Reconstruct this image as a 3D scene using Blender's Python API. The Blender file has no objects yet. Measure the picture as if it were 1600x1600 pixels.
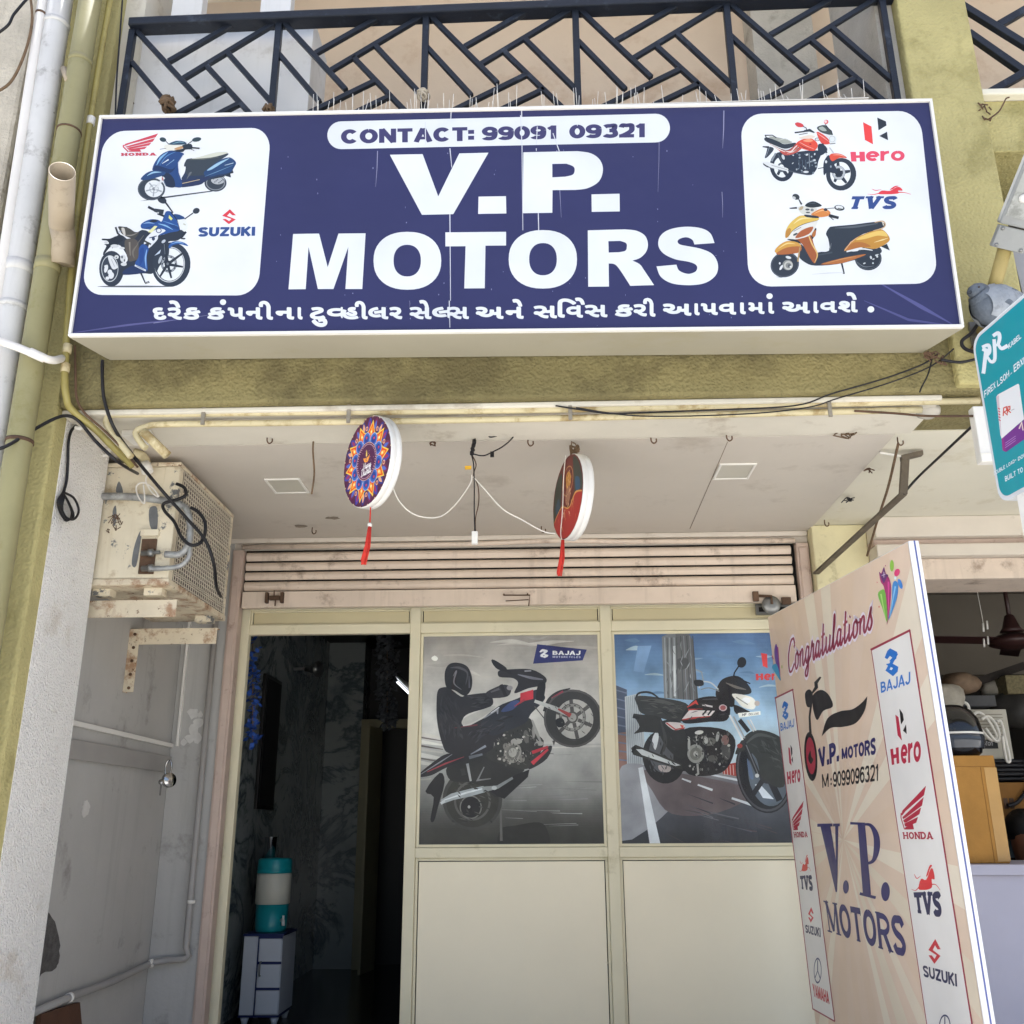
import bpy, bmesh, math, random
from mathutils import Vector, Matrix
from mathutils.geometry import tessellate_polygon
rnd = random.Random(7)
SC = bpy.context.scene
COL = SC.collection
# ------------------------------------------------------------------ camera
ZC = 1.6                       # eye height of the photographer above the street
F = 1506.0                     # focal length in pixels of the 1600 px photograph
UPV = Vector((-25, -4600, F)).normalized()      # vanishing directions (image x right, y down, z forward)
DEP = Vector((50, 493, F)); DEP = (DEP - UPV * DEP.dot(UPV)).normalized()
RGT = UPV.cross(DEP)
if RGT.x < 0: RGT = -RGT
def ray(px, py):
    v = Vector((px - 800, py - 800, F))
    return Vector((RGT.dot(v), DEP.dot(v), UPV.dot(v)))
def Y(px, py, y):              # point at depth y seen at a place of the photograph
    r = ray(px, py) * (1.0); r = r * (y / r.y); r.z += ZC; return r
def Z(px, py, z):              # point at height z (above the eye)
    r = ray(px, py); r = r * (z / r.z); r.z += ZC; return r
def X(px, py, x):
    r = ray(px, py); r = r * (x / r.x); r.z += ZC; return r
def PL(px, py, o, n):          # point on a general plane
    r = ray(px, py); c = Vector((0, 0, ZC)); t = (o - c).dot(n) / r.dot(n); return c + r * t
cam = bpy.data.cameras.new('camera'); cam_o = bpy.data.objects.new('camera', cam); COL.objects.link(cam_o)
cam.sensor_width = 36; cam.lens = 36 * F / 1600; cam.clip_end = 500; cam.clip_start = 0.05
cx = Vector((RGT.x, DEP.x, UPV.x)); cy = -Vector((RGT.y, DEP.y, UPV.y)); cz = -Vector((RGT.z, DEP.z, UPV.z))
mw = Matrix.Identity(4)
for i in range(3):
    mw[i][0], mw[i][1], mw[i][2] = cx[i], cy[i], cz[i]
mw.translation = (0, 0, ZC)
cam_o.matrix_world = mw
SC.camera = cam_o
# ------------------------------------------------------------------ light: hazy bright day
world = bpy.data.worlds.new('World'); SC.world = world; world.use_nodes = True
wn = world.node_tree; bg = wn.nodes['Background']; bg.inputs[1].default_value = 0.1
sky = wn.nodes.new('ShaderNodeTexSky'); sky.sky_type = 'NISHITA'; sky.sun_disc = False
SUN_EL, SUN_AZ = math.radians(84), math.radians(25)    # the sun stands high behind the building, so the front is in open shade
sky.sun_elevation = SUN_EL; sky.sun_rotation = SUN_AZ; sky.dust_density = 4; sky.air_density = 1.0; sky.ozone_density = 1.0
wn.links.new(sky.outputs[0], bg.inputs[0])
sl = bpy.data.lights.new('sun', 'SUN'); sl.energy = 5; sl.angle = math.radians(.6); sl.color = (1, .98, .955)
so = bpy.data.objects.new('sun', sl); COL.objects.link(so)
sd = Vector((math.sin(SUN_AZ) * math.cos(SUN_EL), math.cos(SUN_AZ) * math.cos(SUN_EL), math.sin(SUN_EL)))
so.rotation_euler = sd.to_track_quat('Z', 'Y').to_euler(); so.location = (3, -6, 12)
vs = SC.view_settings; vs.view_transform = 'Standard'; vs.look = 'None'; vs.exposure = 1.52; vs.gamma = 1; vs.use_curve_mapping = False
SC.cycles.max_bounces = 8; SC.cycles.diffuse_bounces = 6; SC.cycles.glossy_bounces = 3
# ------------------------------------------------------------------ materials
def lin(h):
    if isinstance(h, str):
        c = [int(h[i:i + 2], 16) / 255 for i in (0, 2, 4)]
    else: c = h
    return tuple(x / 12.92 if x <= .04045 else ((x + .055) / 1.055) ** 2.4 for x in c)
def mat(name, col, rough=.7, var=.12, vscale=2.5, bump=0., bscale=60., stain=None, sscale=6., samt=.5, metal=0., streak=None, spec=.4, coat=0., chips=None, cscale=9., camt=.62, detail=6, voro=False, veins=None):
    """A painted or plastered surface: base colour with broad variation, dirt stains, vertical streaks, chips and bump."""
    m = bpy.data.materials.new(name); m.use_nodes = True
    nt = m.node_tree; N = nt.nodes; L = nt.links; b = N['Principled BSDF']
    b.inputs['Roughness'].default_value = rough; b.inputs['Metallic'].default_value = metal
    b.inputs['Specular IOR Level'].default_value = spec
    if coat: b.inputs['Coat Weight'].default_value = coat; b.inputs['Coat Roughness'].default_value = .06
    c = lin(col) if isinstance(col, str) else col
    tc = N.new('ShaderNodeNewGeometry'); P = tc.outputs['Position']
    def noise(sc, det=detail, rg=.6, vec=None):
        n = N.new('ShaderNodeTexNoise'); n.inputs['Scale'].default_value = sc; n.inputs['Detail'].default_value = det; n.inputs['Roughness'].default_value = rg
        L.new(vec or P, n.inputs['Vector']); return n.outputs['Fac']
    def ramp(src, a, bb):
        r = N.new('ShaderNodeMapRange'); r.inputs[1].default_value = a; r.inputs[2].default_value = bb; L.new(src, r.inputs[0]); return r.outputs[0]
    def mix(fac, a, bcol):
        x = N.new('ShaderNodeMix'); x.data_type = 'RGBA'
        if hasattr(fac, 'links'): L.new(fac, x.inputs[0])
        else: x.inputs[0].default_value = fac
        if hasattr(a, 'links'): L.new(a, x.inputs[6])
        else: x.inputs[6].default_value = (*a, 1)
        x.inputs[7].default_value = (*bcol, 1); return x.outputs[2]
    cur = mix(ramp(noise(vscale), .35, .65), tuple(min(1, v * (1 + var)) for v in c), tuple(v * (1 - var) for v in c))
    if streak:
        mp = N.new('ShaderNodeVectorMath'); mp.operation = 'MULTIPLY'; mp.inputs[1].default_value = (14, 14, .8); L.new(P, mp.inputs[0])
        s = noise(1.0, 5, .65, mp.outputs[0]); f = ramp(s, .55, .8)
        mu = N.new('ShaderNodeMath'); mu.operation = 'MULTIPLY'; mu.inputs[1].default_value = streak[1]; L.new(f, mu.inputs[0])
        cur = mix(mu.outputs[0], cur, lin(streak[0]))
    if stain:
        f = ramp(noise(sscale, 8, .7), .76 - samt * .5, .88 - samt * .5)
        mu = N.new('ShaderNodeMath'); mu.operation = 'MULTIPLY'; mu.inputs[1].default_value = .75; L.new(f, mu.inputs[0])
        cur = mix(mu.outputs[0], cur, lin(stain))
    if veins:
        wv = N.new('ShaderNodeTexNoise'); wv.inputs['Scale'].default_value = 1.6; wv.inputs['Detail'].default_value = 9; wv.inputs['Roughness'].default_value = .62; wv.inputs['Distortion'].default_value = 1.2; L.new(P, wv.inputs['Vector'])
        sb = N.new('ShaderNodeMath'); sb.operation = 'SUBTRACT'; sb.inputs[1].default_value = .5; L.new(wv.outputs['Fac'], sb.inputs[0])
        ab_ = N.new('ShaderNodeMath'); ab_.operation = 'ABSOLUTE'; L.new(sb.outputs[0], ab_.inputs[0]); cur = mix(ramp(ab_.outputs[0], .05, .0), cur, lin(veins))
    if chips:
        f = ramp(noise(cscale, 9, .75), camt, camt + .03)
        cur = mix(f, cur, lin(chips))
    L.new(cur, b.inputs['Base Color'])
    if bump:
        bn = N.new('ShaderNodeBump'); bn.inputs['Strength'].default_value = bump; bn.inputs['Distance'].default_value = .01
        if voro:
            v = N.new('ShaderNodeTexVoronoi'); v.feature = 'SMOOTH_F1'; v.inputs['Scale'].default_value = bscale; L.new(P, v.inputs['Vector'])
            ad = N.new('ShaderNodeMath'); ad.operation = 'ADD'; L.new(v.outputs['Distance'], ad.inputs[0]); L.new(noise(bscale * .8, 5, .6), ad.inputs[1]); L.new(ad.outputs[0], bn.inputs['Height'])
        else: L.new(noise(bscale, 5, .6), bn.inputs['Height'])
        L.new(bn.outputs[0], b.inputs['Normal'])
    return m
def mat_print(name, rough=.45, coat=0., wave=0., wscale=1.5, grain=0., gscale=3):
    """Printed vinyl or paper: the colours of the print are stored per face."""
    m = bpy.data.materials.new(name); m.use_nodes = True; N = m.node_tree.nodes; L = m.node_tree.links; b = N['Principled BSDF']
    a = N.new('ShaderNodeVertexColor'); a.layer_name = 'print'
    nz = N.new('ShaderNodeTexNoise'); nz.inputs['Scale'].default_value = gscale; nz.inputs['Detail'].default_value = 8
    g = N.new('ShaderNodeNewGeometry'); L.new(g.outputs['Position'], nz.inputs['Vector'])
    r = N.new('ShaderNodeMapRange'); r.inputs[1].default_value = .3; r.inputs[2].default_value = .7; r.inputs[3].default_value = .93 - grain; r.inputs[4].default_value = 1.05 + grain; L.new(nz.outputs[0], r.inputs[0])
    mu = N.new('ShaderNodeMix'); mu.data_type = 'RGBA'; mu.blend_type = 'MULTIPLY'; mu.inputs[0].default_value = 1
    L.new(a.outputs[0], mu.inputs[6]); L.new(r.outputs[0], mu.inputs[7]); L.new(mu.outputs[2], b.inputs['Base Color'])
    b.inputs['Roughness'].default_value = rough; b.inputs['Specular IOR Level'].default_value = .35
    if coat: b.inputs['Coat Weight'].default_value = coat; b.inputs['Coat Roughness'].default_value = .03
    if wave:
        n2 = N.new('ShaderNodeTexNoise'); n2.inputs['Scale'].default_value = wscale; n2.inputs['Detail'].default_value = 3; L.new(g.outputs['Position'], n2.inputs['Vector'])
        bn = N.new('ShaderNodeBump'); bn.inputs['Strength'].default_value = wave; bn.inputs['Distance'].default_value = .05; L.new(n2.outputs[0], bn.inputs['Height']); L.new(bn.outputs[0], b.inputs['Normal'])
    return m
def mat_emit(name, col, e):
    m = bpy.data.materials.new(name); m.use_nodes = True; b = m.node_tree.nodes['Principled BSDF']
    b.inputs['Emission Color'].default_value = (*lin(col), 1); b.inputs['Emission Strength'].default_value = e; b.inputs['Base Color'].default_value = (.8, .8, .8, 1); return m
def mat_glass(name, tint=(.985, .99, .99), alpha=.12, rough=.03):
    m = bpy.data.materials.new(name); m.use_nodes = True; N = m.node_tree.nodes; L = m.node_tree.links
    out = N['Material Output']; tr = N.new('ShaderNodeBsdfTransparent'); tr.inputs[0].default_value = (*tint, 1)
    gl = N.new('ShaderNodeBsdfGlossy'); gl.inputs['Roughness'].default_value = rough
    fr = N.new('ShaderNodeFresnel'); fr.inputs[0].default_value = 1.22
    mx = N.new('ShaderNodeMixShader'); L.new(fr.outputs[0], mx.inputs[0]); L.new(tr.outputs[0], mx.inputs[1]); L.new(gl.outputs[0], mx.inputs[2]); L.new(mx.outputs[0], out.inputs[0]); return m
# ------------------------------------------------------------------ object helpers
def wloc(o):
    v = Vector((0, 0, 0))
    while o is not None: v += o.location; o = o.parent
    return v
def tag(o, label, cat, group=None, kind=None):
    if label: o['label'] = label
    if cat: o['category'] = cat
    if group: o['group'] = group
    if kind: o['kind'] = kind
    return o
def thing(name, loc, label, cat, group=None):
    o = bpy.data.objects.new(name, None); o.empty_display_size = .1; COL.objects.link(o); o.location = loc
    return tag(o, label, cat, group)
class MB:
    """Collects faces (world coordinates) and links them as ONE mesh object."""
    def __init__(s, *mats): s.v = []; s.f = []; s.m = []; s.sm = []; s.mats = list(mats); s.col = []
    def _mi(s, m):
        if m is None: return 0
        if m not in s.mats: s.mats.append(m)
        return s.mats.index(m)
    def add(s, vs, fs, m=None, smooth=False, col=None):
        b = len(s.v); s.v += [Vector(p) for p in vs]; mi = s._mi(m)
        for f in fs: s.f.append([b + i for i in f]); s.m.append(mi); s.sm.append(smooth); s.col.append(col)
        return s
    def box(s, x0, x1, y0, y1, z0, z1, m=None):
        return s.hexa([(x0, y0, z0), (x1, y0, z0), (x1, y1, z0), (x0, y1, z0), (x0, y0, z1), (x1, y0, z1), (x1, y1, z1), (x0, y1, z1)], m)
    def hexa(s, p, m=None):
        return s.add(p, [(0, 3, 2, 1), (4, 5, 6, 7), (0, 1, 5, 4), (1, 2, 6, 5), (2, 3, 7, 6), (3, 0, 4, 7)], m)
    def obox(s, c, ax, ay, az, m=None):      # centre and three half-axis vectors
        c = Vector(c); q = []
        for k in (-1, 1):
            for i, j in ((-1, -1), (1, -1), (1, 1), (-1, 1)): q.append(c + Vector(ax) * i + Vector(ay) * j + Vector(az) * k)
        return s.hexa(q, m)
    def bar(s, a, b, w, d, up=(0, 1, 0), m=None):   # rectangular bar from a to b
        a = Vector(a); b = Vector(b); t = (b - a); u = Vector(up); u = (u - t * (u.dot(t) / t.dot(t))).normalized(); r = t.cross(u).normalized()
        return s.obox((a + b) / 2, r * w / 2, u * d / 2, t / 2, m)
    def tube(s, pts, r, n=10, m=None, caps=True, smooth=True):
        pts = [Vector(p) for p in pts]; k = len(pts); rs = r if isinstance(r, (list, tuple)) else [r] * k
        vs = []; u = None
        for i, p in enumerate(pts):
            t = (pts[min(i + 1, k - 1)] - pts[max(i - 1, 0)])
            if t.length < 1e-9: t = Vector((0, 0, 1))
            t.normalize()
            if u is None: u = t.orthogonal().normalized()
            else:
                u = u - t * u.dot(t)
                u = u.normalized() if u.length > 1e-6 else t.orthogonal().normalized()
            w = t.cross(u)
            for j in range(n):
                a = 2 * math.pi * j / n; vs.append(p + (u * math.cos(a) + w * math.sin(a)) * rs[i])
        fs = [(i * n + j, i * n + (j + 1) % n, (i + 1) * n + (j + 1) % n, (i + 1) * n + j) for i in range(k - 1) for j in range(n)]
        s.add(vs, fs, m, smooth)
        if caps:
            b = len(s.v) - k * n; mi = s._mi(m)
            for f in ([b + j for j in range(n)][::-1], [b + (k - 1) * n + j for j in range(n)]): s.f.append(f); s.m.append(mi); s.sm.append(False); s.col.append(None)
        return s
    def lathe(s, prof, c, axis=(0, 0, 1), n=24, m=None, smooth=True, caps=True):   # prof: (radius, height)
        ax = Vector(axis).normalized(); u = ax.orthogonal().normalized(); w = ax.cross(u); c = Vector(c); vs = []
        for r, h in prof:
            for j in range(n):
                a = 2 * math.pi * j / n; vs.append(c + ax * h + (u * math.cos(a) + w * math.sin(a)) * max(r, 1e-4))
        k = len(prof); fs = [(i * n + j, i * n + (j + 1) % n, (i + 1) * n + (j + 1) % n, (i + 1) * n + j) for i in range(k - 1) for j in range(n)]
        if caps: fs += [tuple(range(n))[::-1], tuple(range((k - 1) * n, k * n))]
        return s.add(vs, fs, m, smooth)
    def prism(s, pts, d, m=None):              # flat outline pushed along vector d
        pts = [Vector(p) for p in pts]; d = Vector(d); n = len(pts); q = pts + [p + d for p in pts]
        tri = tessellate_polygon([pts])
        fs = [tuple(t) for t in tri] + [tuple(i + n for i in t)[::-1] for t in tri] + [(i, (i + 1) % n, (i + 1) % n + n, i + n) for i in range(n)]
        return s.add(q, fs, m)
    def ball(s, c, rx, ry, rz, m=None, n=14, k=9, rot=None):
        c = Vector(c); vs = []
        for i in range(k + 1):
            th = math.pi * i / k
            for j in range(n):
                ph = 2 * math.pi * j / n; p = Vector((rx * math.sin(th) * math.cos(ph), ry * math.sin(th) * math.sin(ph), rz * math.cos(th)))
                if rot: p = rot @ p
                vs.append(c + p)
        return s.add(vs, [(i * n + j, (i + 1) * n + j, (i + 1) * n + (j + 1) % n, i * n + (j + 1) % n) for i in range(k) for j in range(n)], m, True)
    def build(s, name, parent=None, bevel=0., weld=True, recalc=True):
        o0 = wloc(parent) if parent else Vector((0, 0, 0))
        me = bpy.data.meshes.new(name); me.from_pydata([tuple(p - o0) for p in s.v], [], s.f)
        for m in s.mats: me.materials.append(m)
        for p, mi, sm in zip(me.polygons, s.m, s.sm): p.material_index = mi; p.use_smooth = sm
        if any(c is not None for c in s.col):
            a = me.color_attributes.new('print', 'FLOAT_COLOR', 'CORNER')
            for p, c in zip(me.polygons, s.col):
                c = c or (.5, .5, .5)
                for li in p.loop_indices: a.data[li].color = (*c, 1)
        if recalc:
            bm = bmesh.new(); bm.from_mesh(me); bmesh.ops.recalc_face_normals(bm, faces=bm.faces); bm.to_mesh(me); bm.free()
        me.update()
        o = bpy.data.objects.new(name, me); COL.objects.link(o)
        if parent: o.parent = parent
        if bevel:
            b = o.modifiers.new('edge', 'BEVEL'); b.width = bevel; b.segments = 2; b.limit_method = 'ANGLE'; b.angle_limit = math.radians(40)
        return o
def struct(o): o['kind'] = 'structure'; return o
def dup(root, shift=None, **kw):
    r = root.copy(); COL.objects.link(r)
    if shift is not None: r.location = root.location + Vector(shift)
    for k, v in kw.items(): r[k] = v
    for ch in list(root.children):
        c = ch.copy(); COL.objects.link(c); c.parent = r
        for g in list(ch.children):
            d = g.copy(); COL.objects.link(d); d.parent = c
    return r
def spline(pts, n=8, closed=False):            # Catmull-Rom through points of any dimension
    P = [tuple(p) for p in pts]; k = len(P); out = []
    for i in range(k if closed else k - 1):
        if closed: a, b, c, d = P[i - 1], P[i], P[(i + 1) % k], P[(i + 2) % k]
        else: a, b, c, d = P[max(i - 1, 0)], P[i], P[i + 1], P[min(i + 2, k - 1)]
        for j in range(n):
            t = j / n
            out.append(tuple(.5 * (2 * q + (r - p) * t + (2 * p - 5 * q + 4 * r - s_) * t * t + (3 * q - p - 3 * r + s_) * t ** 3) for p, q, r, s_ in zip(a, b, c, d)))
    if not closed: out.append(P[-1])
    return out
def ell(cx_, cy_, rx, ry, rot=0, n=28, a0=0, a1=360):
    r = math.radians(rot); o = []
    full = a1 - a0 >= 360
    for i in range(n if full else n + 1):
        a = math.radians(a0 + (a1 - a0) * i / n); x, y = rx * math.cos(a), ry * math.sin(a)
        o.append((cx_ + x * math.cos(r) - y * math.sin(r), cy_ + x * math.sin(r) + y * math.cos(r)))
    return o
class Print:
    """Flat printed artwork on a plane: every shape is given where the photograph shows it; only overlapping shapes lie a hair above each other."""
    STEP = .00003
    def __init__(s, fn, nrm, material, k=.9, base=.0004):
        s.fn = fn; s.n = Vector(nrm).normalized(); s.mb = MB(material); s.k = k; s.base = base; s.lev = []; s.top = 0
        a = s.n.orthogonal().normalized(); s.ax = (a, s.n.cross(a))
    @property
    def h(s): return s.base + (s.top + 1) * s.STEP
    def c(s, h):
        return tuple(min(.92, v * s.k) for v in lin(h)) if isinstance(h, str) else h
    tf = (0, 0, 1)
    def flat(s, pts):
        x0, y0, k = s.tf
        return [s.fn(x0 + p[0] / k, y0 + p[1] / k) for p in pts]
    def put(s, w, fs, col):
        us = [p.dot(s.ax[0]) for p in w]; vs_ = [p.dot(s.ax[1]) for p in w]; e = .0005
        bb = (min(us) - e, max(us) + e, min(vs_) - e, max(vs_) + e); L = 0
        for q, l in s.lev:
            if l >= L and q[0] < bb[1] and q[1] > bb[0] and q[2] < bb[3] and q[3] > bb[2]: L = l + 1
        s.lev.append((bb, L)); s.top = max(s.top, L); d = s.n * (s.base + L * s.STEP)
        s.mb.add([p + d for p in w], fs, None, False, col)
    def raw(s, w3, col):
        w3 = [Vector(p) for p in w3]
        tri = tessellate_polygon([w3]); s.put(w3, [tuple(t) for t in tri], s.c(col))
    def poly(s, pts, col): s.raw(s.flat(pts), col)
    def sm(s, pts, col, n=5): s.poly(spline(pts, n, True), col)
    def ell(s, cx_, cy_, rx, ry, col, rot=0): s.poly(ell(cx_, cy_, rx, ry, rot), col)
    def ring(s, cx_, cy_, rx, ry, t, col, rot=0, a0=0, a1=360, tin=None):   # annulus of relative thickness t
        A = ell(cx_, cy_, rx, ry, rot, 36, a0, a1); B = ell(cx_, cy_, rx * (1 - t), ry * (1 - t), rot, 36, a0, a1)
        w = s.flat(A) + s.flat(B); n = len(A); full = a1 - a0 >= 360
        s.put(w, [(i, (i + 1) % n, n + (i + 1) % n, n + i) for i in range(n if full else n - 1)], s.c(col))
    def line(s, pts, w, col, curve=False, n=6):
        """Stroke of width w (one number or one per point)."""
        ws = list(w) if isinstance(w, (list, tuple)) else [w] * len(pts)
        q = [(p[0], p[1], ww) for p, ww in zip(pts, ws)]
        if curve and len(q) > 2: q = spline(q, n)
        L_, R_ = stroke2([(p[0], p[1]) for p in q], [p[2] for p in q])
        w3 = s.flat(L_) + s.flat(R_); k = len(q)
        s.put(w3, [(i, i + 1, k + i + 1, k + i) for i in range(k - 1)], s.c(col))
    def grad(s, quad, cols, vert=True):
        """A printed gradient band: quad TL,TR,BR,BL, colours from top to bottom."""
        n = len(cols) * 6
        cc = [s.c(c) for c in cols]; TL, TR, BR, BL = quad
        base = s.top + 1
        d = s.n * (s.base + base * s.STEP)
        for i in range(n):
            t0, t1 = i / n, (i + 1) / n; u = (i + .5) / n * (len(cc) - 1); j = min(int(u), len(cc) - 2); q = u - j
            col = tuple(a * (1 - q) + b * q for a, b in zip(cc[j], cc[j + 1]))
            f = lambda A, B, t: (A[0] + (B[0] - A[0]) * t, A[1] + (B[1] - A[1]) * t)
            if vert: P = [f(TL, BL, t0), f(TR, BR, t0), f(TR, BR, t1), f(TL, BL, t1)]
            else: P = [f(TL, TR, t0), f(TL, TR, t1), f(BL, BR, t1), f(BL, BR, t0)]
            s.mb.add([p + d for p in s.flat(P)], [(0, 1, 2, 3)], None, False, col)
        w = s.flat(quad); us = [p.dot(s.ax[0]) for p in w]; vs_ = [p.dot(s.ax[1]) for p in w]
        s.lev.append(((min(us), max(us), min(vs_), max(vs_)), base)); s.top = base
    def text(s, txt, quad, col, style='sans', wt=.2, gap=.16, wide=None, slant=0., up=None):
        """Lettering in a box of the photograph: quad TL,TR,BR,BL of the cap-height box."""
        TL, TR, BR, BL = s.flat(quad)
        def at(u, v):
            p = BL + (BR - BL) * u; q = TL + (TR - TL) * u; return p + (q - p) * v
        adv = []; x = 0
        for ch in txt:
            w = GW.get(ch, .72) if wide is None else wide.get(ch, GW.get(ch, .72)); adv.append((x, w)); x += w + gap
        tot = x - gap
        for ch, (x0, w) in zip(txt, adv):
            for pts, tw in glyph(ch, style, wt):
                q = [(gx * w, gy) for (gx, gy) in pts]
                L_, R_ = stroke2(q, tw if isinstance(tw, list) else [tw] * len(q)); k = len(L_)
                P = [at((x0 + p[0] + slant * p[1]) / tot, p[1]) for p in L_ + R_]
                s.put(P, [(i, i + 1, k + i + 1, k + i) for i in range(k - 1)], s.c(col))
    def build(s, name, parent=None): return s.mb.build(name, parent, recalc=False)
    def rrect(s, quad, rx, ry, col):
        TL, TR, BR, BL = quad; o = []
        for (cu, cv, a) in ((rx, ry, 180), (1 - rx, ry, 270), (1 - rx, 1 - ry, 0), (rx, 1 - ry, 90)):
            for i in range(9):
                t = math.radians(a + i * 90 / 8); u, v = cu + rx * math.cos(t), cv + ry * math.sin(t)
                o.append(tuple((TL[k] * (1 - u) + TR[k] * u) * (1 - v) + (BL[k] * (1 - u) + BR[k] * u) * v for k in (0, 1)))
        s.poly(o, col)
    def indic(s, ch, box, col, fat=1.2, clip=None):
        """One Gujarati sign from the built-in font in a box x0,x1,y0,y1, thickened by layering."""
        vs, fs = glyph_mesh(ch); x0, x1, y0, y1 = box; k = s.tf[2]; r = fat * k
        x0 += r; x1 -= r; y0 += r; y1 -= r
        if clip: x1 = x0 + (x1 - x0) / clip
        P = [(x0 + (x1 - x0) * u, y1 - (y1 - y0) * v) for u, v in vs]; xc = x0 + (x1 - x0) * (clip or 9)
        for i in range(9):
            a = i * math.pi / 4; rr_ = r if i < 8 else 0
            if clip:
                Q, ff = [], []
                for f in fs:
                    pl_, o_ = [P[j] for j in f], []
                    for m_ in range(len(pl_)):
                        A_, B_ = pl_[m_ - 1], pl_[m_]
                        if (A_[0] < xc) != (B_[0] < xc): t_ = (xc - A_[0]) / (B_[0] - A_[0]); o_.append((xc, A_[1] + (B_[1] - A_[1]) * t_))
                        if B_[0] < xc: o_.append(B_)
                    if len(o_) > 2: ff.append(tuple(range(len(Q), len(Q) + len(o_)))); Q += o_
            else: Q, ff = P, fs
            Q = [(x + rr_ * math.cos(a), y + rr_ * math.sin(a)) for x, y in Q]
            s.put(s.flat(Q), ff, s.c(col))
def stroke2(q, ws):
    """Mitred stroke outline in the plane of the letter."""
    L_, R_ = [], []; k = len(q)
    for i, p in enumerate(q):
        a = q[max(i - 1, 0)]; b = q[min(i + 1, k - 1)]
        d1 = (p[0] - a[0], p[1] - a[1]); d2 = (b[0] - p[0], b[1] - p[1])
        l1 = math.hypot(*d1) or 0; l2 = math.hypot(*d2) or 0
        if l1 == 0: d1 = d2; l1 = l2
        if l2 == 0: d2 = d1; l2 = l1
        n1 = (-d1[1] / l1, d1[0] / l1); n2 = (-d2[1] / l2, d2[0] / l2)
        m_ = (n1[0] + n2[0], n1[1] + n2[1]); ml = math.hypot(*m_) or 1; m_ = (m_[0] / ml, m_[1] / ml)
        c = max(.45, m_[0] * n1[0] + m_[1] * n1[1]); h = ws[i] / 2 / c
        L_.append((p[0] + m_[0] * h, p[1] + m_[1] * h)); R_.append((p[0] - m_[0] * h, p[1] - m_[1] * h))
    return L_, R_
GW = {'M': 1.0, 'I': .26, '1': .5, '.': .22, ':': .22, ' ': .35, 'W': 1.1, 'O': .86, 'C': .82, 'N': .8, 'R': .8, 'H': .8, 'D': .8, 'A': .86, 'V': .86, 'J': .6, 'U': .76, 'S': .74, 'o': .68, 'e': .68, 'r': .46, '-': .4, 'x': .5, 'n': .55, 'i': .22, 't': .4, 'a': .55, 'd': .58, 'l': .22, 'm': .85, 'p': .58}
def arc(cx_, cy_, rx, ry, a0, a1, n=12):
    return [(cx_ + rx * math.cos(math.radians(a0 + (a1 - a0) * i / n)), cy_ + ry * math.sin(math.radians(a0 + (a1 - a0) * i / n))) for i in range(n + 1)]
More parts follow.
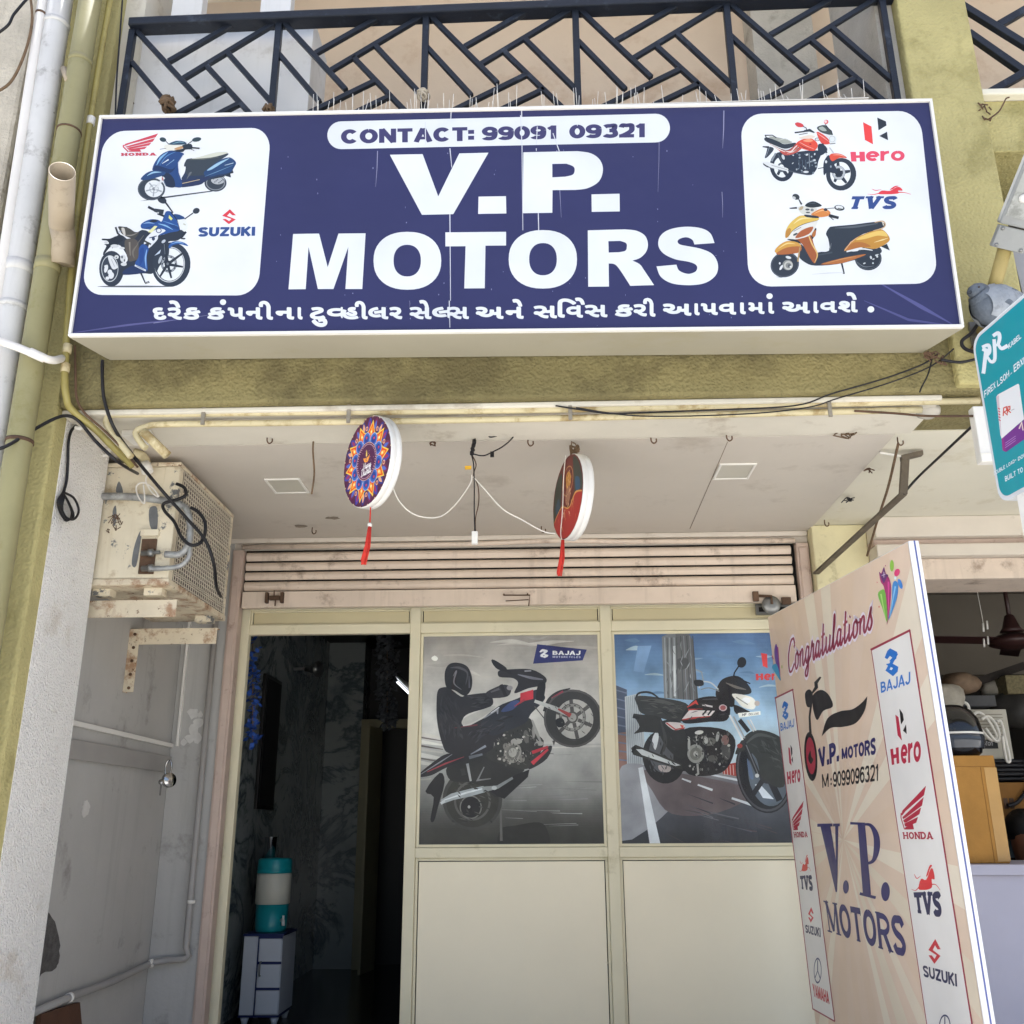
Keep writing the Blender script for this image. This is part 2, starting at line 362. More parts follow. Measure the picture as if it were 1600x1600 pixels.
def glyph(ch, style, w):
    """Letter skeletons in a unit box (y up): list of (points, stroke width)."""
    h = w / 2; hy = w / 2 * .9; hx = w / 2 * 1.1; th = w * (.42 if style == 'serif' else .95)
    def bowl(y0, y1, xr, x0=hx):                 # right-hand bowl from stem
        ym = (y0 + y1) / 2; ry = (y1 - y0) / 2; rx = min(.45, xr - x0)
        return [(x0, y1)] + [(xr - rx + a, b) for a, b in arc(0, ym, rx, ry, 90, -90)] + [(x0, y0)]
    ovl = arc(.5, .5, .5 - hx, .5 - hy, 90, 450, 30)
    G = {
        'I': [([(.5, 0), (.5, 1)], w)], '1': [([(.62, 0), (.62, 1)], w), ([(.1, .74), (.62, .93)], w * .8)],
        'V': [([(hx * .95, 1), (.5, h * .2)], w * 1.05), ([(1 - hx * .95, 1), (.5, h * .2)], th)],
        'A': [([(hx * .8, 0), (.5, 1 - h * .2)], th), ([(1 - hx * .8, 0), (.5, 1 - h * .2)], w), ([(.26, .28), (.74, .28)], w * .75)],
        'M': [([(hx, 0), (hx, 1)], th), ([(1 - hx, 0), (1 - hx, 1)], w), ([(hx, 1), (.5, .08)], w), ([(1 - hx, 1), (.5, .08)], th)],
        'N': [([(hx, 0), (hx, 1)], th), ([(1 - hx, 0), (1 - hx, 1)], th), ([(hx, .98), (1 - hx, .02)], w)],
        'T': [([(.5, 0), (.5, 1)], w), ([(0, 1 - hy), (1, 1 - hy)], w * .9)],
        'H': [([(hx, 0), (hx, 1)], w), ([(1 - hx, 0), (1 - hx, 1)], w), ([(hx, .5), (1 - hx, .5)], th * .9)],
        'K': [([(hx, 0), (hx, 1)], w), ([(1 - hx * .6, 1), (hx, .4)], th), ([(.38, .58), (1 - hx * .6, 0)], w)],
        'L': [([(hx, 1), (hx, 0)], w), ([(hx, hy), (1, hy)], th)],
        'E': [([(hx, 1), (hx, 0)], w), ([(hx, hy), (1, hy)], th), ([(hx, .5), (.9, .5)], th), ([(hx, 1 - hy), (1, 1 - hy)], th)],
        'F': [([(hx, 1), (hx, 0)], w), ([(hx, .5), (.9, .5)], th), ([(hx, 1 - hy), (1, 1 - hy)], th)],
        'X': [([(hx, 1), (1 - hx, 0)], w), ([(1 - hx, 1), (hx, 0)], th)],
        'Y': [([(hx, 1), (.5, .42)], w), ([(1 - hx, 1), (.5, .42)], th), ([(.5, .5), (.5, 0)], w)],
        'Z': [([(0, 1 - hy), (1, 1 - hy)], th), ([(1 - hx, 1 - hy), (hx, hy)], w), ([(0, hy), (1, hy)], th)],
        'O': [(ovl, w)], '0': [(arc(.5, .5, .5 - hx, .5 - hy, 90, 450, 30), w)],
        'C': [(arc(.5, .5, .5 - hx, .5 - hy, 40, 320, 26), w)],
        'G': [(arc(.5, .5, .5 - hx, .5 - hy, 40, 330, 26), w), ([(.55, .45), (1, .45)], th)],
        'D': [([(hx, 0), (hx, 1)], w), (bowl(hy, 1 - hy, 1 - hx), w)],
        'P': [([(hx, 0), (hx, 1)], w), (bowl(.42, 1 - hy, 1 - hx), th if style != 'serif' else w * .8)],
        'R': [([(hx, 0), (hx, 1)], w), (bowl(.47, 1 - hy, 1 - hx), th if style != 'serif' else w * .8), ([(.5, .47), (1 - hx * .7, 0)], w)],
        'B': [([(hx, 0), (hx, 1)], w), (bowl(.5, 1 - hy, .92 - hx), th), (bowl(hy, .52, 1 - hx), th)],
        'U': [([(hx, 1), (hx, .4)] + arc(.5, .4, .5 - hx, .4 - hy, 180, 360)[1:] + [(1 - hx, 1)], w)],
        'J': [([(1 - hx, 1), (1 - hx, .35)] + arc(.5, .35, .5 - hx, .35 - hy, 0, -170)[1:], w)],
        'S': [(spline([(1 - hx, .76), (.72, 1 - hy * 1.05), (.5, 1 - hy), (.26, 1 - hy * 1.2), (hx, .74), (.3, .56), (.7, .44), (1 - hx, .27), (.74, hy * 1.2), (.5, hy), (.26, hy * 1.1), (hx, .24)], 5), w)],
        '3': [(spline([(hx, .8), (.3, 1 - hy * 1.1), (.5, 1 - hy), (.78, .9), (.86 - h * .5, .73), (.7, .56), (.45, .53)], 5), w), (spline([(.45, .53), (.76, .5), (1 - hx, .28), (.74, hy * 1.3), (.5, hy), (.24, hy * 1.3), (hx, .22)], 5), w)],
        '2': [(spline([(hx, .74), (.24, .9), (.5, 1 - hy), (.8, .9), (1 - hx, .72), (.8, .48), (.4, .22), (hx, hy)], 5), w), ([(0, hy), (1, hy)], w * .9)],
        '9': [(arc(.5, .66, .5 - hx, .34 - hy, 0, 360, 22), w), (spline([(1 - hx, .66), (1 - hx * 1.1, .36), (.72, hy * 1.4), (.45, hy), (.2, hy * 1.3), (hx, .2)], 5), w)],
        '6': [(arc(.5, .34, .5 - hx, .34 - hy, 0, 360, 22), w), (spline([(hx, .34), (hx * 1.1, .64), (.28, 1 - hy * 1.4), (.55, 1 - hy), (.8, 1 - hy * 1.3), (1 - hx, .8)], 5), w)],
        '.': [([(.5, 0), (.5, w * 1.05)], max(w * 1.05, .2))], ':': [([(.5, .08), (.5, .08 + w * 1.05)], max(w * 1.05, .2)), ([(.5, .5), (.5, .5 + w * 1.05)], max(w * 1.05, .2))],
        '-': [([(0, .42), (1, .42)], w)], ' ': [],
        'o': [(arc(.5, .37, .5 - hx, .37 - hy, 90, 450, 24), w)],
        'e': [(arc(.5, .37, .5 - hx, .37 - hy, 0, 310, 22), w), ([(hx, .37), (1 - hx, .37)], th * .9)],
        'r': [([(hx * 1.4, 0), (hx * 1.4, .74)], w), (arc(.95, .36, .95 - hx * 1.4, .38 - hy, 170, 90, 8), w)],
        'n': [([(hx, 0), (hx, .74)], w), (arc(.5, .4, .5 - hx, .34 - hy, 180, 0, 10) + [(1 - hx, 0)], w)],
        'm': [([(hx, 0), (hx, .74)], w), (arc(.28, .4, .24 - hx * .5, .34 - hy, 180, 0, 8) + [(.5, 0)], w), (arc(.74, .4, .24 - hx * .3, .34 - hy, 180, 0, 8) + [(1 - hx, 0)], w)],
        'p': [([(hx, -.25), (hx, .74)], w), (arc(.5, .37, .5 - hx, .37 - hy, 0, 360, 18), w)],
        't': [([(.5, 0), (.5, .95)], w), ([(0, .72), (1, .72)], th)],
    }
    g = list(G.get(ch, [([(0.1, .1), (.9, .1), (.9, .9), (.1, .9), (.1, .1)], w)]))
    if style in ('serif', 'slab'):
        sw = .10 if style == 'serif' else w * .62
        sx = w * (1.0 if style == 'serif' else .95)
        feet = {'V': [(hx, 1), (1 - hx, 1)], 'A': [(hx, 0), (1 - hx, 0)], 'M': [(hx, 0), (1 - hx, 0), (hx, 1), (1 - hx, 1)], 'N': [(hx, 0), (hx, 1), (1 - hx, 1)], 'T': [(.5, 0)], 'H': [(hx, 0), (1 - hx, 0), (hx, 1), (1 - hx, 1)], 'P': [(hx, 0), (hx, 1)], 'R': [(hx, 0), (hx, 1), (1 - hx * .7, 0)], 'D': [(hx, 0), (hx, 1)], 'K': [(hx, 0), (hx, 1)]}
        asp = GW.get(ch, .72)
        sw = .05 if style == 'serif' else .16
        for (fx, fy) in feet.get(ch, []):
            yy = sw / 2 if fy == 0 else 1 - sw / 2
            g.append(([(fx - sx, yy), (fx + sx, yy)], sw))
        if style == 'serif' and ch == 'T':
            g.append(([(.0 + .02, 1), (.02, .78)], .04)); g.append(([(.98, 1), (.98, .78)], .04))
    return g
FONTCACHE = {}
def glyph_mesh(ch):
    """Outline of one Gujarati sign from Blender's built-in font, scaled to a unit box."""
    if ch in FONTCACHE: return FONTCACHE[ch]
    c = bpy.data.curves.new('tmp', 'FONT'); c.body = ch; c.size = 1; c.resolution_u = 6; c.offset = .012
    o = bpy.data.objects.new('tmp', c); COL.objects.link(o)
    dg = bpy.context.evaluated_depsgraph_get(); dg.update(); me = o.evaluated_get(dg).to_mesh()
    vs = [(v.co.x, v.co.y) for v in me.vertices]; fs = [tuple(p.vertices) for p in me.polygons]
    o.evaluated_get(dg).to_mesh_clear(); bpy.data.objects.remove(o); bpy.data.curves.remove(c)
    if vs:
        x0 = min(v[0] for v in vs); x1 = max(v[0] for v in vs); y0 = min(v[1] for v in vs); y1 = max(v[1] for v in vs)
        vs = [((x - x0) / max(1e-6, x1 - x0), (y - y0) / max(1e-6, y1 - y0)) for x, y in vs]
    FONTCACHE[ch] = (vs, fs); return vs, fs
# ------------------------------------------------------------------ surfaces of the place
E_ = ZC
m_ground = mat('street_concrete', 'b3b3b0', .9, .15, .6, .4, 25, '6a655c', 1.2, .5)
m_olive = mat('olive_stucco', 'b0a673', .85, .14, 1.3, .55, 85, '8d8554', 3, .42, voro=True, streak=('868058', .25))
m_olive_shaded = mat('olive_stucco_shaded', '7f7650', .85, .18, 1.3, .7, 85, '5c5438', 2.2, .5, voro=True, streak=('5f5530', .4))  # same olive stucco, coloured darker for the beam's shade under the sign
m_white_st = mat('white_stucco', 'f0ede8', .9, .03, 2, 1.0, 120, 'd2c8bb', 4, .34, voro=True)
m_soffit = mat('white_soffit', 'cfc9bb', .85, .06, 2, .15, 30, 'a89d8c', 3, .42)
m_cream_slab = mat('cream_soffit', 'd8d3c2', .85, .04, 1.6, .15, 20, 'c4bba2', 2.6, .38)
m_gyps = mat('false_ceiling_paint', 'c3bbb0', .8, .04, 1.2, .06, 30, 'aca296', 2.2, .38)
m_grey = mat('grey_wall_paint', 'aeaca8', .75, .05, 2.2, .12, 40, '7f7a75', 3, .36, streak=('7a7671', .25), chips='c9c6c0', cscale=7, camt=.74)
m_cream_pil = mat('cream_pillar', 'd8cfa8', .85, .08, 3, .25, 40, '948a6b', 4, .42)
m_peach = mat('peach_wall', 'd2c0ad', .85, .06, 1.0, .1, 30, 'b89c84', 1.5, .42)
m_pier = mat('grey_plaster', 'b9b5ad', .9, .1, 4, .5, 90, '8d887f', 5, .42)
m_oldwall = mat('weathered_plaster', 'bdb5a6', .95, .18, 4, 1., 40, '5e564b', 2.2, .5, streak=('6b6255', .5))
m_dark = mat('dark_gap_shade', '2c2723', .95, .2, 5, .6, 30)
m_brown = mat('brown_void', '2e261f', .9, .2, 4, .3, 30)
m_shut = mat('shutter_paint', 'd8c7b6', .6, .07, 4, .06, 40, '8d7868', 6, .38, streak=('6b5748', .3))
m_rail = mat('guide_rail_paint', 'c2aea1', .65, .08, 4, .06, 40, '8a7063', 5, .4)
m_alu = mat('cream_aluminium', 'ddd5b8', .42, .04, 3, .02, 50, 'b5ab86', 5, .3)
m_panel = mat('cream_laminate', 'efe5cb', .4, .03, 1.2, .05, 5)
m_fan = mat('cream_fanlight', 'cfc39e', .4, .04, 2)
m_black = mat('black_gap', '0c0b0a', .8, .1)
m_blackpl = mat('black_cable', '17161a', .5, .1, 10)
m_bluebl = mat('navy_black_metal', '161b25', .42, .2, 8, .12, 60, '3d4450', 9, .34, chips='8f9093', cscale=26, camt=.7)
m_pvc_ol = mat('olive_pipe', '8f8963', .5, .1, 3, .05, 30, '7b7443', 5, .42)
m_pvc_yel = mat('yellow_pipe', '968b52', .45, .12, 5, .05, 30, '6d6032', 7, .42)
m_pvc_wh = mat('white_pipe_paint', 'c9c8c6', .55, .08, 3, .1, 30, '8f8c88', 9, .42, chips='6e6b68', cscale=16, camt=.66, streak=('807c78', .3))
m_pvc_white = mat('white_pipe', 'dcd8d2', .45, .05, 3)
m_pvc_tan = mat('tan_pipe', 'a39580', .5, .08, 4, .05, 30, '6f6250', 6, .42)
m_conduit = mat('cream_conduit', 'c4b894', .5, .1, 5, .04, 30, '8d7340', 9, .5)
m_gconduit = mat('grey_conduit', '9a9793', .5, .05, 5)
m_rust = mat('rust_iron', '5a4434', .8, .3, 14, .3, 60)
m_steel = mat('grey_steel', '8a8a88', .35, .1, 6, .05, 50, metal=.7)
m_acbody = mat('old_ac_enamel', 'd9cfb8', .5, .06, 5, .08, 30, '9a7f58', 7, .43, chips='6d6f71', cscale=6.5, camt=.575, streak=('a08050', .35))
m_acrust = mat('rusty_enamel', 'd2c6ae', .6, .08, 6, .1, 40, '8b5a34', 10, .53, chips='6b4a30', cscale=22, camt=.6)
m_foil = mat('foil_insulation', '9b9c9b', .4, .25, 18, .5, 50, '65635f', 14, .45, metal=.3)
m_mesh = mat('grille_wire', 'c9bfae', .5, .1, 6)
m_fins = mat('condenser_fins', '3f3931', .6, .2, 20, .2, 120)
m_white = mat('white_plastic', 'dedbd4', .4, .03, 3)
m_offw = mat('off_white_band', 'd0c7ba', .6, .05, 3, .05, 30, 'a39583', 4, .4)
m_rope = mat('brown_rope', '6f5a45', .9, .2, 30, .6, 200)
m_wood = mat('brown_board', '4e3324', .7, .2, 6, .2, 30)
# ------------------------------------------------------------------ the ground
g = MB(m_ground).add([(-40, -40, 0), (40, -40, 0), (40, 40, 0), (-40, 40, 0)], [(0, 1, 2, 3)]).build('street'); struct(g)
m_bounce_floor = mat('pale_bounce_floor', 'd9d5cb', .4, .05, 2, .03, 20, 'b5aea2', 2, .4)
b = MB(m_bounce_floor); b.box(-2.06, 6, 2.3, 9.9, .004, .45); struct(b.build('shop_floor', bevel=.01))  # unseen floor, made pale and extended to bounce light onto the door panels
CE = 1.63 + E_                 # soffit height
# ------------------------------------------------------------------ the shop building
bl = thing('shop_building', (0, 4.5, 0), 'olive and cream concrete shop building with recessed entrance and balcony above', 'building')
b = MB(m_olive_shaded); b.box(-1.955, 1.968, 3.54, 3.96, CE + .012, 2.62 + E_)
MB(m_olive_shaded).box(1.9685, 6.2, 3.54, 3.96, CE + .012, Y(1575, 372, 3.54).z).build('beam', bl, bevel=.012)
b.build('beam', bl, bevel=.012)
b = MB(m_soffit); b.box(-1.955, 1.62, 3.575, 3.93, CE - .012, CE + .0105); b.build('beam_underside', bl, bevel=.006)
# left column: olive front and outside, white inner cheek below the beam
b = MB(m_olive); b.box(-2.27, -1.958, 3.54, 4.03, 0, 6.8); b.build('column', bl, bevel=.012)
b = MB(m_white_st); b.add([(-1.955, 3.628, 0), (-1.955, 4.034, 0), (-1.955, 4.034, CE - .003), (-1.955, 3.628, CE - .003), (-1.962, 3.628, 0), (-1.962, 4.034, 0), (-1.962, 4.034, CE - .003), (-1.962, 3.628, CE - .003)],
    [(0, 1, 2, 3), (4, 7, 6, 5), (0, 3, 7, 4), (1, 5, 6, 2), (3, 2, 6, 7)]); b.build('white_plaster', bl)
b = MB(m_olive); b.box(1.66, 1.97, 3.50, 4.03, CE + .02, 6.8); b.build('column', bl, bevel=.012)
b = MB(m_cream_pil); b.box(1.556, 1.865, 5.33, 5.8, .45, CE + .01); b.build('pillar', bl, bevel=.008)
# grey recess walls on the left
b = MB(m_grey); b.box(-2.26, -2.06, 4.032, 5.7, 0, CE + .01); b.box(-2.058, -1.80, 5.41, 5.7, .45, CE + .01); b.build('side_wall', bl)
# ceilings
b = MB(m_gyps); b.box(-2.058, 1.566, 3.962, 5.46, CE, CE + .04); b.build('false_ceiling', bl, bevel=.003)
b = MB(m_cream_slab); b.box(1.568, 6.2, 3.962, 5.8, CE + .0115, CE + .1); b.build('ceiling_slab', bl)
b = MB(m_offw); b.box(-2.057, 1.552, 5.40, 5.46, CE - .03, CE - .0005); b.build('cornice', bl, bevel=.006)
b = MB(m_gyps); b.box(-2.057, 1.553, 5.425, 5.47, CE - .066, CE - .0305); b.build('shutter_box', bl)
# upper storey
b = MB(m_peach); b.box(-2.2, 6.2, 4.95, 5.15, 2.621 + E_, 6.8); b.build('balcony_wall', bl)
b = MB(m_soffit); b.box(-2.27, 6.2, 3.45, 5.8, 6.9, 7.1); b.build('unseen_shade_slab', bl)  # unseen slab added to keep the sun off the sign and railing
b = MB(m_soffit); b.box(-2.2, 6.2, 3.962, 5.8, CE + .11, 2.62 + E_); b.build('balcony_floor', bl)
b = MB(m_pier); b.box(1.58, 1.659, 3.56, 4.1, 2.621 + E_, 6.8); b.build('balcony_pier', bl)
MB(m_pier).box(1.35, 1.72, 4.75, 4.948, 2.622 + E_, 6.8).build('balcony_pier', bl)
MB(m_soffit).box(-1.957, -1.86, 3.6, 4.0, 2.622 + E_, 6.8).build('balcony_pier', bl)
b = MB(m_olive, m_cream_slab)
b.box(1.972, 6.2, 3.56, 3.95, 2.78 + E_, 3.05 + E_, m_olive); b.box(1.972, 6.2, 3.52, 3.97, 3.052 + E_, 3.085 + E_, m_cream_slab); b.build('neighbour_balcony_edge', bl, bevel=.006)
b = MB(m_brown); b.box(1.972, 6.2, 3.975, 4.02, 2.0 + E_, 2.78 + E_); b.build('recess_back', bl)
b = MB(mat('grey_sheet', '8d8d8f', .6, .05)); b.hexa([Y(1576, 368, 3.52), Y(1760, 368, 3.52), Y(1760, 500, 3.52), Y(1602, 475, 3.52)] + [p + Vector((0, .012, 0)) for p in (Y(1576, 368, 3.52), Y(1760, 368, 3.52), Y(1760, 500, 3.52), Y(1602, 475, 3.52))]); 
sh = b.build('sheet'); tag(sh, 'plain grey sheet fixed on the olive wall behind the flood lamp', 'metal sheet')
# neighbour shop head and interior
b = MB(m_offw, m_rail, m_shut)
zz = lambda py, y=5.2: Y(1450, py, y).z
b.box(1.866, 6.2, 5.19, 5.6, zz(838, 5.19), CE + .011, m_offw); b.box(1.866, 6.2, 5.24, 5.6, zz(852, 5.24), zz(838, 5.19) - .001, m_rail)
b.box(1.866, 6.2, 5.20, 5.6, zz(868, 5.2), zz(852, 5.24) - .001, m_offw); b.box(1.866, 6.2, 5.26, 5.6, zz(905, 5.26), zz(868, 5.2) - .001, m_shut)
b.build('shutter_header', bl, bevel=.006)
b = MB(m_rail); b.box(1.866, 1.985, 5.28, 5.42, .45, zz(905, 5.26) - .002); b.build('door_post', bl, bevel=.006)
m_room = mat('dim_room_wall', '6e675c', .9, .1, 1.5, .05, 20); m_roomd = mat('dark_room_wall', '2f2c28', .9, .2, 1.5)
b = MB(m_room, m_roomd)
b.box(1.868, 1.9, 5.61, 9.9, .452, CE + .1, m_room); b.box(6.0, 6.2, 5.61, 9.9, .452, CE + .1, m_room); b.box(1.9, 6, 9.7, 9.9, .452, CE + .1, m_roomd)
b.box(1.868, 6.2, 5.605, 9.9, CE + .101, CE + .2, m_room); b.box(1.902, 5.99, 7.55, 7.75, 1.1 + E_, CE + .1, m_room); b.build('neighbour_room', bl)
# shop interior
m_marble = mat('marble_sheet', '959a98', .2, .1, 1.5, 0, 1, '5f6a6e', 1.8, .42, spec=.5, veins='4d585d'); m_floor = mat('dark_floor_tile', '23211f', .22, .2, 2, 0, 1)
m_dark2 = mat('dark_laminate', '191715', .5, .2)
b = MB(m_marble); b.box(-2.2, -2.0, 5.701, 9.6, .452, CE + .6); b.build('interior_side_wall', bl)
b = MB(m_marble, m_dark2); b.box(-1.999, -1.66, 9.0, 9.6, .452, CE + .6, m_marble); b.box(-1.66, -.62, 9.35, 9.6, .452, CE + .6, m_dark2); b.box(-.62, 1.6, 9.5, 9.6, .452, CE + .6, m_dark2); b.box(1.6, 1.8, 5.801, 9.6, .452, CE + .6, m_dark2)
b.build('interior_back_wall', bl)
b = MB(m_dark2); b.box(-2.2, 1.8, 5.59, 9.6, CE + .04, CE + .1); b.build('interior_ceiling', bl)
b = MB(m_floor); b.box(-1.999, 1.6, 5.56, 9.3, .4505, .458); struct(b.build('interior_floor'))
# left neighbour building
nb = thing('plaster_building', (-3.4, 3.6, 0), 'weathered grey plaster building at the left edge beyond the drainpipes', 'building')
b = MB(m_oldwall); b.box(-6, Y(60, 0, 3.5).x, 3.5, 6, 0, 6.8); b.build('wall', nb, bevel=.02)
b = MB(m_dark); b.box(Y(60, 0, 3.5).x + .002, -2.272, 3.78, 4.2, 0, 6.8); b.build('dark_gap_shade', nb)  # dark panel painted as the shade between the two buildings
# ------------------------------------------------------------------ rolling shutter
rs = thing('rolling_shutter', (-.15, 5.42, .45), 'rolled-up pinkish beige slatted steel shutter above the shop door', 'shutter')
b = MB(m_shut, m_black)
ys = [858, 874, 889, 904, 921]
zs = [Y(640, p, 5.42).z for p in ys] + [Y(640, 948, 5.42).z]
b.box(-1.735, 1.475, 5.445, 5.46, zs[-1] + .004, zs[0] + .02, m_black)
xl, xr = Y(380, 930, 5.42).x, Y(1243, 930, 5.42).x
for i in range(4):
    z1, z0 = zs[i] - .005, zs[i + 1] + .006
    pr = [(xl, 5.443, z0), (xl, 5.432, z0), (xl, 5.424, z0 + (z1 - z0) * .25), (xl, 5.419, (z0 + z1) / 2), (xl, 5.424, z0 + (z1 - z0) * .8), (xl, 5.436, z1), (xl, 5.443, z1)]
    b.prism(pr, (xr - xl, 0, 0), m_shut)
b.build('slat_curtain', rs)
b = MB(m_shut); b.box(xl, xr, 5.40, 5.443, zs[5], zs[4] - .006); b.build('bottom_rail', rs, bevel=.004)
b = MB(m_shut); b.tube([(xl - .02, 5.40, zs[0] + .02), (-.4, 5.40, zs[0] + .02), (0.1, 5.40, zs[0] + .035), (.5, 5.4, zs[0] + .022), (xr + .02, 5.40, zs[0] + .015)], .014, 8); b.build('top_bead', rs)
def guide(pxs, pxe, name='guide_rail'):
    b = MB(m_rail); x0, x1 = pxs, pxe
    b.box(x0, x1, 5.395, 5.47, .45, zs[0] + .0); b.box(x0 + .012, x1 - .012, 5.385, 5.3945, .45, zs[0] - .03); return b.build(name, rs, bevel=.003)
guide(-1.80, -1.738); guide(1.478, 1.548)
hz = Y(808, 933, 5.4).z
b = MB(m_rust); 
for dx in (-.075, .06): b.tube([(Y(808, 933, 5.4).x + dx, 5.398, hz + .012), (Y(808, 933, 5.4).x + dx, 5.375, hz + .012)], .005, 6)
b.tube([Y(788, 930, 5.374), Y(828, 930, 5.374), Y(826, 947, 5.374)], .004, 6); b.tube([Y(790, 939, 5.374), Y(826, 937, 5.374)], .003, 6); b.build('pull_handle', rs)
b = MB(m_rust); c = Y(430, 935, 5.398)
b.box(c.x - .03, c.x + .03, 5.375, 5.398, c.z - .012, c.z + .012); b.box(c.x - .052, c.x - .036, 5.368, 5.398, c.z - .03, c.z + .03); b.box(c.x + .036, c.x + .052, 5.368, 5.398, c.z - .03, c.z + .03); b.tube([(c.x, 5.37, c.z + .012), (c.x, 5.37, c.z + .04)], .004, 6); b.tube([(c.x + .01, 5.37, c.z - .012), (c.x + .01, 5.37, c.z - .05)], .005, 6)
b.build('lock_bolt', rs)
b = MB(m_rust, m_steel); c = Y(1205, 945, 5.39)
b.lathe([(.004, -.012), (.05, -.012), (.052, 0), (.05, .012), (.02, .016), (.004, .016)], c, (0, -1, 0), 24, m_steel); b.tube([c + Vector((0, -.02, 0)), c + Vector((0, -.02, .045)), c + Vector((-.07, -.01, .05))], .008, 8, m_rust); b.box(c.x - .10, c.x - .07, 5.37, 5.395, c.z + .02, c.z + .075, m_rust); b.box(c.x + .06, c.x + .11, 5.375, 5.396, c.z + .0, c.z + .04, m_rust)
b.build('lock_wheel', rs)
# ------------------------------------------------------------------ aluminium shopfront
sf = thing('shopfront', (-.15, 5.5, .45), 'cream aluminium glazed shopfront with open doorway on its left', 'shopfront')
YF = 5.5; zb = .46
def zf(py): return Y(640, py, YF).z
def xf(px, py=1325): return Y(px, py, YF).x
xA0, xA1 = Y(641, 985, YF).x, Y(657, 985, YF).x; xB0, xB1 = Y(938, 985, YF).x, Y(955, 985, YF).x
xL0, xL1 = -1.755, -1.70; xR = 1.475
b = MB(m_alu)
for a, c in ((xL0, xL1), (xA0, xA1), (xB0, xB1), (xR - .03, xR + .03)): b.box(a, c, YF, YF + .05, zb, zf(947))
for a, c in ((xL1, xA0), (xA1, xB0), (xB1, xR - .03)):
    b.box(a + .0005, c - .0005, YF + .002, YF + .048, zf(989), zf(974)); b.box(a + .0005, c - .0005, YF + .002, YF + .048, zf(951), zf(947))
for a, c in ((xA1, xB0), (xB1, xR - .03)): b.box(a + .0005, c - .0005, YF + .002, YF + .048, zf(1341), zf(1325))
b.build('frame', sf, bevel=.003)
def bead(a, c, z0, z1, t=.016, nm='glazing_bead', y=YF + .018):
    b = MB(m_alu); b.box(a, a + t, y, y + .02, z0, z1); b.box(c - t, c, y, y + .02, z0, z1); b.box(a + t + .0003, c - t - .0003, y + .001, y + .0195, z0, z0 + t); b.box(a + t + .0003, c - t - .0003, y + .001, y + .0195, z1 - t, z1); return b.build(nm, sf, bevel=.002)
for a, c in ((xA1, xB0), (xB1, xR - .03)):
    bead(a + .001, c - .001, zf(1325) + .001, zf(989) - .001); bead(a + .001, c - .001, zb, zf(1341) - .001, .014)
    MB(m_panel).box(a + .02, c - .02, YF + .030, YF + .036, zb + .02, zf(1341) - .02).build('lower_panel', sf)
for a, c in ((xL1, xA0), (xA1, xB0), (xB1, xR - .12)):
    bead(a + .001, c - .001, zf(974) + .001, zf(951) - .001, .008); MB(m_fan).box(a + .014, c - .014, YF + .030, YF + .036, zf(974) + .01, zf(951) - .01).build('fanlight_panel', sf)
b = MB(m_steel, m_black); b.box(1.235, 1.47, YF - .03, YF - .002, zf(968), zf(952), m_steel); b.box(1.25, 1.46, YF - .0325, YF - .0305, zf(964), zf(957), m_black); b.build('latch_plate', sf)
m_gl = mat_glass('window_glass')
for a, c in ((xA1, xB0), (xB1, xR - .03)):
    MB(m_gl).box(a + .017, c - .017, YF + .022, YF + .026, zf(1325) + .017, zf(989) - .017).build('window_pane', sf)
# small black strip of shadow gap beside left jamb
# ------------------------------------------------------------------ balcony railing
rl = thing('balcony_railing', (-.1, 3.5, 2.62 + E_), 'navy black steel balcony railing with diagonal lattice above the shop sign', 'railing')
YR = 3.52
def rb(a, c, w=.03, nm='lattice_bar', d=.03, y=YR, parent=rl, m=m_bluebl):
    MB(m).bar(Y(*a, y), Y(*c, y), w, d, (0, 1, 0), m).build(nm, parent, bevel=.003)
b = MB(m_bluebl); A = Y(205, 42, YR); B = Y(1410, -8, YR); b.bar(A, B, .045, .075, (0, 1, 0)); b.build('handrail', rl, bevel=.006)
xs = [(208, 197), (437, 425), (666, 662), (898.7, 903), (1134, 1147), (1376, 1396)]
tops = [48, 34, 24, 14, 6, -4]
for i, (p, q) in enumerate(xs):
    t = Y(p, tops[i], YR); MB(m_bluebl).bar((t.x, YR, 2.62 + E_), (t.x, YR, t.z), .03, .03, (0, 1, 0)).build('baluster', rl, bevel=.003)
SEG = [((.02, .0), (.48, .735)), ((.01, .33), (.31, .85)), ((.26, .345), (.67, .01)), ((.37, .53), (.975, .01)), ((.515, .40), (1.0, 1.18)), ((.66, .29), (1.0, .85)), ((.02, 1.12), (.672, .656)), ((.40, 1.08), (.785, .812))]
for i in range(5):
    def q(u, v):
        xa = xs[i][0] + (xs[i][1] - xs[i][0]) * v; xb = xs[i + 1][0] + (xs[i + 1][1] - xs[i + 1][0]) * v
        return Y(xa + (xb - xa) * u, tops[i] + (tops[i + 1] - tops[i]) * u + v * 152, YR + .002)
    for a, c in SEG: MB(m_bluebl).bar(q(*a), q(*c), .024, .022, (0, 1, 0)).build('lattice_bar', rl, bevel=.003)
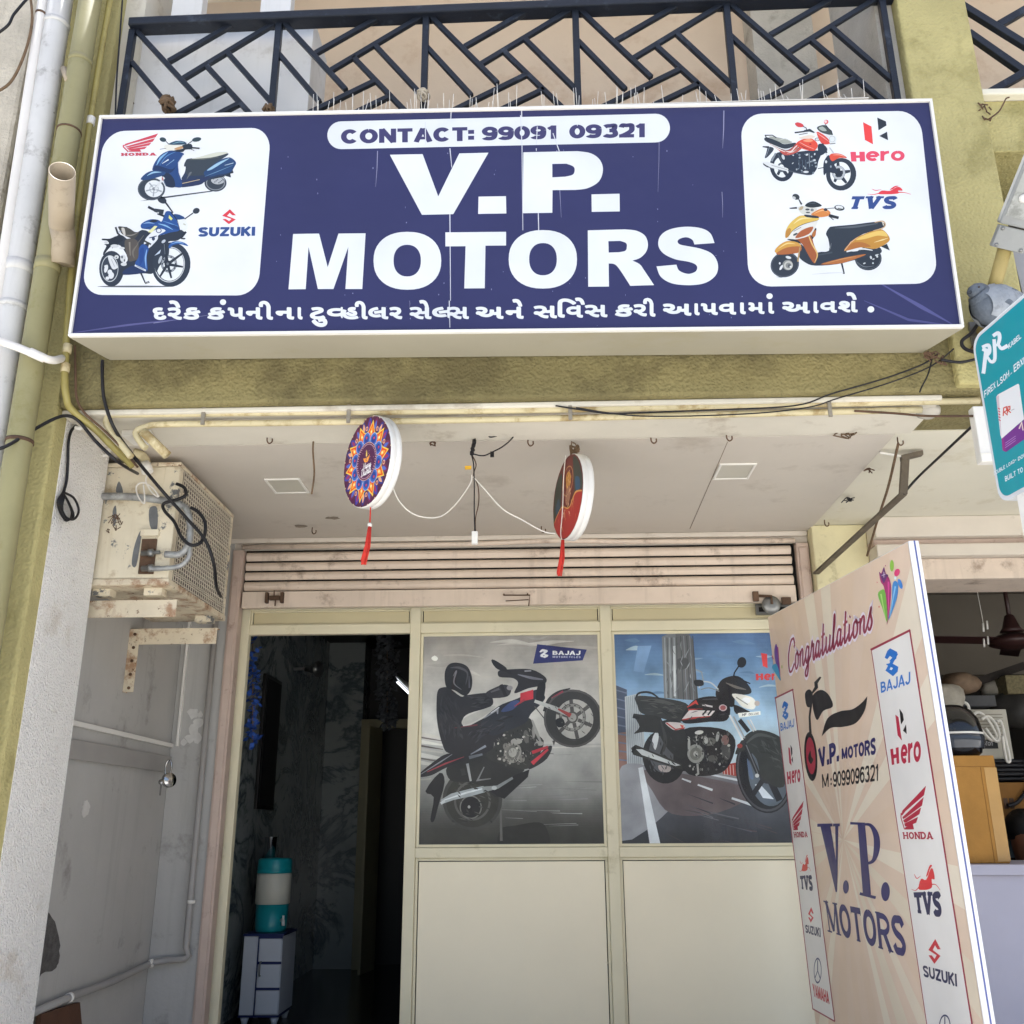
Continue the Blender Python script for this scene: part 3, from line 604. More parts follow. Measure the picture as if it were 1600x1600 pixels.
# right neighbour railing
r2 = thing('balcony_railing', (2.6, 3.5, 3.09 + E_), 'short black lattice railing at the top right corner beyond the olive column', 'railing')
for a, c in (((1500, 8), (1640, 95)), ((1512, 52), (1598, 112)), ((1560, 40), (1640, -6)), ((1535, 152), (1640, 92)), ((1500, -20), (1700, -28))): rb(a, c, .036, 'lattice_bar', .03, 3.6, r2)
for k in range(5):
    xa_, xb_ = 2.62 + k * .62, 3.24 + k * .62; zt_ = Y(1640, -20, 3.6).z + .0
    MB(m_bluebl).bar((xa_, 3.6, 3.086 + E_), (xa_, 3.6, zt_), .03, .03, (0, 1, 0)).build('baluster', r2, bevel=.003)
    MB(m_bluebl).bar((xa_, 3.6, zt_ + .022), (xb_, 3.6, zt_ + .022), .045, .06, (0, 1, 0)).build('handrail', r2)
    for (u0, v0), (u1, v1) in SEG[:6]:
        h_ = zt_ - 3.09 - E_; f_ = lambda u, v: Vector((xa_ + .62 * u, 3.602, zt_ - min(v, 1) * h_)); MB(m_bluebl).bar(f_(u0, v0), f_(u1, v1), .024, .022, (0, 1, 0)).build('lattice_bar', r2)
# boards behind the railing
m_wboard = mat('white_board', 'd9d8d6', .5, .03, 2, 0, 30, 'b3afa8', 3, .4, streak=('b5b0a8', .4))
bd = thing('white_cabinet', (-1.5, 3.7, 2.62 + E_), 'white board cabinet standing on the balcony behind the railing', 'cabinet')
x0, x1 = Y(216, 100, 3.62).x, Y(486, 100, 3.62).x
b = MB(m_wboard); b.box(x0, x1, 3.62, 3.9, 2.623 + E_, Y(300, 33, 3.62).z); b.build('box_panel', bd, bevel=.004)
b = MB(m_wboard); b.box(Y(266, 10, 3.64).x, Y(313, 10, 3.64).x, 3.66, 3.72, Y(300, 33, 3.62).z, 5.6); b.build('post', bd)
b = MB(m_wboard); b.box(Y(405, 10, 3.64).x, Y(452, 10, 3.64).x, 3.66, 3.72, Y(300, 33, 3.62).z, 5.6); b.build('post', bd)
for px, py in ((312, 50), (222, 65), (216, 112), (208, 162), (470, 42), (295, 49)):
    MB(m_rust).lathe([(.006, 0), (.007, .004), (.001, .006)], Y(px, py, 3.618), (0, -1, 0), 8).build('screw', bd)
# ------------------------------------------------------------------ pipes at the left edge
def vpipe(name, p0, p1, y, pxw, m, label, cat='pipe', rings=(), group='drainpipes down the left column', z0=0., z1=7.2, parts=True):
    a, c = Y(*p0, y), Y(*p1, y); x = (a.x + c.x) / 2
    wpx = pxw * ((Vector((a.x, a.y, a.z - ZC)).dot(DEP_W)) / F); r = wpx / 2
    o = thing(name, (x, y, 0), label, cat, group)
    sl_ = (c.x - a.x) / (c.z - a.z)
    MB(m).tube([(a.x + sl_ * (z - a.z), y, z) for z in (z1, 4.5, 3, 1.5, z0)], r, 20).build('shaft', o)
    for (px, py, mm, k) in rings:
        q = Y(px, py, y); xx = a.x + sl_ * (q.z - a.z); MB(mm).lathe([(r, -.012 * k), (r * 1.06, -.012 * k), (r * 1.06, .012 * k), (r, .012 * k)], (xx, y, q.z), (0, 0, 1), 20).build('clamp' if k < 1.5 else 'socket', o)
    return o
DEP_W = Vector((cz.x, cz.y, cz.z)) * -1
vpipe('drainpipe', (94, 0), (20, 480), 3.42, 37, m_pvc_wh, 'thick flaking white drainpipe second from the left edge', rings=((80, 40, m_pvc_wh, 1), (22, 480, m_pvc_wh, 1), (30, 420, m_pvc_wh, 2)))
vpipe('drainpipe', (67, 0), (17, 330), 3.38, 15, m_pvc_white, 'slim clean white pipe leftmost of the vertical pipes', rings=((64, 22, m_rust, .5),))
vpipe('drainpipe', (141, 0), (19, 762), 3.40, 33, m_pvc_ol, 'thick olive drainpipe beside the left olive column', rings=((129, 97, m_pvc_ol, 1), (111, 206, m_rust, .35), (32, 690, m_rust, .6), (67, 417, m_pvc_ol, 2)))
# open stub
o = thing('pipe_stub', Y(96, 300, 3.3), 'short tan pipe stub with its open mouth facing up beside the olive drainpipe', 'pipe', 'drainpipes down the left column')
c0, c1 = Y(97, 268, 3.06), Y(96, 352, 3.33); r = abs(Y(115, 266, 3.28).x - Y(79, 266, 3.28).x) / 2
b = MB(m_pvc_tan); ax = (c0 - c1); L_ = ax.length
b.lathe([(r, 0), (r, L_), (r * .92, L_), (r * .9, .02)], c1, ax, 28, caps=False); b.build('tube', o)
MB(m_pvc_tan).tube([c1, c1 + Vector((0, .04, -.05)), c1 + Vector((-.01, .07, -.14))], [r, r * .98, r * .95], 20).build('elbow', o)
o = MB(m_pvc_tan).tube([Y(100, 108, 3.40), Y(108, 128, 3.37)], .016, 10).build('pipe_hook'); tag(o, 'stubby tan pipe hook clipped to the olive drainpipe', 'hook')
# yellow thin conduit turning into the horizontal conduits under the beam
yy = 3.46
pts = [Y(172, 0, yy), Y(150, 130, yy), Y(124, 309, yy), Y(112, 420, yy), Y(104, 530, yy), Y(101, 590, yy), Y(104, 622, yy + .02), Y(112, 640, yy + .06), Y(150, 672, 3.60), Y(175, 697, 3.62), Y(207, 728, 3.72)]
pts = [pts[0] + (pts[0] - pts[1]) * 2] + pts
o = thing('conduit', Y(104, 560, yy), 'thin yellowish electrical conduit running down the column and bending under the beam', 'conduit')
b = MB(m_pvc_yel); b.tube(spline([tuple(p) for p in pts], 4), .0145, 12); b.build('pipe', o)
for px, py in ((142, 189), (105, 545), (102, 575)):
    q = Y(px, py, yy); MB(m_white if py < 500 else m_conduit).lathe([(.016, -.02), (.018, -.018), (.018, .018), (.016, .02)], q, Y(px - 6, py + 40, yy) - q, 12).build('coupling', o)
o = thing('conduit', Y(40, 550, 3.33), 'white conduit crossing in front of the drainpipes to the yellow conduit', 'conduit')
MB(m_pvc_white).tube(spline([tuple(p) for p in (Y(-30, 524, 3.31), Y(20, 540, 3.31), Y(60, 556, 3.32), Y(82, 563, 3.36), Y(97, 560, 3.45))], 4), .0155, 12).build('pipe', o)
MB(m_pvc_white).lathe([(.0165, -.03), (.018, -.028), (.018, .028), (.0165, .03)], Y(58, 555, 3.32), Y(70, 560, 3.335) - Y(50, 551, 3.315), 12).build('coupling', o)
# horizontal conduits under the beam
def hcond(pxs, y, r, label):
    o = thing('conduit', Y(*pxs[0], y), label, 'conduit', 'cream conduits under the beam')
    MB(m_conduit).tube(spline([tuple(Y(a, c, y)) for a, c in pxs], 5), r, 12).build('pipe', o); return o
c1 = hcond([(205, 714), (196, 703), (172, 672), (166, 658), (172, 650), (188, 648), (420, 645), (800, 641), (1200, 633), (1530, 626)], 3.60, .0135, 'upper cream conduit fixed along the underside of the olive beam')
c2 = hcond([(228, 700), (222, 694), (212, 676), (228, 667), (260, 663), (420, 661), (800, 655), (1200, 646), (1440, 640)], 3.625, .0135, 'lower cream conduit fixed along the underside of the olive beam')
MB(m_conduit).tube([Y(223, 674, 3.6), Y(262, 712, 3.64)], .02, 12).build('sleeve', c2)
m_clip = mat('clip_metal', '9a9284', .5, .15, 20, metal=.4)
for px in (318, 545, 891, 1296):
    b = MB(m_clip); py = 650 - (px - 300) * .0125
    b.box(Y(px - 3, py, 3.583).x, Y(px + 3, py, 3.583).x, 3.576, 3.584, Y(px, py + 14, 3.583).z, Y(px, py - 15, 3.583).z)
    b.build('saddle_clip', c1)
# ------------------------------------------------------------------ outdoor air conditioner
AX1 = -1.632; AY0, AY1 = 4.06, 4.84; AZ1 = Z(275, 725, 1.585).z; AZ0 = Y(240, 908, AY0).z; AX0 = -2.0
ac = thing('air_conditioner', ((AX0 + AX1) / 2, (AY0 + AY1) / 2, AZ0), 'rusty cream outdoor air conditioner unit on wall brackets left of the shutter', 'air conditioner')
b = MB(m_acbody); b.box(AX0, AX1 - .012, AY0, AY1, AZ0 + .012, AZ1 - .012); b.build('casing', ac, bevel=.006)
b = MB(m_acrust); b.box(AX0 - .01, AX1 + .006, AY0 - .008, AY1 + .006, AZ0 - .018, AZ0 + .0115); b.build('base_tray', ac, bevel=.004)
b = MB(m_acrust); b.box(AX0 - .005, AX1 + .004, AY0 - .006, AY1 + .006, AZ1 - .0115, AZ1 + .008); b.build('top_cover', ac, bevel=.006)
b = MB(m_acbody); b.box(AX1 - .0115, AX1 + .002, AY1 - .025, AY1 + .002, AZ0 + .012, AZ1 - .012); b.build('corner_post', ac, bevel=.003)
b = MB(m_acbody); b.box(AX1 - .07, AX1 + .001, AY0 - .004, AY0 + .05, AZ0 + .0125, AZ1 - .0125); b.build('corner_post', ac, bevel=.006)
b = MB(m_fins); b.box(AX1 - .0118, AX1 - .006, AY0 + .055, AY1 - .028, AZ0 + .02, AZ1 - .02); b.build('condenser', ac)
b = MB(m_mesh); n = 26
for i in range(n):
    y = AY0 + .06 + (AY1 - AY0 - .095) * i / (n - 1); b.tube([(AX1 - .001, y, AZ0 + .014), (AX1 - .001, y, AZ1 - .014)], .0032, 5, caps=False, smooth=False)
for i in range(26):
    z = AZ0 + .02 + (AZ1 - AZ0 - .04) * i / 25
    b.tube([(AX1 + .0015, AY0 + .055, z), (AX1 + .0015, AY1 - .028, z)], .0026, 5, caps=False, smooth=False)
for i in range(4):
    z = AZ0 + .05 + (AZ1 - AZ0 - .1) * i / 3; b.tube([(AX1 + .004, AY0 + .05, z), (AX1 + .004, AY1 - .02, z)], .003, 5, caps=False)
b.build('grille', ac)
ya = AY0 - .012
b = MB(m_acrust, m_dark); c = Y(230, 872, ya)
b.box(Y(221, 850, ya).x, Y(244, 850, ya).x, AY0 - .012, AY0 - .0005, Y(230, 896, ya).z, Y(230, 842, ya).z, m_rust); b.box(Y(220, 838, ya).x, Y(248, 838, ya).x, AY0 - .02, AY0 - .001, Y(230, 837.5, ya).z, Y(230, 828, ya).z, m_acbody); b.build('valve_recess', ac)
b = MB(m_steel); 
for py in (864, 888): b.lathe([(.013, -.03), (.013, .0), (.018, .0), (.018, .02), (.009, .02), (.009, .05)], Y(232, py, ya - .02), (1, 0, .05), 8)
b.build('service_valve', ac)
yp = AY0 - .035
b = MB(m_foil); b.tube(spline([tuple(p) for p in (Y(120, 776, yp), Y(200, 776, yp), Y(262, 783, yp), Y(283, 789, yp))], 6), .017, 12); b.tube(spline([tuple(p) for p in (Y(270, 785, yp), Y(288, 792, yp), Y(295, 806, yp), Y(297, 835, yp), Y(292, 855, yp), Y(280, 866, yp), Y(258, 866, yp))], 6), .015, 12); b.tube(spline([tuple(p) for p in (Y(296, 845, yp), Y(296, 868, yp), Y(282, 884, yp), Y(255, 888, yp), Y(236, 889, yp))], 6), .011, 10)
b.build('insulated_pipe', ac)
b = MB(m_blackpl); b.tube(spline([tuple(p) for p in (Y(276, 756, yp - .01), Y(288, 762, yp - .02), Y(290, 774, yp - .02), Y(275, 781, yp - .03), Y(256, 787, yp - .03), Y(257, 798, yp - .03), Y(272, 815, yp - .03), Y(283, 838, yp - .04), Y(297, 851, yp - .04), Y(312, 849, yp - .03), Y(320, 835, yp - .02), Y(320, 815, yp - .02), Y(310, 800, yp - .02), Y(298, 793, yp - .02))], 6), .0075, 8); b.build('power_cord', ac)
m_peel = mat('bare_grey_metal', '6a6c6e', .6, .15, 20, .2, 80)
for pts in ([(233, 797), (239, 791), (246, 795), (246, 824), (241, 832), (234, 820)], [(222, 828), (219, 850), (213, 884), (206, 882), (209, 858), (216, 836)], [(181, 768), (186, 752), (192, 766), (190, 772)], [(176, 800), (181, 790), (182, 812), (178, 822)]):
    MB(m_peel).prism([Y(x, y, AY0 - .0008) for x, y in spline(pts, 3, True)], (0, -.0012, 0)).build('bare_patch', ac)
b = MB(m_rust); rr = random.Random(12)
for i in range(7):
    x, y = rr.uniform(172, 200), rr.uniform(795, 835); b.tube(spline([tuple(Y(x + rr.uniform(-9, 9), y + rr.uniform(-9, 9), AY0 - .002)) for _ in range(4)], 4), .0016, 5)
b.build('scribble', ac)
b = MB(m_pvc_white); b.tube(spline([tuple(p) for p in (Y(232, 737, yp - .02), Y(228, 752, yp - .02), Y(238, 770, yp - .02), Y(248, 776, yp - .02), Y(238, 762, yp - .02), Y(224, 754, yp - .02), Y(213, 760, yp - .02), Y(216, 776, yp - .02), Y(226, 786, yp - .02), Y(224, 756, yp - .02))], 5), .0035, 6); b.build('white_wire', ac)
b = MB(m_blackpl); b.tube(spline([tuple(p) for p in (Y(228, 736, 4.0), Y(228, 722, 4.0), Y(222, 712, 4.0), Y(208, 706, 3.98))], 5), .02, 10, m_conduit); b.tube([Y(226, 724, 4.0), Y(231, 738, 4.0)], .026, 10, m_white); b.build('flexible_duct', ac)
def bracket(y, pl, pr, zt, zbm, leg, label):
    o = thing('wall_bracket', (-2.06, y, Y(200, pl[1], y).z), label, 'bracket', 'air conditioner brackets')
    xr_ = Y(*pr, y).x; zt_ = Y(*pr, y).z; zb_ = Y(pr[0], zbm, y).z
    b = MB(m_acrust); b.box(-2.058, xr_, y - .004, y, zb_, zt_); b.box(-2.058, xr_, y + .0003, y + .04, zt_ - .004, zt_); b.build('arm', o, bevel=.003)
    b = MB(m_acrust); b.box(-2.056, -2.052 + .045, y - .0085, y - .0045, leg, zt_ - .004); b.box(-2.0595, -2.0562, y - .0085, y + .04, leg, zt_ - .004); b.build('leg', o)
    for k in range(5):
        z = zt_ - .03 - (zt_ - leg - .05) * k / 4; MB(m_rust).lathe([(.008, 0), (.008, .004), (.005, .007), (.001, .008)], (-2.03, y - .0088, z), (0, -1, 0), 8).build('bolt', o)
    return o
bracket(4.13, (140, 940), (277, 937), 0, 964, 0.6 + E_, 'nearer rusty bracket arm under the front of the air conditioner')
bracket(4.72, (170, 982), (340, 981), 0, 1006, Y(170, 1082, 4.72).z, 'farther rusty bracket with its leg bolted to the grey wall')
b = MB(m_acbody, m_rust)
for px, y in ((240, 4.12), (318, 4.7), (160, 4.12)):
    q = Y(px, 925 if y < 4.5 else 966, y); MB(m_acbody).box(q.x - .04, q.x + .04, y - .01, y + .05, AZ0 - .05, AZ0 - .019).build('foot', ac)
# ------------------------------------------------------------------ grey recess wall fittings
XW = -2.06
def wallpt(px, py, off=0.): return X(px, py, XW + off)
def trunk(name, pts, r, label, m=m_white, sq=True):
    o = thing(name, pts[0], label, 'wire duct')
    for i in range(len(pts) - 1):
        MB(m).bar(pts[i], pts[i + 1], r, r * .6, (1, 0, 0) if abs(pts[i].x - pts[i + 1].x) < .01 else (0, 1, 0)).build('duct_cover', o, bevel=.002)
    return o
p0 = wallpt(100, 1126, .01); p1 = wallpt(273, 1166, .01)
trunk('wire_duct', [p0, Vector((XW + .01, 5.39, p1.z - (p1.y - 5.39) * 0)) if False else p1], .022, 'white wire duct running back along the grey side wall', m_white)
q0 = Y(277, 1166, 5.40); q1 = Y(296, 985, 5.40); q1.x = q0.x
trunk('wire_duct', [q0, Vector((q0.x, 5.40, CE - .09))], .022, 'white wire duct rising in the corner of the grey wall below the air conditioner', m_white)
hb = thing('hasp_bar', wallpt(180, 1180, .01), 'grey painted steel bar on the side wall with a padlock hanging from its end', 'bar')
a, c = wallpt(104, 1169, .012), wallpt(266, 1195, .012); MB(m_gconduit).bar(a, c, .085, .012, (1, 0, 0)).build('bar', hb, bevel=.003)
ms = mat('chrome_lock', 'b0b0b0', .15, .05, 5, metal=1.0)
pk = thing('padlock', Y(260, 1215, 5.3), 'round chrome padlock with keys hanging from the grey bar end', 'padlock')
yk = 5.05; cpk = Y(264, 1219, yk)
MB(ms).lathe([(.004, -.014), (.034, -.014), (.037, -.009), (.037, .009), (.034, .014), (.004, .014)], cpk, (.75, -.6, .1), 24).build('body', pk)
MB(ms).tube(spline([tuple(Y(x, y, yk)) for x, y in ((258, 1212), (259, 1196), (264, 1187), (268, 1194), (266, 1210))], 5), .005, 8).build('shackle', pk)
b = MB(ms); kq = Y(252, 1222, yk - .04); b.lathe([(.014, -.0015), (.014, .0015)], kq, (.3, -1, .2), 14); b.bar(kq, Y(250, 1243, yk - .04), .008, .003, (0, 1, 0)); b.build('key', pk)
# grey conduit down the corner and along the wall
o = thing('conduit', Y(300, 1480, 5.37), 'grey conduit down the wall corner bending along the side wall near the floor', 'conduit')
v0 = Y(307, 1300, 5.37); xx = v0.x
pl_ = [Vector((xx + .0, 5.37, CE - .08)), Vector((xx, 5.37, Y(297, 1480, 5.37).z)), Y(295, 1493, 5.37), Y(288, 1498, 5.37), Y(262, 1500, 5.37), Y(238, 1504, 5.37)]
wl = [wallpt(228, 1509, .03), wallpt(175, 1534, .03), wallpt(110, 1558, .03), wallpt(40, 1587, .03)]
MB(m_gconduit).tube([tuple(p) for p in pl_] + [tuple(p) for p in wl], .0165, 10).build('pipe', o)
for q, d in ((Y(299, 1409, 5.37), (0, 0, 1)), (Y(236, 1505, 5.35), (1, 0, .1)), (wallpt(108, 1559, .03), (0, 1, 0))):
    MB(m_white).lathe([(.018, -.008), (.021, -.008), (.021, .008), (.018, .008)], q, d, 12).build('saddle_clip', o)
o = MB(m_wood).hexa([wallpt(57, 1585, .03), wallpt(118, 1566, .03), wallpt(126, 1660, .03), wallpt(50, 1660, .03)] + [p + Vector((.02, 0, 0)) for p in (wallpt(57, 1585, .03), wallpt(118, 1566, .03), wallpt(126, 1660, .03), wallpt(50, 1660, .03))]).build('board'); tag(o, 'dark brown board leaning on the grey wall at the bottom left', 'board')
# bare cement patch and torn sticker marks on the wall
m_cem = mat('bare_cement', '5b5856', .95, .25, 30, .9, 160)
def blot(name, pts, off, m, label, cat):
    rr = random.Random(len(name) + int(pts[0][0])); sp = spline(pts, 5, True); q = [wallpt(x + rr.uniform(-1, 1), y + rr.uniform(-1, 1), off) for x, y in sp]
    o = MB(m).prism(q, (.003, 0, 0)).build(name); return tag(o, label, cat)
blot('cement_patch', [(62, 1425), (84, 1440), (92, 1470), (90, 1505), (80, 1517), (66, 1520), (55, 1525)], .001, m_cem, 'dark rough patch of bare cement on the grey wall by the white column', 'wall patch')
m_torn = mat('torn_paper', 'c9c7c2', .8, .06, 20)
blot('torn_paper', [(130, 1258), (134, 1250), (140, 1258), (136, 1272), (130, 1278), (127, 1268)], .001, m_torn, 'small torn scrap of white paper stuck mid-height on the grey wall', 'paper scrap')
o = MB(m_torn)
rr = random.Random(3)
for (x, y, s_) in ((302, 1115, 9), (310, 1130, 8), (303, 1142, 9), (296, 1154, 7), (308, 1152, 8), (287, 1160, 5), (313, 1117, 5)):
    o.prism([Y(x + dx * s_ * rr.uniform(.6, 1.2), y + dy * s_ * rr.uniform(.6, 1.2), 5.4085) for dx, dy in ell(0, 0, 1, 1.1, 0, 9)], (0, -.002 - rr.random() * .001, 0))
tag(o.build('torn_paper'), 'white torn poster remains peeling beside the corner wire duct', 'paper scrap')
# ------------------------------------------------------------------ loose cables
def cable(pts, r, label, name='cable', cat='cable', m=m_blackpl, n=6, group=None):
    return tag(MB(m).tube(spline([tuple(p) for p in pts], n), r, 8).build(name), label, cat, group)
cable([Y(-20, 706, 3.3), Y(10, 697, 3.32), Y(55, 670, 3.42), Y(88, 653, 3.48), Y(108, 650, 3.52), Y(125, 660, 3.55), Y(150, 690, 3.58), Y(185, 722, 3.62), Y(215, 740, 3.95)], .007, 'black cable drooping in from the left edge to the column top')
cable([Y(160, 563, 3.5), Y(160, 590, 3.5), Y(163, 625, 3.52), Y(178, 668, 3.56), Y(205, 708, 3.7), Y(250, 763, 3.9), Y(290, 808, 3.95), Y(320, 843, 3.96), Y(334, 880, 4.0), Y(338, 915, 4.15), Y(345, 932, 4.5)], .0075, 'long black cable hanging from the sign across the air conditioner')
cable([Y(117, 540, 3.5), Y(118, 590, 3.5), Y(120, 622, 3.5), Y(132, 645, 3.54), Y(160, 670, 3.58), Y(190, 700, 3.6), Y(215, 730, 3.7)], .005, 'thin dark cable beside the yellow conduit below the sign corner', m=m_rust)
cl = thing('cable_coil', X(105, 790, -1.94), 'black cable coil hanging on the white column face', 'cable')
xc = -1.942
b = MB(m_blackpl); b.tube(spline([tuple(X(x, y, xc)) for x, y in ((122, 663), (112, 672), (107, 690), (106, 720), (104, 750), (99, 770))], 6), .006, 8); b.build('drop', cl)
b = MB(m_blackpl)
for k in range(5): b.tube(spline([tuple(X(x + k * .8, y + k * 1.2, xc + .004 * k)) for x, y in ((98, 770), (90 + k, 785), (97, 806), (108 - k, 812 - k), (112, 800), (104, 780), (98, 770))], 5), .0045, 7)
b.tube(spline([tuple(X(x, y, xc + .02)) for x, y in ((99, 769), (115, 778), (123, 797), (116, 811), (103, 808), (94, 790))], 5), .005, 7); b.build('coil', cl)
for (px, py) in ((124, 660), (165, 702)):
    o = MB(m_white).tube(spline([tuple(Y(x, y, 3.62 if py < 680 else 3.98)) for x, y in ((px - 6, py + 8), (px + 2, py + 9), (px + 5, py), (px - 2, py - 5))], 4), .009, 8).build('hook_clip'); tag(o, 'white plastic cable clip at the top of the white column, %s' % ('nearest the olive front' if py < 680 else 'next to the air conditioner'), 'clip')
cable([Y(-15, 60, 3.3), Y(12, 40, 3.3), Y(22, 22, 3.3), Y(45, -5, 3.3)], .006, 'black wire loop on the weathered wall at the top left')
cable([Y(-20, 150, 3.35), Y(15, 130, 3.35), Y(38, 85, 3.35), Y(50, 35, 3.35), Y(47, -10, 3.35)], .006, 'brown wire curving down the weathered wall beside the slim white pipe', m=m_rope)
cable([Y(192, -10, 3.5), Y(187, 60, 3.5), Y(182, 130, 3.5), Y(180, 190, 3.5)], .004, 'thin dark wire straight down beside the left end of the railing')
# ------------------------------------------------------------------ the big shop sign
YS = 3.25
m_vinyl = mat_print('printed_vinyl', .42, wave=.45, wscale=2.2)
m_edge = mat('sign_edge_aluminium', 'dedcd6', .4, .04, 3)
m_signbox = mat('sign_box_sheet', 'a8a290', .6, .05, 1.5, .04, 6, 'a39b82', 2, .42)
NV = '343663'; WH = 'eef2f5'
sg = thing('shop_sign', (-.1, 3.4, 1.75 + E_), 'large navy shop sign with white lettering and pictures of two-wheelers above the entrance', 'sign')
SP = lambda x, y: Y(x, y, YS)
TLs, TRs, BRs, BLs = SP(157, 183), SP(1455, 157), SP(1505, 513), SP(108, 527)
D3 = Vector((0, .27, 0)); inn = Vector((0, .006, 0))
b = MB(m_signbox); b.hexa([p + inn for p in (BLs, BRs, TRs, TLs)] + [Vector((p.x + dx, 3.53, p.z + dz)) for p, dx, dz in ((BLs, .03, .045), (BRs, -.04, .045), (TRs, -.04, 0), (TLs, .03, 0))]); b.build('box', sg, bevel=.002)
b = MB(m_edge)
w = .011
cs = [BLs, BRs, TRs, TLs]; ctr = sum(cs, Vector()) / 4
for i in range(4):
    p, q = cs[i], cs[(i + 1) % 4]; n_ = Vector((0, 1, 0)).cross(q - p).normalized()
    if n_.dot(ctr - p) < 0: n_ = -n_
    b.obox((p + q) / 2 + n_ * w / 2 + Vector((0, -.004, 0)), (q - p) / 2 - (q - p).normalized() * (w * (0 if i % 2 == 0 else 1) + .0004 * (i % 2)), n_ * w / 2, (0, .009, 0), m_edge)
b.build('edge_trim', sg, bevel=.002)
b = MB(m_rust)
for px, py in ((124, 530), (500, 527), (790, 524), (1130, 520), (1470, 518)): q = Y(px, py + 4, 3.27); b.lathe([(.006, 0), (.006, .004), (.001, .006)], Vector((q.x, 3.27, q.z + .004)), (0, -.3, -1), 8)
pf = Print(SP, (0, -1, 0), m_vinyl, .76, 0.001)
pf.poly([(157, 183), (1455, 157), (1505, 513), (108, 527)], NV)
for a, c, wd in (((590, 236), (587, 292), 1.2), ((1128, 300), (1129, 340), .8), ((870, 235), (877, 340), 1.2), ((1131, 173), (1129, 232), 1.6), ((1030, 200), (1028, 300), .7), ((240, 505), (330, 492), .8), ((640, 470), (640, 480), .6)):
    pf.line([a, ((a[0] + c[0]) / 2 + .6, (a[1] + c[1]) / 2), c], [wd, wd * .8, .3], '9d9dbb')
for a, c in (((705, 170), (703, 228)), ((703, 232), (706, 262)), ((703, 335), (704, 470)), ((702, 470), (703, 512)), ((815, 170), (817, 360)), ((841, 330), (843, 410)), ((838, 232), (838, 236))):
    pf.line([a, c], [1.6, 1.0], 'd6d8e2')
rr = random.Random(5)
for i in range(60):
    x, y = rr.uniform(430, 1160), rr.uniform(195, 510); pf.ell(x, y, rr.uniform(.3, .8), rr.uniform(.4, 1.6), '8f90b4')
pf.line([(1370, 440), (1440, 480), (1490, 508)], [1, 6, 1], '5a5b90'); pf.line([(1350, 470), (1420, 500), (1500, 511)], [1, 4, 1], '56578a'); pf.line([(115, 520), (200, 508), (300, 497)], [1, 3, .5], '605f90')  # paler strokes paint the light along the banner's wrinkles
pf.build('banner_face', sg)
H3 = pf.h + .0001
pl = Print(SP, (0, -1, 0), m_vinyl, .76, H3)
pl.tf = (430, 340, 4.444)
pl.poly([(125, 115), (305, 112), (365, 345), (440, 112), (628, 110), (605, 497), (488, 497), (508, 205), (405, 497), (297, 497), (232, 205), (212, 498), (93, 499)], WH)
def sup(cx_, cy_, rx, ry, n=40, e=2.25):
    o = []
    for i in range(n):
        a = 2 * math.pi * i / n; c_, s_ = math.cos(a), math.sin(a); o.append((cx_ + rx * abs(c_) ** (2 / e) * (1 if c_ > 0 else -1), cy_ + ry * abs(s_) ** (2 / e) * (1 if s_ > 0 else -1)))
    return o
pl.poly(sup(918, 301, 235, 201), WH); pl.poly(sup(917, 300, 95, 110), NV)
pl.poly([(1182, 104), (1603, 100), (1603, 195), (1460, 196), (1455, 492), (1313, 493), (1322, 200), (1182, 201)], WH)
pl.tf = (780, 340, 4.444)
pl.poly(sup(303, 291, 237, 203), WH); pl.poly(sup(304, 290, 96, 112), NV)
pl.poly([(615, 90)] + spline([(870, 83), (950, 92), (1010, 125), (1032, 180), (1022, 235), (980, 280), (925, 300)], 5) + spline([(925, 300), (975, 325), (1005, 365), (1075, 470)], 4)[1:] + [(910, 475)] + spline([(910, 475), (835, 360), (800, 325), (760, 320)], 4)[1:] + [(762, 480), (618, 481)], WH)
pl.poly([(758, 165)] + spline([(840, 163), (880, 178), (886, 205), (875, 232), (830, 242)], 5) + [(760, 244)], NV)
pl.poly([(1495, 178), (1355, 188)] + spline([(1355, 188), (1340, 155), (1300, 138), (1255, 148), (1238, 168), (1255, 188), (1310, 200), (1400, 218), (1480, 255), (1517, 320), (1510, 390), (1460, 440), (1390, 465), (1290, 470), (1190, 455), (1120, 410), (1092, 340)], 5)[1:] + spline([(1230, 328), (1250, 370), (1310, 392), (1360, 378), (1375, 350), (1360, 325), (1310, 307), (1220, 290), (1140, 250), (1105, 195), (1118, 130), (1180, 85), (1290, 65), (1400, 75), (1465, 110), (1495, 178)], 5)[:-1], WH)
pl.tf = (500, 170, 2.857)
pl.poly([(312, 206), (458, 203), (528, 392), (622, 200), (752, 197), (595, 471), (455, 474)], WH)
pl.poly([(708, 393), (830, 391), (832, 468), (706, 470)], WH); pl.poly([(1212, 383), (1337, 380), (1338, 459), (1213, 461)], WH)
pl.poly([(908, 195)] + spline([(1150, 190), (1210, 200), (1250, 230), (1263, 275), (1245, 325), (1195, 355), (1140, 363)], 5) + [(1038, 364), (1037, 465), (905, 467)], WH)
pl.poly([(1037, 247)] + spline([(1100, 246), (1130, 258), (1137, 275), (1128, 295), (1095, 304)], 5) + [(1037, 307)], NV)
pl.build('lettering', sg)
pc = Print(SP, (0, -1, 0), m_vinyl, .76, H3); pc.tf = (500, 170, 2.857)
pc.poly([(95 + 62 * math.cos(math.radians(a)), 119 - 62 * math.sin(math.radians(a))) for a in range(270, 89, -12)] + [(1498 + 64 * math.cos(math.radians(a)), 87 - 64 * math.sin(math.radians(a))) for a in range(90, -91, -12)], WH)
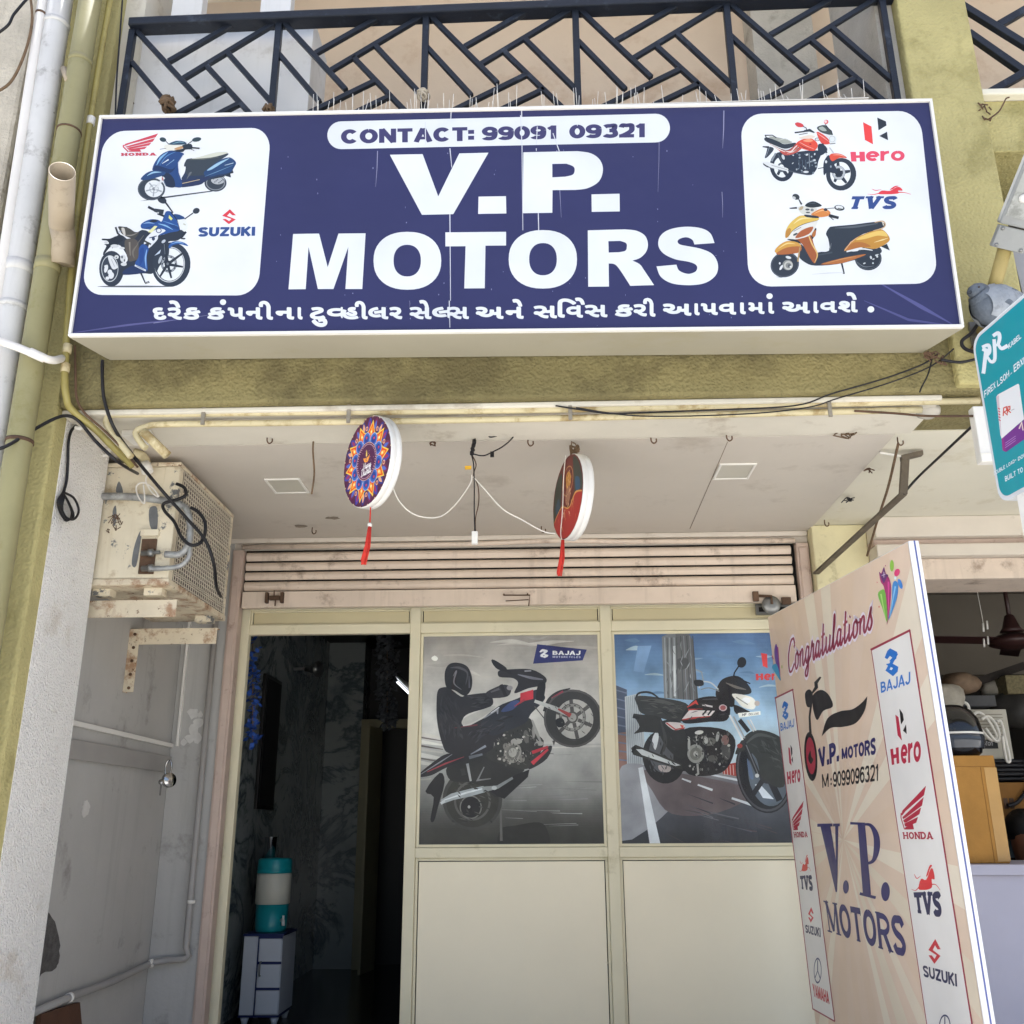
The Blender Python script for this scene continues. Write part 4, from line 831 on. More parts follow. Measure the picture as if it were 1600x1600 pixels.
for t, q in (('CONTACT:', ((95, 94), (685, 82), (685, 144), (95, 157))), ('99091', ((725, 82), (1060, 75), (1060, 135), (725, 142))), ('09321', ((1115, 73), (1455, 66), (1455, 128), (1115, 133)))):
    pc.text(t, q, '45426f', 'sans', .27, .07)
for a, c in (((895, 30), (902, 170)), ((970, 80), (966, 160)), ((1040, 110), (1068, 190)), ((470, 60), (472, 160))): pc.line([a, c], [4, 4], 'e4e7ee')
pc.build('contact_strip', sg)
# the Gujarati line
pg = Print(SP, (0, -1, 0), m_vinyl, .76, H3)
pg.tf = (220, 445, 2.667)
def band(x): t = (x - 50) / 1450; return 95 - 3 * t, 147 - 4 * t
def gj(ch, x0, x1, y=None, clip=None, bnd=None):
    a, c = (bnd or band)((x0 + x1) / 2)
    if y: a, c = y
    pg.indic(ch, (x0, x1, a, c), WH, .85 if ch in 'હવલસશમ' else 1.05, clip)
for ch, x0, x1 in (('દ', 50, 107), ('ર', 112, 172), ('ક', 177, 250), ('ક', 277, 352), ('પ', 362, 435), ('ન', 438, 508), ('ન', 562, 640), ('ા', 654, 675), ('ટ', 705, 770), ('હ', 838, 908), ('લ', 948, 1032), ('ર', 1036, 1090), ('સ', 1120, 1212), ('સ', 1282, 1368), ('અ', 1395, 1512), ('ન', 1520, 1596)): gj(ch, x0, x1)
gj('ે', 118, 166, (66, 97)); gj('ી', 492, 552, (68, 147)); gj('ુ', 712, 778, (138, 177)); gj('વ', 776, 842, None, .7); gj('ી', 892, 946, (68, 145)); gj('ે', 1160, 1200, (64, 95)); gj('લ', 1214, 1286, None, .74); gj('ે', 1548, 1590, (60, 92))
pg.ell(343, 73, 13, 12, WH)
pg.tf = (800, 430, 2.667)
def band2(x): t = (x - 100) / 1300; return 128 - 20 * t, 181 - 25 * t
for ch, x0, x1 in (('સ', 90, 188), ('વ', 226, 296), ('સ', 303, 398), ('ક', 428, 505), ('ર', 506, 562), ('અ', 628, 748), ('ા', 760, 782), ('પ', 786, 858), ('વ', 862, 934), ('ા', 950, 974), ('મ', 984, 1052), ('ા', 1068, 1092), ('અ', 1125, 1242), ('ા', 1256, 1278), ('વ', 1284, 1354), ('શ', 1358, 1440)): gj(ch, x0, x1, None, None, band2)
gj('િ', 190, 268, (98, 178), None, band2); gj('ે', 262, 304, (94, 124), None, band2); gj('ી', 546, 598, (96, 174), None, band2); gj('ે', 1392, 1436, (72, 104), None, band2)
pg.ell(1073, 88, 13, 12, WH); pg.ell(1495, 143, 14, 13, WH)
pg.build('gujarati_lettering', sg)
# ------------------------------------------------------------------ picture panels
PW = 'f0f3f6'
def panel(quad, name='picture_panel'):
    p = Print(SP, (0, -1, 0), m_vinyl, .76, H3); p.rrect(quad, .12, .13, PW); return p.build(name, sg), H3 + .0002
def wing(p, col, T):
    for q in ([(100, 225), (130, 200), (540, 70), (505, 120), (180, 205), (128, 226)], [(128, 236), (500, 130), (470, 175), (180, 240), (140, 246)], [(142, 252), (455, 185), (425, 220), (190, 265), (155, 264)], [(160, 270), (400, 235), (370, 265), (205, 286), (172, 284)], [(178, 290), (310, 272), (330, 300), (165, 301)]):
        p.poly([T(*c) for c in q], col)
    p.line([T(104, 214), T(104, 240), T(165, 300)], [abs(T(20, 0)[0] - T(0, 0)[0]) * .8] * 3, col)
p1, h1 = panel(((163.5, 205.5), (424, 199.5), (403, 462), (127, 461)))
D = '39424c'
s_ = Print(SP, (0, -1, 0), m_vinyl, .76, h1); s_.tf = (180, 200, 8)
s_.poly([(310, 915), (560, 868), (1340, 768), (1200, 800), (640, 878), (420, 905)], '4c5157')
s_.ell(1255, 690, 138, 108, D); s_.ell(1285, 655, 85, 52, 'b9bdc0'); s_.ring(1255, 690, 120, 92, .12, '8a9096'); s_.line([(1180, 640), (1370, 600)], 20, '2b333d')
for i in range(8): s_.ell(1230 + i * 17, 640 + (i * 37) % 50, 9, 7, '5a6066')
s_.poly([(1370, 600), (1450, 622), (1440, 575), (1482, 566), (1465, 510), (1400, 520)], '2a3440')
s_.sm([(860, 480), (880, 420), (930, 385), (1060, 380), (1230, 365), (1400, 320), (1405, 345), (1310, 400), (1430, 370), (1510, 430), (1490, 490), (1440, 560), (1350, 600), (1250, 620), (1130, 670), (1050, 715), (800, 742), (826, 640), (870, 560), (882, 490)], '2f3e58', 4)
s_.sm([(860, 480), (880, 420), (930, 385), (1200, 372), (1390, 322), (1405, 345), (1290, 420), (1180, 500), (1110, 590), (900, 590), (885, 490)], '3d464f', 4)
s_.sm([(960, 388), (1060, 362), (1250, 310), (1395, 300), (1388, 324), (1200, 372)], 'd9dbca', 3); s_.line([(920, 400), (1100, 392), (1300, 368)], [4, 12, 4], '6c7268')
s_.sm([(895, 640), (930, 560), (960, 560), (900, 640)], '6e7378', 3)
s_.sm([(1110, 560), (1180, 500), (1310, 405), (1430, 372), (1510, 430), (1490, 485), (1440, 555), (1280, 590), (1150, 620)], '2b4a76', 4)
s_.sm([(1150, 530), (1280, 440), (1430, 380), (1340, 440), (1210, 520)], 'a3c8e0', 4); s_.line([(1120, 610), (1250, 560), (1470, 470)], [2, 10, 3], '6f93b5'); s_.line([(1370, 470), (1480, 440)], [5, 9], 'c9dbe8')
s_.poly([(830, 650), (1050, 640), (1200, 590), (1130, 670), (1050, 715), (820, 745)], '2e3a5c'); s_.line([(840, 697), (1060, 648)], 9, 'c4b08e')
s_.ell(455, 765, 172, 142, D); s_.ring(455, 765, 165, 135, .05, '60686f'); s_.ell(487, 762, 116, 106, 'e9edee'); s_.ring(487, 765, 60, 55, .2, 'b9bfc4'); s_.ell(487, 765, 24, 22, '8c9298')
for a in (20, 95, 165, 235, 310): s_.line([(487 + 30 * math.cos(math.radians(a)), 765 + 28 * math.sin(math.radians(a))), (487 + 104 * math.cos(math.radians(a)), 765 + 94 * math.sin(math.radians(a)))], 18, 'a5acb1')
s_.sm([(470, 500), (500, 430), (560, 350), (640, 300), (720, 285), (830, 310), (860, 340), (790, 440), (800, 560), (830, 650), (832, 742), (740, 742), (640, 730), (600, 640), (620, 560), (480, 540)], '2b4a80', 4)
s_.sm([(580, 570), (660, 560), (735, 640), (745, 742), (640, 732), (604, 650)], '27334a', 4); s_.sm([(480, 520), (520, 470), (700, 520), (760, 480), (700, 560), (560, 560)], '20365e', 4)
s_.line([(520, 470), (570, 380), (660, 305)], [6, 26, 6], '86b4dc', True); s_.line([(560, 470), (640, 360), (760, 300)], [3, 12, 3], '5c8cc0', True); s_.line([(590, 448), (670, 398)], [5, 16], 'e4f0f8'); s_.line([(640, 475), (740, 400)], [4, 10], '86a8cc')
s_.line([(855, 340), (790, 440), (800, 560), (832, 650)], 9, 'd3dae2'); s_.line([(600, 640), (640, 735)], 8, '6b7c96')
s_.sm([(320, 642), (400, 562), (500, 535), (620, 550), (625, 580), (560, 612), (400, 652)], '2b4a78', 4); s_.line([(400, 600), (480, 560), (580, 556)], [4, 20, 4], '9cc3de', True)
s_.line([(612, 620), (560, 690), (500, 770)], [34, 28, 20], 'dfe2e3'); s_.line([(590, 620), (600, 660)], 18, 'b06a6a')
s_.sm([(612, 245), (640, 212), (800, 215), (845, 245), (720, 282), (640, 278)], 'ebe9dc', 4); s_.sm([(740, 262), (850, 225), (860, 250), (780, 278)], 'c49a70', 3)
s_.sm([(668, 205), (760, 165), (860, 172), (890, 205), (740, 216)], '2f4f66', 4); s_.line([(720, 200), (800, 178), (860, 185)], [3, 10, 3], '8fb5c4')
s_.sm([(840, 220), (950, 203), (962, 265), (880, 275), (840, 305), (720, 290), (850, 262)], '2b3540', 3); s_.line([(950, 250), (1057, 258)], 18, '20262c'); s_.line([(950, 270), (990, 286)], 7, '20262c'); s_.line([(560, 270), (640, 258)], 7, '7c8288')
s_.ell(598, 148, 42, 28, '37484f', 15); s_.ell(1020, 148, 58, 27, '37484f', -10); s_.line([(632, 165), (675, 210)], 9, '2c343a'); s_.line([(965, 165), (905, 210)], 9, '2c343a')
s_.build('scooter_picture', p1)
e_ = Print(SP, (0, -1, 0), m_vinyl, .76, h1); e_.tf = (180, 200, 8)
wing(e_, 'd04a58', lambda x, y: (x, y)); e_.text('HONDA', ((80, 315), (508, 311), (512, 347), (80, 353)), 'c8485a', 'slab', .3, .16); e_.build('emblem', p1)
e_ = Print(SP, (0, -1, 0), m_vinyl, .76, h1)
e_.tf = (0, 0, 3.2)
SUZ = [(1111, 1080), (1150, 1047), (1181, 1078), (1163, 1078), (1149, 1066), (1136, 1080), (1180, 1098), (1145, 1122), (1112, 1096), (1130, 1096), (1146, 1107), (1158, 1096)]
e_.poly(SUZ, 'e0404c'); e_.text('SUZUKI', ((996, 1138), (1277, 1135), (1275, 1180), (991, 1184)), '35538f', 'sans', .27, .1)
e_.build('emblem', p1)
k_ = Print(SP, (0, -1, 0), m_vinyl, .76, h1); k_.tf = (140, 300, 9.41); D2 = '323b47'
k_.ell(680, 1392, 565, 13, '6a6e74')
k_.ell(325, 1130, 182, 262, D2); k_.ring(300, 1130, 125, 195, .07, 'c9ced2'); k_.ell(300, 1130, 112, 178, '39424e')
for q in ((245, 1130, 26, 60), (320, 1230, 40, 50), (300, 1180, 34, 36), (235, 1095, 16, 18), (265, 1270, 28, 24)): k_.ell(*q, 'e3e6e8', 15)
k_.ell(1200, 1070, 285, 328, D2, 8); k_.ring(1180, 1070, 222, 262, .05, 'cfd4d8', 8); k_.ell(1185, 1070, 200, 240, 'e9edee', 8)
k_.sm([(960, 930), (1080, 730), (1170, 760), (1150, 1000), (1040, 1080), (985, 1180), (955, 1080)], D2, 4)
k_.ring(1170, 1060, 118, 128, .3, '9aa0a6', 8); k_.ring(1170, 1060, 118, 128, .05, '40474f', 8)
for x, y in ((1390, 890), (1375, 1105), (1205, 1270), (1035, 1250), (1120, 850)): k_.line([(1150, 1065), (x, y)], [46, 26], '2c343e')
for i in range(10):
    a = i * .63; k_.ell(1170 + 96 * math.cos(a), 1060 + 104 * math.sin(a), 11, 13, '343c46')
k_.ell(1150, 1060, 48, 52, '2a313b'); k_.ell(1150, 1060, 18, 20, '70777e')
k_.sm([(400, 655), (480, 640), (600, 705), (770, 560), (1000, 640), (1180, 600), (1330, 560), (1425, 600), (1300, 715), (1150, 740), (1010, 890), (930, 1000), (935, 1195), (780, 1200), (500, 1222), (430, 1160), (560, 1010), (520, 880), (430, 780), (330, 830)], '2f3743', 4)
k_.sm([(190, 690), (300, 690), (410, 650), (500, 700), (420, 760), (300, 820), (210, 930), (205, 890), (250, 800), (215, 770), (285, 765), (260, 720), (190, 712)], '272f3a', 3)
k_.sm([(520, 720), (700, 715), (724, 960), (650, 1015), (570, 1000)], '5b554f', 4); k_.line([(590, 740), (600, 940)], [26, 10], '8d857a'); k_.line([(720, 760), (640, 880), (660, 980)], [6, 30, 6], '767068', True); k_.line([(800, 640), (700, 770)], [10, 16], '6b665f')
k_.sm([(270, 955), (335, 955), (412, 1090), (405, 1125), (335, 1132)], 'dde0e2', 3); k_.line([(320, 990), (370, 1100)], 7, '9a9fa4')
for q in ((400, 960, 32, 28), (495, 980, 42, 55), (505, 1065, 44, 26), (370, 800, 60, 26), (480, 830, 40, 18), (245, 745, 28, 18)): k_.ell(*q, 'd8dbdc')
for q in ((480, 960, 14, 22), (515, 1010, 10, 20), (395, 965, 10, 12)): k_.ell(*q, '59616a')
k_.sm([(425, 512), (500, 515), (590, 540), (665, 590), (730, 600), (660, 690), (560, 665), (480, 620), (440, 560)], '4b4a46', 4); k_.sm([(470, 535), (515, 540), (530, 640), (500, 630)], 'cfcbc3', 3); k_.line([(530, 640), (620, 640), (720, 600)], [10, 18, 4], '8c8880', True)
k_.line([(385, 520), (415, 610), (470, 660)], [28, 26, 20], '2b3138'); k_.line([(420, 600), (470, 575)], 12, '9aa4b4'); k_.line([(428, 518), (560, 525)], 12, '20262c')
k_.sm([(765, 470), (890, 407), (1010, 413), (1060, 440), (1100, 345), (1130, 288), (1200, 295), (1262, 380), (1370, 360), (1395, 400), (1285, 420), (1330, 560), (1180, 600), (1010, 640), (900, 560), (770, 540)], '2e5596', 3)
k_.sm([(880, 440), (940, 410), (1010, 425), (960, 450)], '26303f', 3); k_.line([(790, 470), (870, 455), (960, 470)], [4, 18, 3], '8fb0dc', True); k_.line([(1010, 470), (1120, 500), (1230, 560)], [4, 22, 3], '8fbce4', True); k_.line([(1080, 430), (1200, 470), (1310, 510)], [4, 14, 3], '6d9ad0'); k_.line([(830, 540), (960, 500)], [10, 6], '223050'); k_.sm([(1180, 480), (1280, 500), (1320, 560), (1200, 520)], '25457c', 3)
k_.poly([(1172, 342), (1225, 395), (1200, 422), (1165, 388)], 'dfe47e'); k_.poly([(858, 592), (960, 500), (1000, 508), (918, 604)], 'e9e9ac')
k_.sm([(800, 772), (850, 660), (1000, 545), (1122, 572), (1014, 640), (1000, 705), (870, 832), (880, 740)], 'e6eaf0', 3); k_.line([(800, 720), (905, 775)], 26, '3c3f36'); k_.line([(880, 680), (990, 650)], 14, '30405c'); k_.ring(1020, 572, 42, 36, .3, '3a4c70'); k_.ell(940, 690, 24, 30, '35425e')
k_.sm([(730, 832), (790, 770), (872, 832), (842, 960), (852, 1162), (760, 1122), (668, 1070), (720, 960)], '2f5597', 4); k_.line([(845, 850), (825, 980), (835, 1130)], [8, 24, 6], '86aee0', True); k_.sm([(740, 860), (800, 830), (790, 1000), (740, 1080)], '27488a', 3)
k_.sm([(500, 1165), (670, 1080), (850, 1162), (760, 1202), (520, 1222)], '27385e', 3); k_.line([(668, 1082), (830, 1160)], 24, 'e0e6ee'); k_.line([(690, 1090), (800, 1145)], 8, '5a6c90')
k_.sm([(1290, 402), (1390, 408), (1442, 480), (1420, 582), (1368, 570), (1318, 480)], 'e9edec', 4); k_.line([(1380, 470), (1415, 490)], 20, 'c2c4b4'); k_.sm([(1240, 330), (1330, 340), (1400, 392), (1290, 412), (1250, 380)], '294a7c', 3); k_.line([(1200, 300), (1290, 420), (1330, 560)], [18, 8, 6], '20283a'); k_.line([(1420, 590), (1340, 690)], 30, '262d38'); k_.ell(1385, 690, 28, 12, '343c46')
k_.sm([(1165, 800), (1210, 742), (1300, 728), (1400, 752), (1450, 800), (1330, 770), (1230, 785), (1180, 835)], '2f5b9c', 4); k_.line([(1200, 770), (1300, 742), (1390, 765)], [3, 14, 3], '8ab6e6', True); k_.poly([(955, 942), (1050, 850), (1035, 905)], 'cad8e8'); k_.ell(1090, 730, 34, 20, 'c5ccd4', -40); k_.ell(1040, 1000, 20, 60, 'b9c0c6', 20)
k_.line([(1112, 770), (1130, 1010)], [26, 34], '2a323c'); k_.line([(1100, 770), (1112, 920)], 5, '8a929a')
k_.ell(1065, 120, 72, 48, '323a44', 28); k_.line([(1120, 160), (1230, 310)], [26, 18], '2a323c'); k_.ell(1570, 280, 52, 42, '323a44', -20); k_.line([(1525, 312), (1400, 402)], 16, '2a323c')
k_.line([(862, 222), (960, 272)], 38, '2a3038'); k_.line([(955, 270), (1090, 300)], [50, 70], '333b45'); k_.line([(1000, 320), (1100, 360)], 30, '2a323c'); k_.ell(1010, 310, 14, 12, 'c5c9cc')
k_.line([(755, 1190), (822, 1345)], [26, 16], '30363e'); k_.line([(820, 1352), (880, 1335), (872, 1318), (830, 1335)], 9, '30363e')
k_.build('motorcycle_picture', p1)
p2, h2 = panel(((1156.7, 178.5), (1437, 173.2), (1466, 443), (1170, 448.5)))
r_ = Print(SP, (0, -1, 0), m_vinyl, .76, h2); r_.tf = (1180, 180, 9.41); D3_ = '2c3644'
r_.ell(392, 760, 178, 218, D3_, -8); r_.ell(385, 770, 112, 150, 'eef2f2', -8); r_.line([(385, 770), (470, 890)], 50, D3_); r_.line([(385, 770), (330, 880)], 40, D3_); r_.ring(385, 770, 60, 70, .4, '5b636c'); r_.line([(300, 560), (240, 680)], 26, '8d959c')
r_.ell(1262, 872, 222, 240, '353d48', 4); r_.ell(1252, 866, 150, 176, 'f0f3f4', 4)
for x, y in ((1215, 690), (1395, 825), (1340, 1000), (1165, 985), (1105, 770)): r_.line([(1222, 855), (x, y)], [70, 36], '333b46')
r_.ring(1225, 850, 98, 104, .34, 'b9bec2'); r_.ell(1215, 850, 46, 50, '2b333d'); r_.ring(1225, 850, 98, 104, .04, '6d747b')
r_.sm([(330, 570), (500, 590), (640, 540), (900, 520), (965, 570), (925, 690), (900, 800), (820, 882), (680, 872), (560, 842), (480, 800), (380, 700)], '2c3644', 4)
rr = random.Random(11)
for i in range(34): r_.ell(rr.uniform(540, 900), rr.uniform(560, 860), rr.uniform(6, 18), rr.uniform(6, 20), rr.choice(['7a858f', 'a9b2b8', '4a5563', 'd8dde0', '1c2530']), rr.uniform(0, 90))
for x in (640, 690, 740, 790): r_.line([(x, 660), (x + 8, 790)], 10, '55616e')
r_.line([(790, 560), (800, 760)], 8, '9aa3aa'); r_.ell(410, 620, 20, 40, 'cfd4d6', -20); r_.line([(330, 570), (400, 700)], 16, '4a525c')
r_.poly([(110, 690), (180, 688), (480, 788), (485, 832), (250, 782), (170, 766), (118, 730)], 'e4e7e7'); r_.poly([(110, 705), (170, 745), (250, 785), (170, 768), (120, 735)], '30363e'); r_.line([(240, 740), (470, 806)], 8, '9b9f9f'); r_.line([(480, 818), (690, 868), (830, 880)], [20, 14, 8], '4c545e'); r_.ell(745, 838, 40, 16, 'dfe3e5')
r_.sm([(130, 350), (180, 330), (340, 390), (430, 430), (592, 408), (560, 462), (430, 497), (250, 432), (160, 392)], '343c45', 4); r_.sm([(200, 328), (270, 318), (450, 358), (545, 402), (430, 426), (330, 386)], 'a9ada4', 4); r_.line([(340, 380), (440, 350), (540, 400)], [4, 10, 4], 'd0d3cc', True)
r_.line([(140, 300), (250, 298), (310, 335)], 14, '272d33'); r_.line([(145, 300), (185, 375)], 14, '272d33')
r_.sm([(190, 470), (275, 500), (185, 615), (140, 632), (160, 560)], '3a434e', 3); r_.line([(108, 466), (200, 476)], [14, 34], '2c3440'); r_.line([(205, 480), (160, 610)], 8, '8f99a2')
r_.sm([(205, 418), (330, 480), (440, 520), (520, 500), (600, 420), (700, 360), (690, 480), (590, 560), (440, 592), (330, 510)], 'c45a50', 4)
r_.line([(225, 428), (340, 500), (440, 545)], [6, 18, 6], 'f0e6de', True); r_.line([(420, 520), (520, 540), (590, 470), (680, 400)], [4, 16, 14, 4], 'f2e8e2', True); r_.line([(470, 565), (580, 530), (660, 450)], [4, 12, 4], 'ecd8cc', True); r_.line([(250, 440), (400, 510), (500, 510), (610, 420)], [3, 10, 10, 3], '54343c', True); r_.line([(560, 550), (650, 480), (740, 470)], [3, 10, 3], '54343c', True)
r_.sm([(600, 420), (690, 360), (810, 343), (895, 395), (918, 460), (870, 525), (780, 522), (700, 500), (640, 470)], 'e2523f', 4); r_.sm([(700, 380), (790, 352), (850, 380), (780, 400)], 'f2a07c', 3); r_.line([(620, 420), (720, 480), (840, 520)], [3, 12, 3], '7c2f34', True); r_.line([(650, 400), (740, 450), (860, 500)], [3, 7, 3], 'f0d0c0', True); r_.ell(810, 430, 16, 12, 'a03030')
r_.sm([(640, 335), (780, 298), (875, 312), (840, 345), (700, 352)], 'ead9ca', 3); r_.ell(912, 360, 38, 26, 'd8dcde'); r_.ring(912, 360, 38, 26, .25, '2b333d')
r_.sm([(900, 250), (1000, 290), (1090, 375), (1092, 425), (1000, 432), (950, 385)], 'de4f45', 3); r_.line([(880, 250), (1000, 330), (1090, 400)], [3, 10, 3], 'f0b8b0'); r_.sm([(905, 190), (960, 155), (1030, 155), (1112, 232), (1140, 295), (1060, 286), (960, 252)], '47504f', 4); r_.sm([(930, 195), (990, 170), (1050, 230), (990, 235)], 'a9b1aa', 3); r_.line([(1020, 150), (1120, 235), (1135, 295)], [8, 12, 8], '252b30')
r_.sm([(1040, 300), (1140, 298), (1192, 340), (1172, 412), (1100, 422), (1080, 352)], 'e1e6e6', 4); r_.ring(1130, 355, 44, 46, .12, 'a9afb2'); r_.line([(1095, 428), (1178, 418)], 10, '2b333d')
r_.sm([(582, 132), (620, 108), (690, 130), (712, 172), (630, 178)], 'd4494c', 3); r_.line([(700, 168), (745, 190), (762, 235)], 12, '232a30'); r_.ell(1042, 102, 34, 32, 'e26a6c', -20); r_.ell(1034, 98, 20, 20, 'f3d6d4'); r_.line([(1025, 135), (1110, 235)], 9, '232a30')
r_.line([(578, 262), (720, 244)], 20, '20272e'); r_.line([(640, 292), (770, 268)], 9, '20272e'); r_.line([(715, 240), (800, 225), (870, 262)], [26, 40, 16], '2c3640')
r_.line([(965, 420), (1060, 610)], 16, 'd4d8da'); r_.line([(985, 420), (1050, 560)], 26, '2c3640'); r_.line([(1090, 480), (1150, 560)], 18, 'bfc4c8'); r_.sm([(930, 430), (1010, 440), (1060, 520), (960, 600), (920, 520)], '2c3644', 3)
r_.sm([(1010, 680), (1080, 590), (1130, 680), (1205, 820), (1180, 862), (1060, 842), (1010, 890), (1000, 800)], '2f3846', 3); r_.ell(1040, 690, 16, 22, 'd8dcde'); r_.ell(1110, 760, 12, 18, '98a0a8')
r_.sm([(1090, 605), (1130, 570), (1250, 573), (1348, 632), (1230, 632), (1130, 682)], 'e2563f', 4); r_.line([(1140, 590), (1240, 588), (1320, 618)], [3, 12, 3], 'f4b8a4', True)
r_.line([(920, 790), (1000, 775)], 12, '2c3640')
r_.build('motorcycle_picture', p2)
t_ = Print(SP, (0, -1, 0), m_vinyl, .76, h2); t_.tf = (1190, 295, 7.62); D4 = '343c46'
t_.line([(600, 1020), (800, 1005), (970, 1000)], [4, 10, 4], 'd3d8da'); t_.poly([(165, 1050), (320, 1040), (230, 1062)], '8a9094')
t_.ell(1268, 832, 160, 142, '2f3740'); t_.ring(1268, 832, 150, 130, .05, '5b636b')
for q in ((1300, 820, 12, 20), (1370, 790, 22, 10), (1330, 840, 14, 8), (1222, 890, 16, 8), (1325, 888, 10, 10), (1375, 810, 12, 12)): t_.ell(*q, 'd4d8da', -20)
t_.line([(1130, 870), (1220, 930), (1340, 920)], [3, 10, 3], '767d84', True)
t_.ell(275, 905, 172, 150, D4, -18); t_.ring(275, 905, 165, 142, .05, '5a626c', -18); t_.ell(310, 910, 62, 62, '8d908c'); t_.ring(318, 915, 52, 52, .35, 'c6c6be'); t_.ell(330, 920, 20, 20, '5a5f62')
for q in ((318, 820, 34, 16, 15), (232, 940, 14, 34, 30), (215, 890, 10, 14, 0), (345, 930, 12, 12, 0)): t_.ell(q[0], q[1], q[2], q[3], 'e3e6e7', q[4])
t_.sm([(440, 800), (470, 660), (640, 850), (670, 760), (800, 740), (792, 600), (765, 540), (800, 470), (850, 450), (1080, 430), (1330, 398), (1440, 400), (1462, 450), (1330, 502), (1150, 572), (1010, 742), (1330, 722), (1405, 700), (1425, 762), (1300, 800), (1100, 852), (900, 900), (640, 918), (520, 882)], D4, 3)
t_.line([(870, 470), (1100, 455), (1380, 415)], [6, 26, 10], '5c636b', True); t_.line([(810, 720), (830, 650)], [20, 6], '6d7378'); t_.line([(680, 790), (840, 760)], [14, 20], '4b535b')
t_.sm([(985, 742), (1060, 640), (1150, 572), (1330, 502), (1440, 490), (1520, 580), (1500, 642), (1350, 717), (1180, 700)], 'c8923f', 4); t_.sm([(1120, 610), (1240, 545), (1430, 500), (1500, 570), (1380, 560), (1230, 600)], 'ebc76e', 4); t_.sm([(1000, 738), (1080, 650), (1200, 640), (1300, 690), (1180, 698)], 'b5743a', 4); t_.line([(1340, 640), (1440, 610), (1505, 590)], [3, 14, 3], 'f3e0a4'); t_.line([(985, 742), (1060, 640), (1150, 575)], [5, 12, 5], 'e6b890')
t_.line([(1345, 402), (1440, 388), (1472, 430), (1440, 470), (1330, 502)], [10, 14, 14, 12, 8], 'cfae84', True); t_.line([(1440, 400), (1450, 440)], 10, 'f0e8d8'); t_.line([(1010, 752), (1180, 718), (1320, 735)], [14, 18, 10], 'eceeee', True)
t_.poly([(1418, 690), (1490, 658), (1526, 737)], '2c343c'); t_.sm([(700, 902), (900, 842), (1100, 800), (1245, 782), (1130, 832), (940, 892)], 'b8733f', 3); t_.line([(760, 890), (960, 838), (1120, 808)], [3, 8, 3], 'dca268')
t_.line([(952, 890), (982, 1012)], [22, 14], '2c343c'); t_.line([(965, 1010), (988, 1012)], 8, '2c343c')
t_.sm([(400, 605), (470, 560), (570, 545), (602, 590), (620, 660), (662, 775), (650, 860), (620, 887), (560, 800), (480, 660)], 'a85f36', 4); t_.line([(555, 548), (600, 660), (662, 780), (630, 882)], [10, 18, 16, 6], 'e9c27c', True); t_.sm([(590, 560), (640, 470), (650, 500), (610, 600)], '2c343c', 3); t_.sm([(600, 540), (645, 490), (640, 560), (610, 580)], 'b8733f', 3)
t_.sm([(320, 565), (400, 480), (600, 402), (668, 370), (642, 455), (580, 552), (430, 602), (330, 602)], 'e7e5de', 4); t_.sm([(400, 592), (470, 500), (612, 452), (562, 542)], 'b0623a', 3); t_.ell(400, 545, 30, 12, '4d5357', -25); t_.line([(380, 510), (470, 460)], 8, '8a8f90'); t_.sm([(300, 605), (420, 610), (470, 660), (440, 650)], '2a3138', 3)
t_.sm([(282, 585), (288, 500), (340, 410), (450, 325), (560, 330), (670, 350), (668, 376), (500, 422), (380, 492), (320, 572)], 'e3bf5e', 4); t_.sm([(285, 585), (290, 510), (330, 470), (350, 500), (316, 568)], 'c08a40', 3); t_.line([(380, 420), (470, 360), (600, 350)], [4, 20, 4], 'f4e2a0', True); t_.line([(310, 575), (380, 492), (500, 424), (668, 380)], [3, 6, 6, 3], '4a4030', True)
t_.sm([(155, 752), (200, 682), (300, 626), (420, 640), (472, 692), (440, 762), (350, 772), (240, 786)], 'd6a04a', 4); t_.sm([(172, 772), (300, 702), (466, 692), (440, 762), (240, 787)], 'b06a3c', 3); t_.line([(200, 715), (300, 655), (400, 660)], [3, 16, 3], 'f2d88c', True); t_.line([(455, 700), (430, 870)], [14, 20], 'b89a6c')
t_.sm([(430, 225), (520, 208), (662, 240), (590, 302), (480, 302)], 'dadad2', 3); t_.ell(545, 250, 26, 12, '4a5054'); t_.ell(600, 255, 20, 16, '7d8386'); t_.ell(550, 285, 26, 8, '4a5054'); t_.ell(470, 235, 30, 18, 'b8a888', -40)
t_.sm([(515, 202), (560, 165), (632, 155), (716, 205), (620, 227), (550, 222)], '2f373c', 4); t_.line([(560, 180), (640, 172)], [4, 10], '566068')
t_.sm([(590, 302), (720, 235), (812, 275), (802, 322), (700, 342), (620, 322)], 'd98a48', 3); t_.line([(620, 300), (720, 260), (790, 285)], [3, 14, 3], 'f0b880', True); t_.sm([(510, 312), (660, 328), (672, 352), (540, 342)], '333a44', 3); t_.ell(760, 252, 22, 18, '333a44')
t_.line([(332, 236), (420, 230)], [12, 22], '2a3138'); t_.line([(800, 320), (916, 350)], [36, 32], '2a3138'); t_.line([(815, 340), (855, 375)], 9, '2a3138')
t_.ell(408, 98, 44, 34, '3a4146', 20); t_.ell(385, 110, 22, 16, 'c9cccc', 20); t_.line([(440, 125), (475, 190)], [10, 22], '2a3138'); t_.ell(925, 230, 62, 33, '2f363c', 8); t_.ell(925, 225, 46, 22, 'e2e5e5', 8); t_.line([(905, 235), (960, 245)], 10, '3a4146'); t_.line([(775, 240), (868, 232)], 12, '9a9ea0')
t_.build('scooter_picture', p2)
e_ = Print(SP, (0, -1, 0), m_vinyl, .76, h2); e_.tf = (1320, 180, 10)
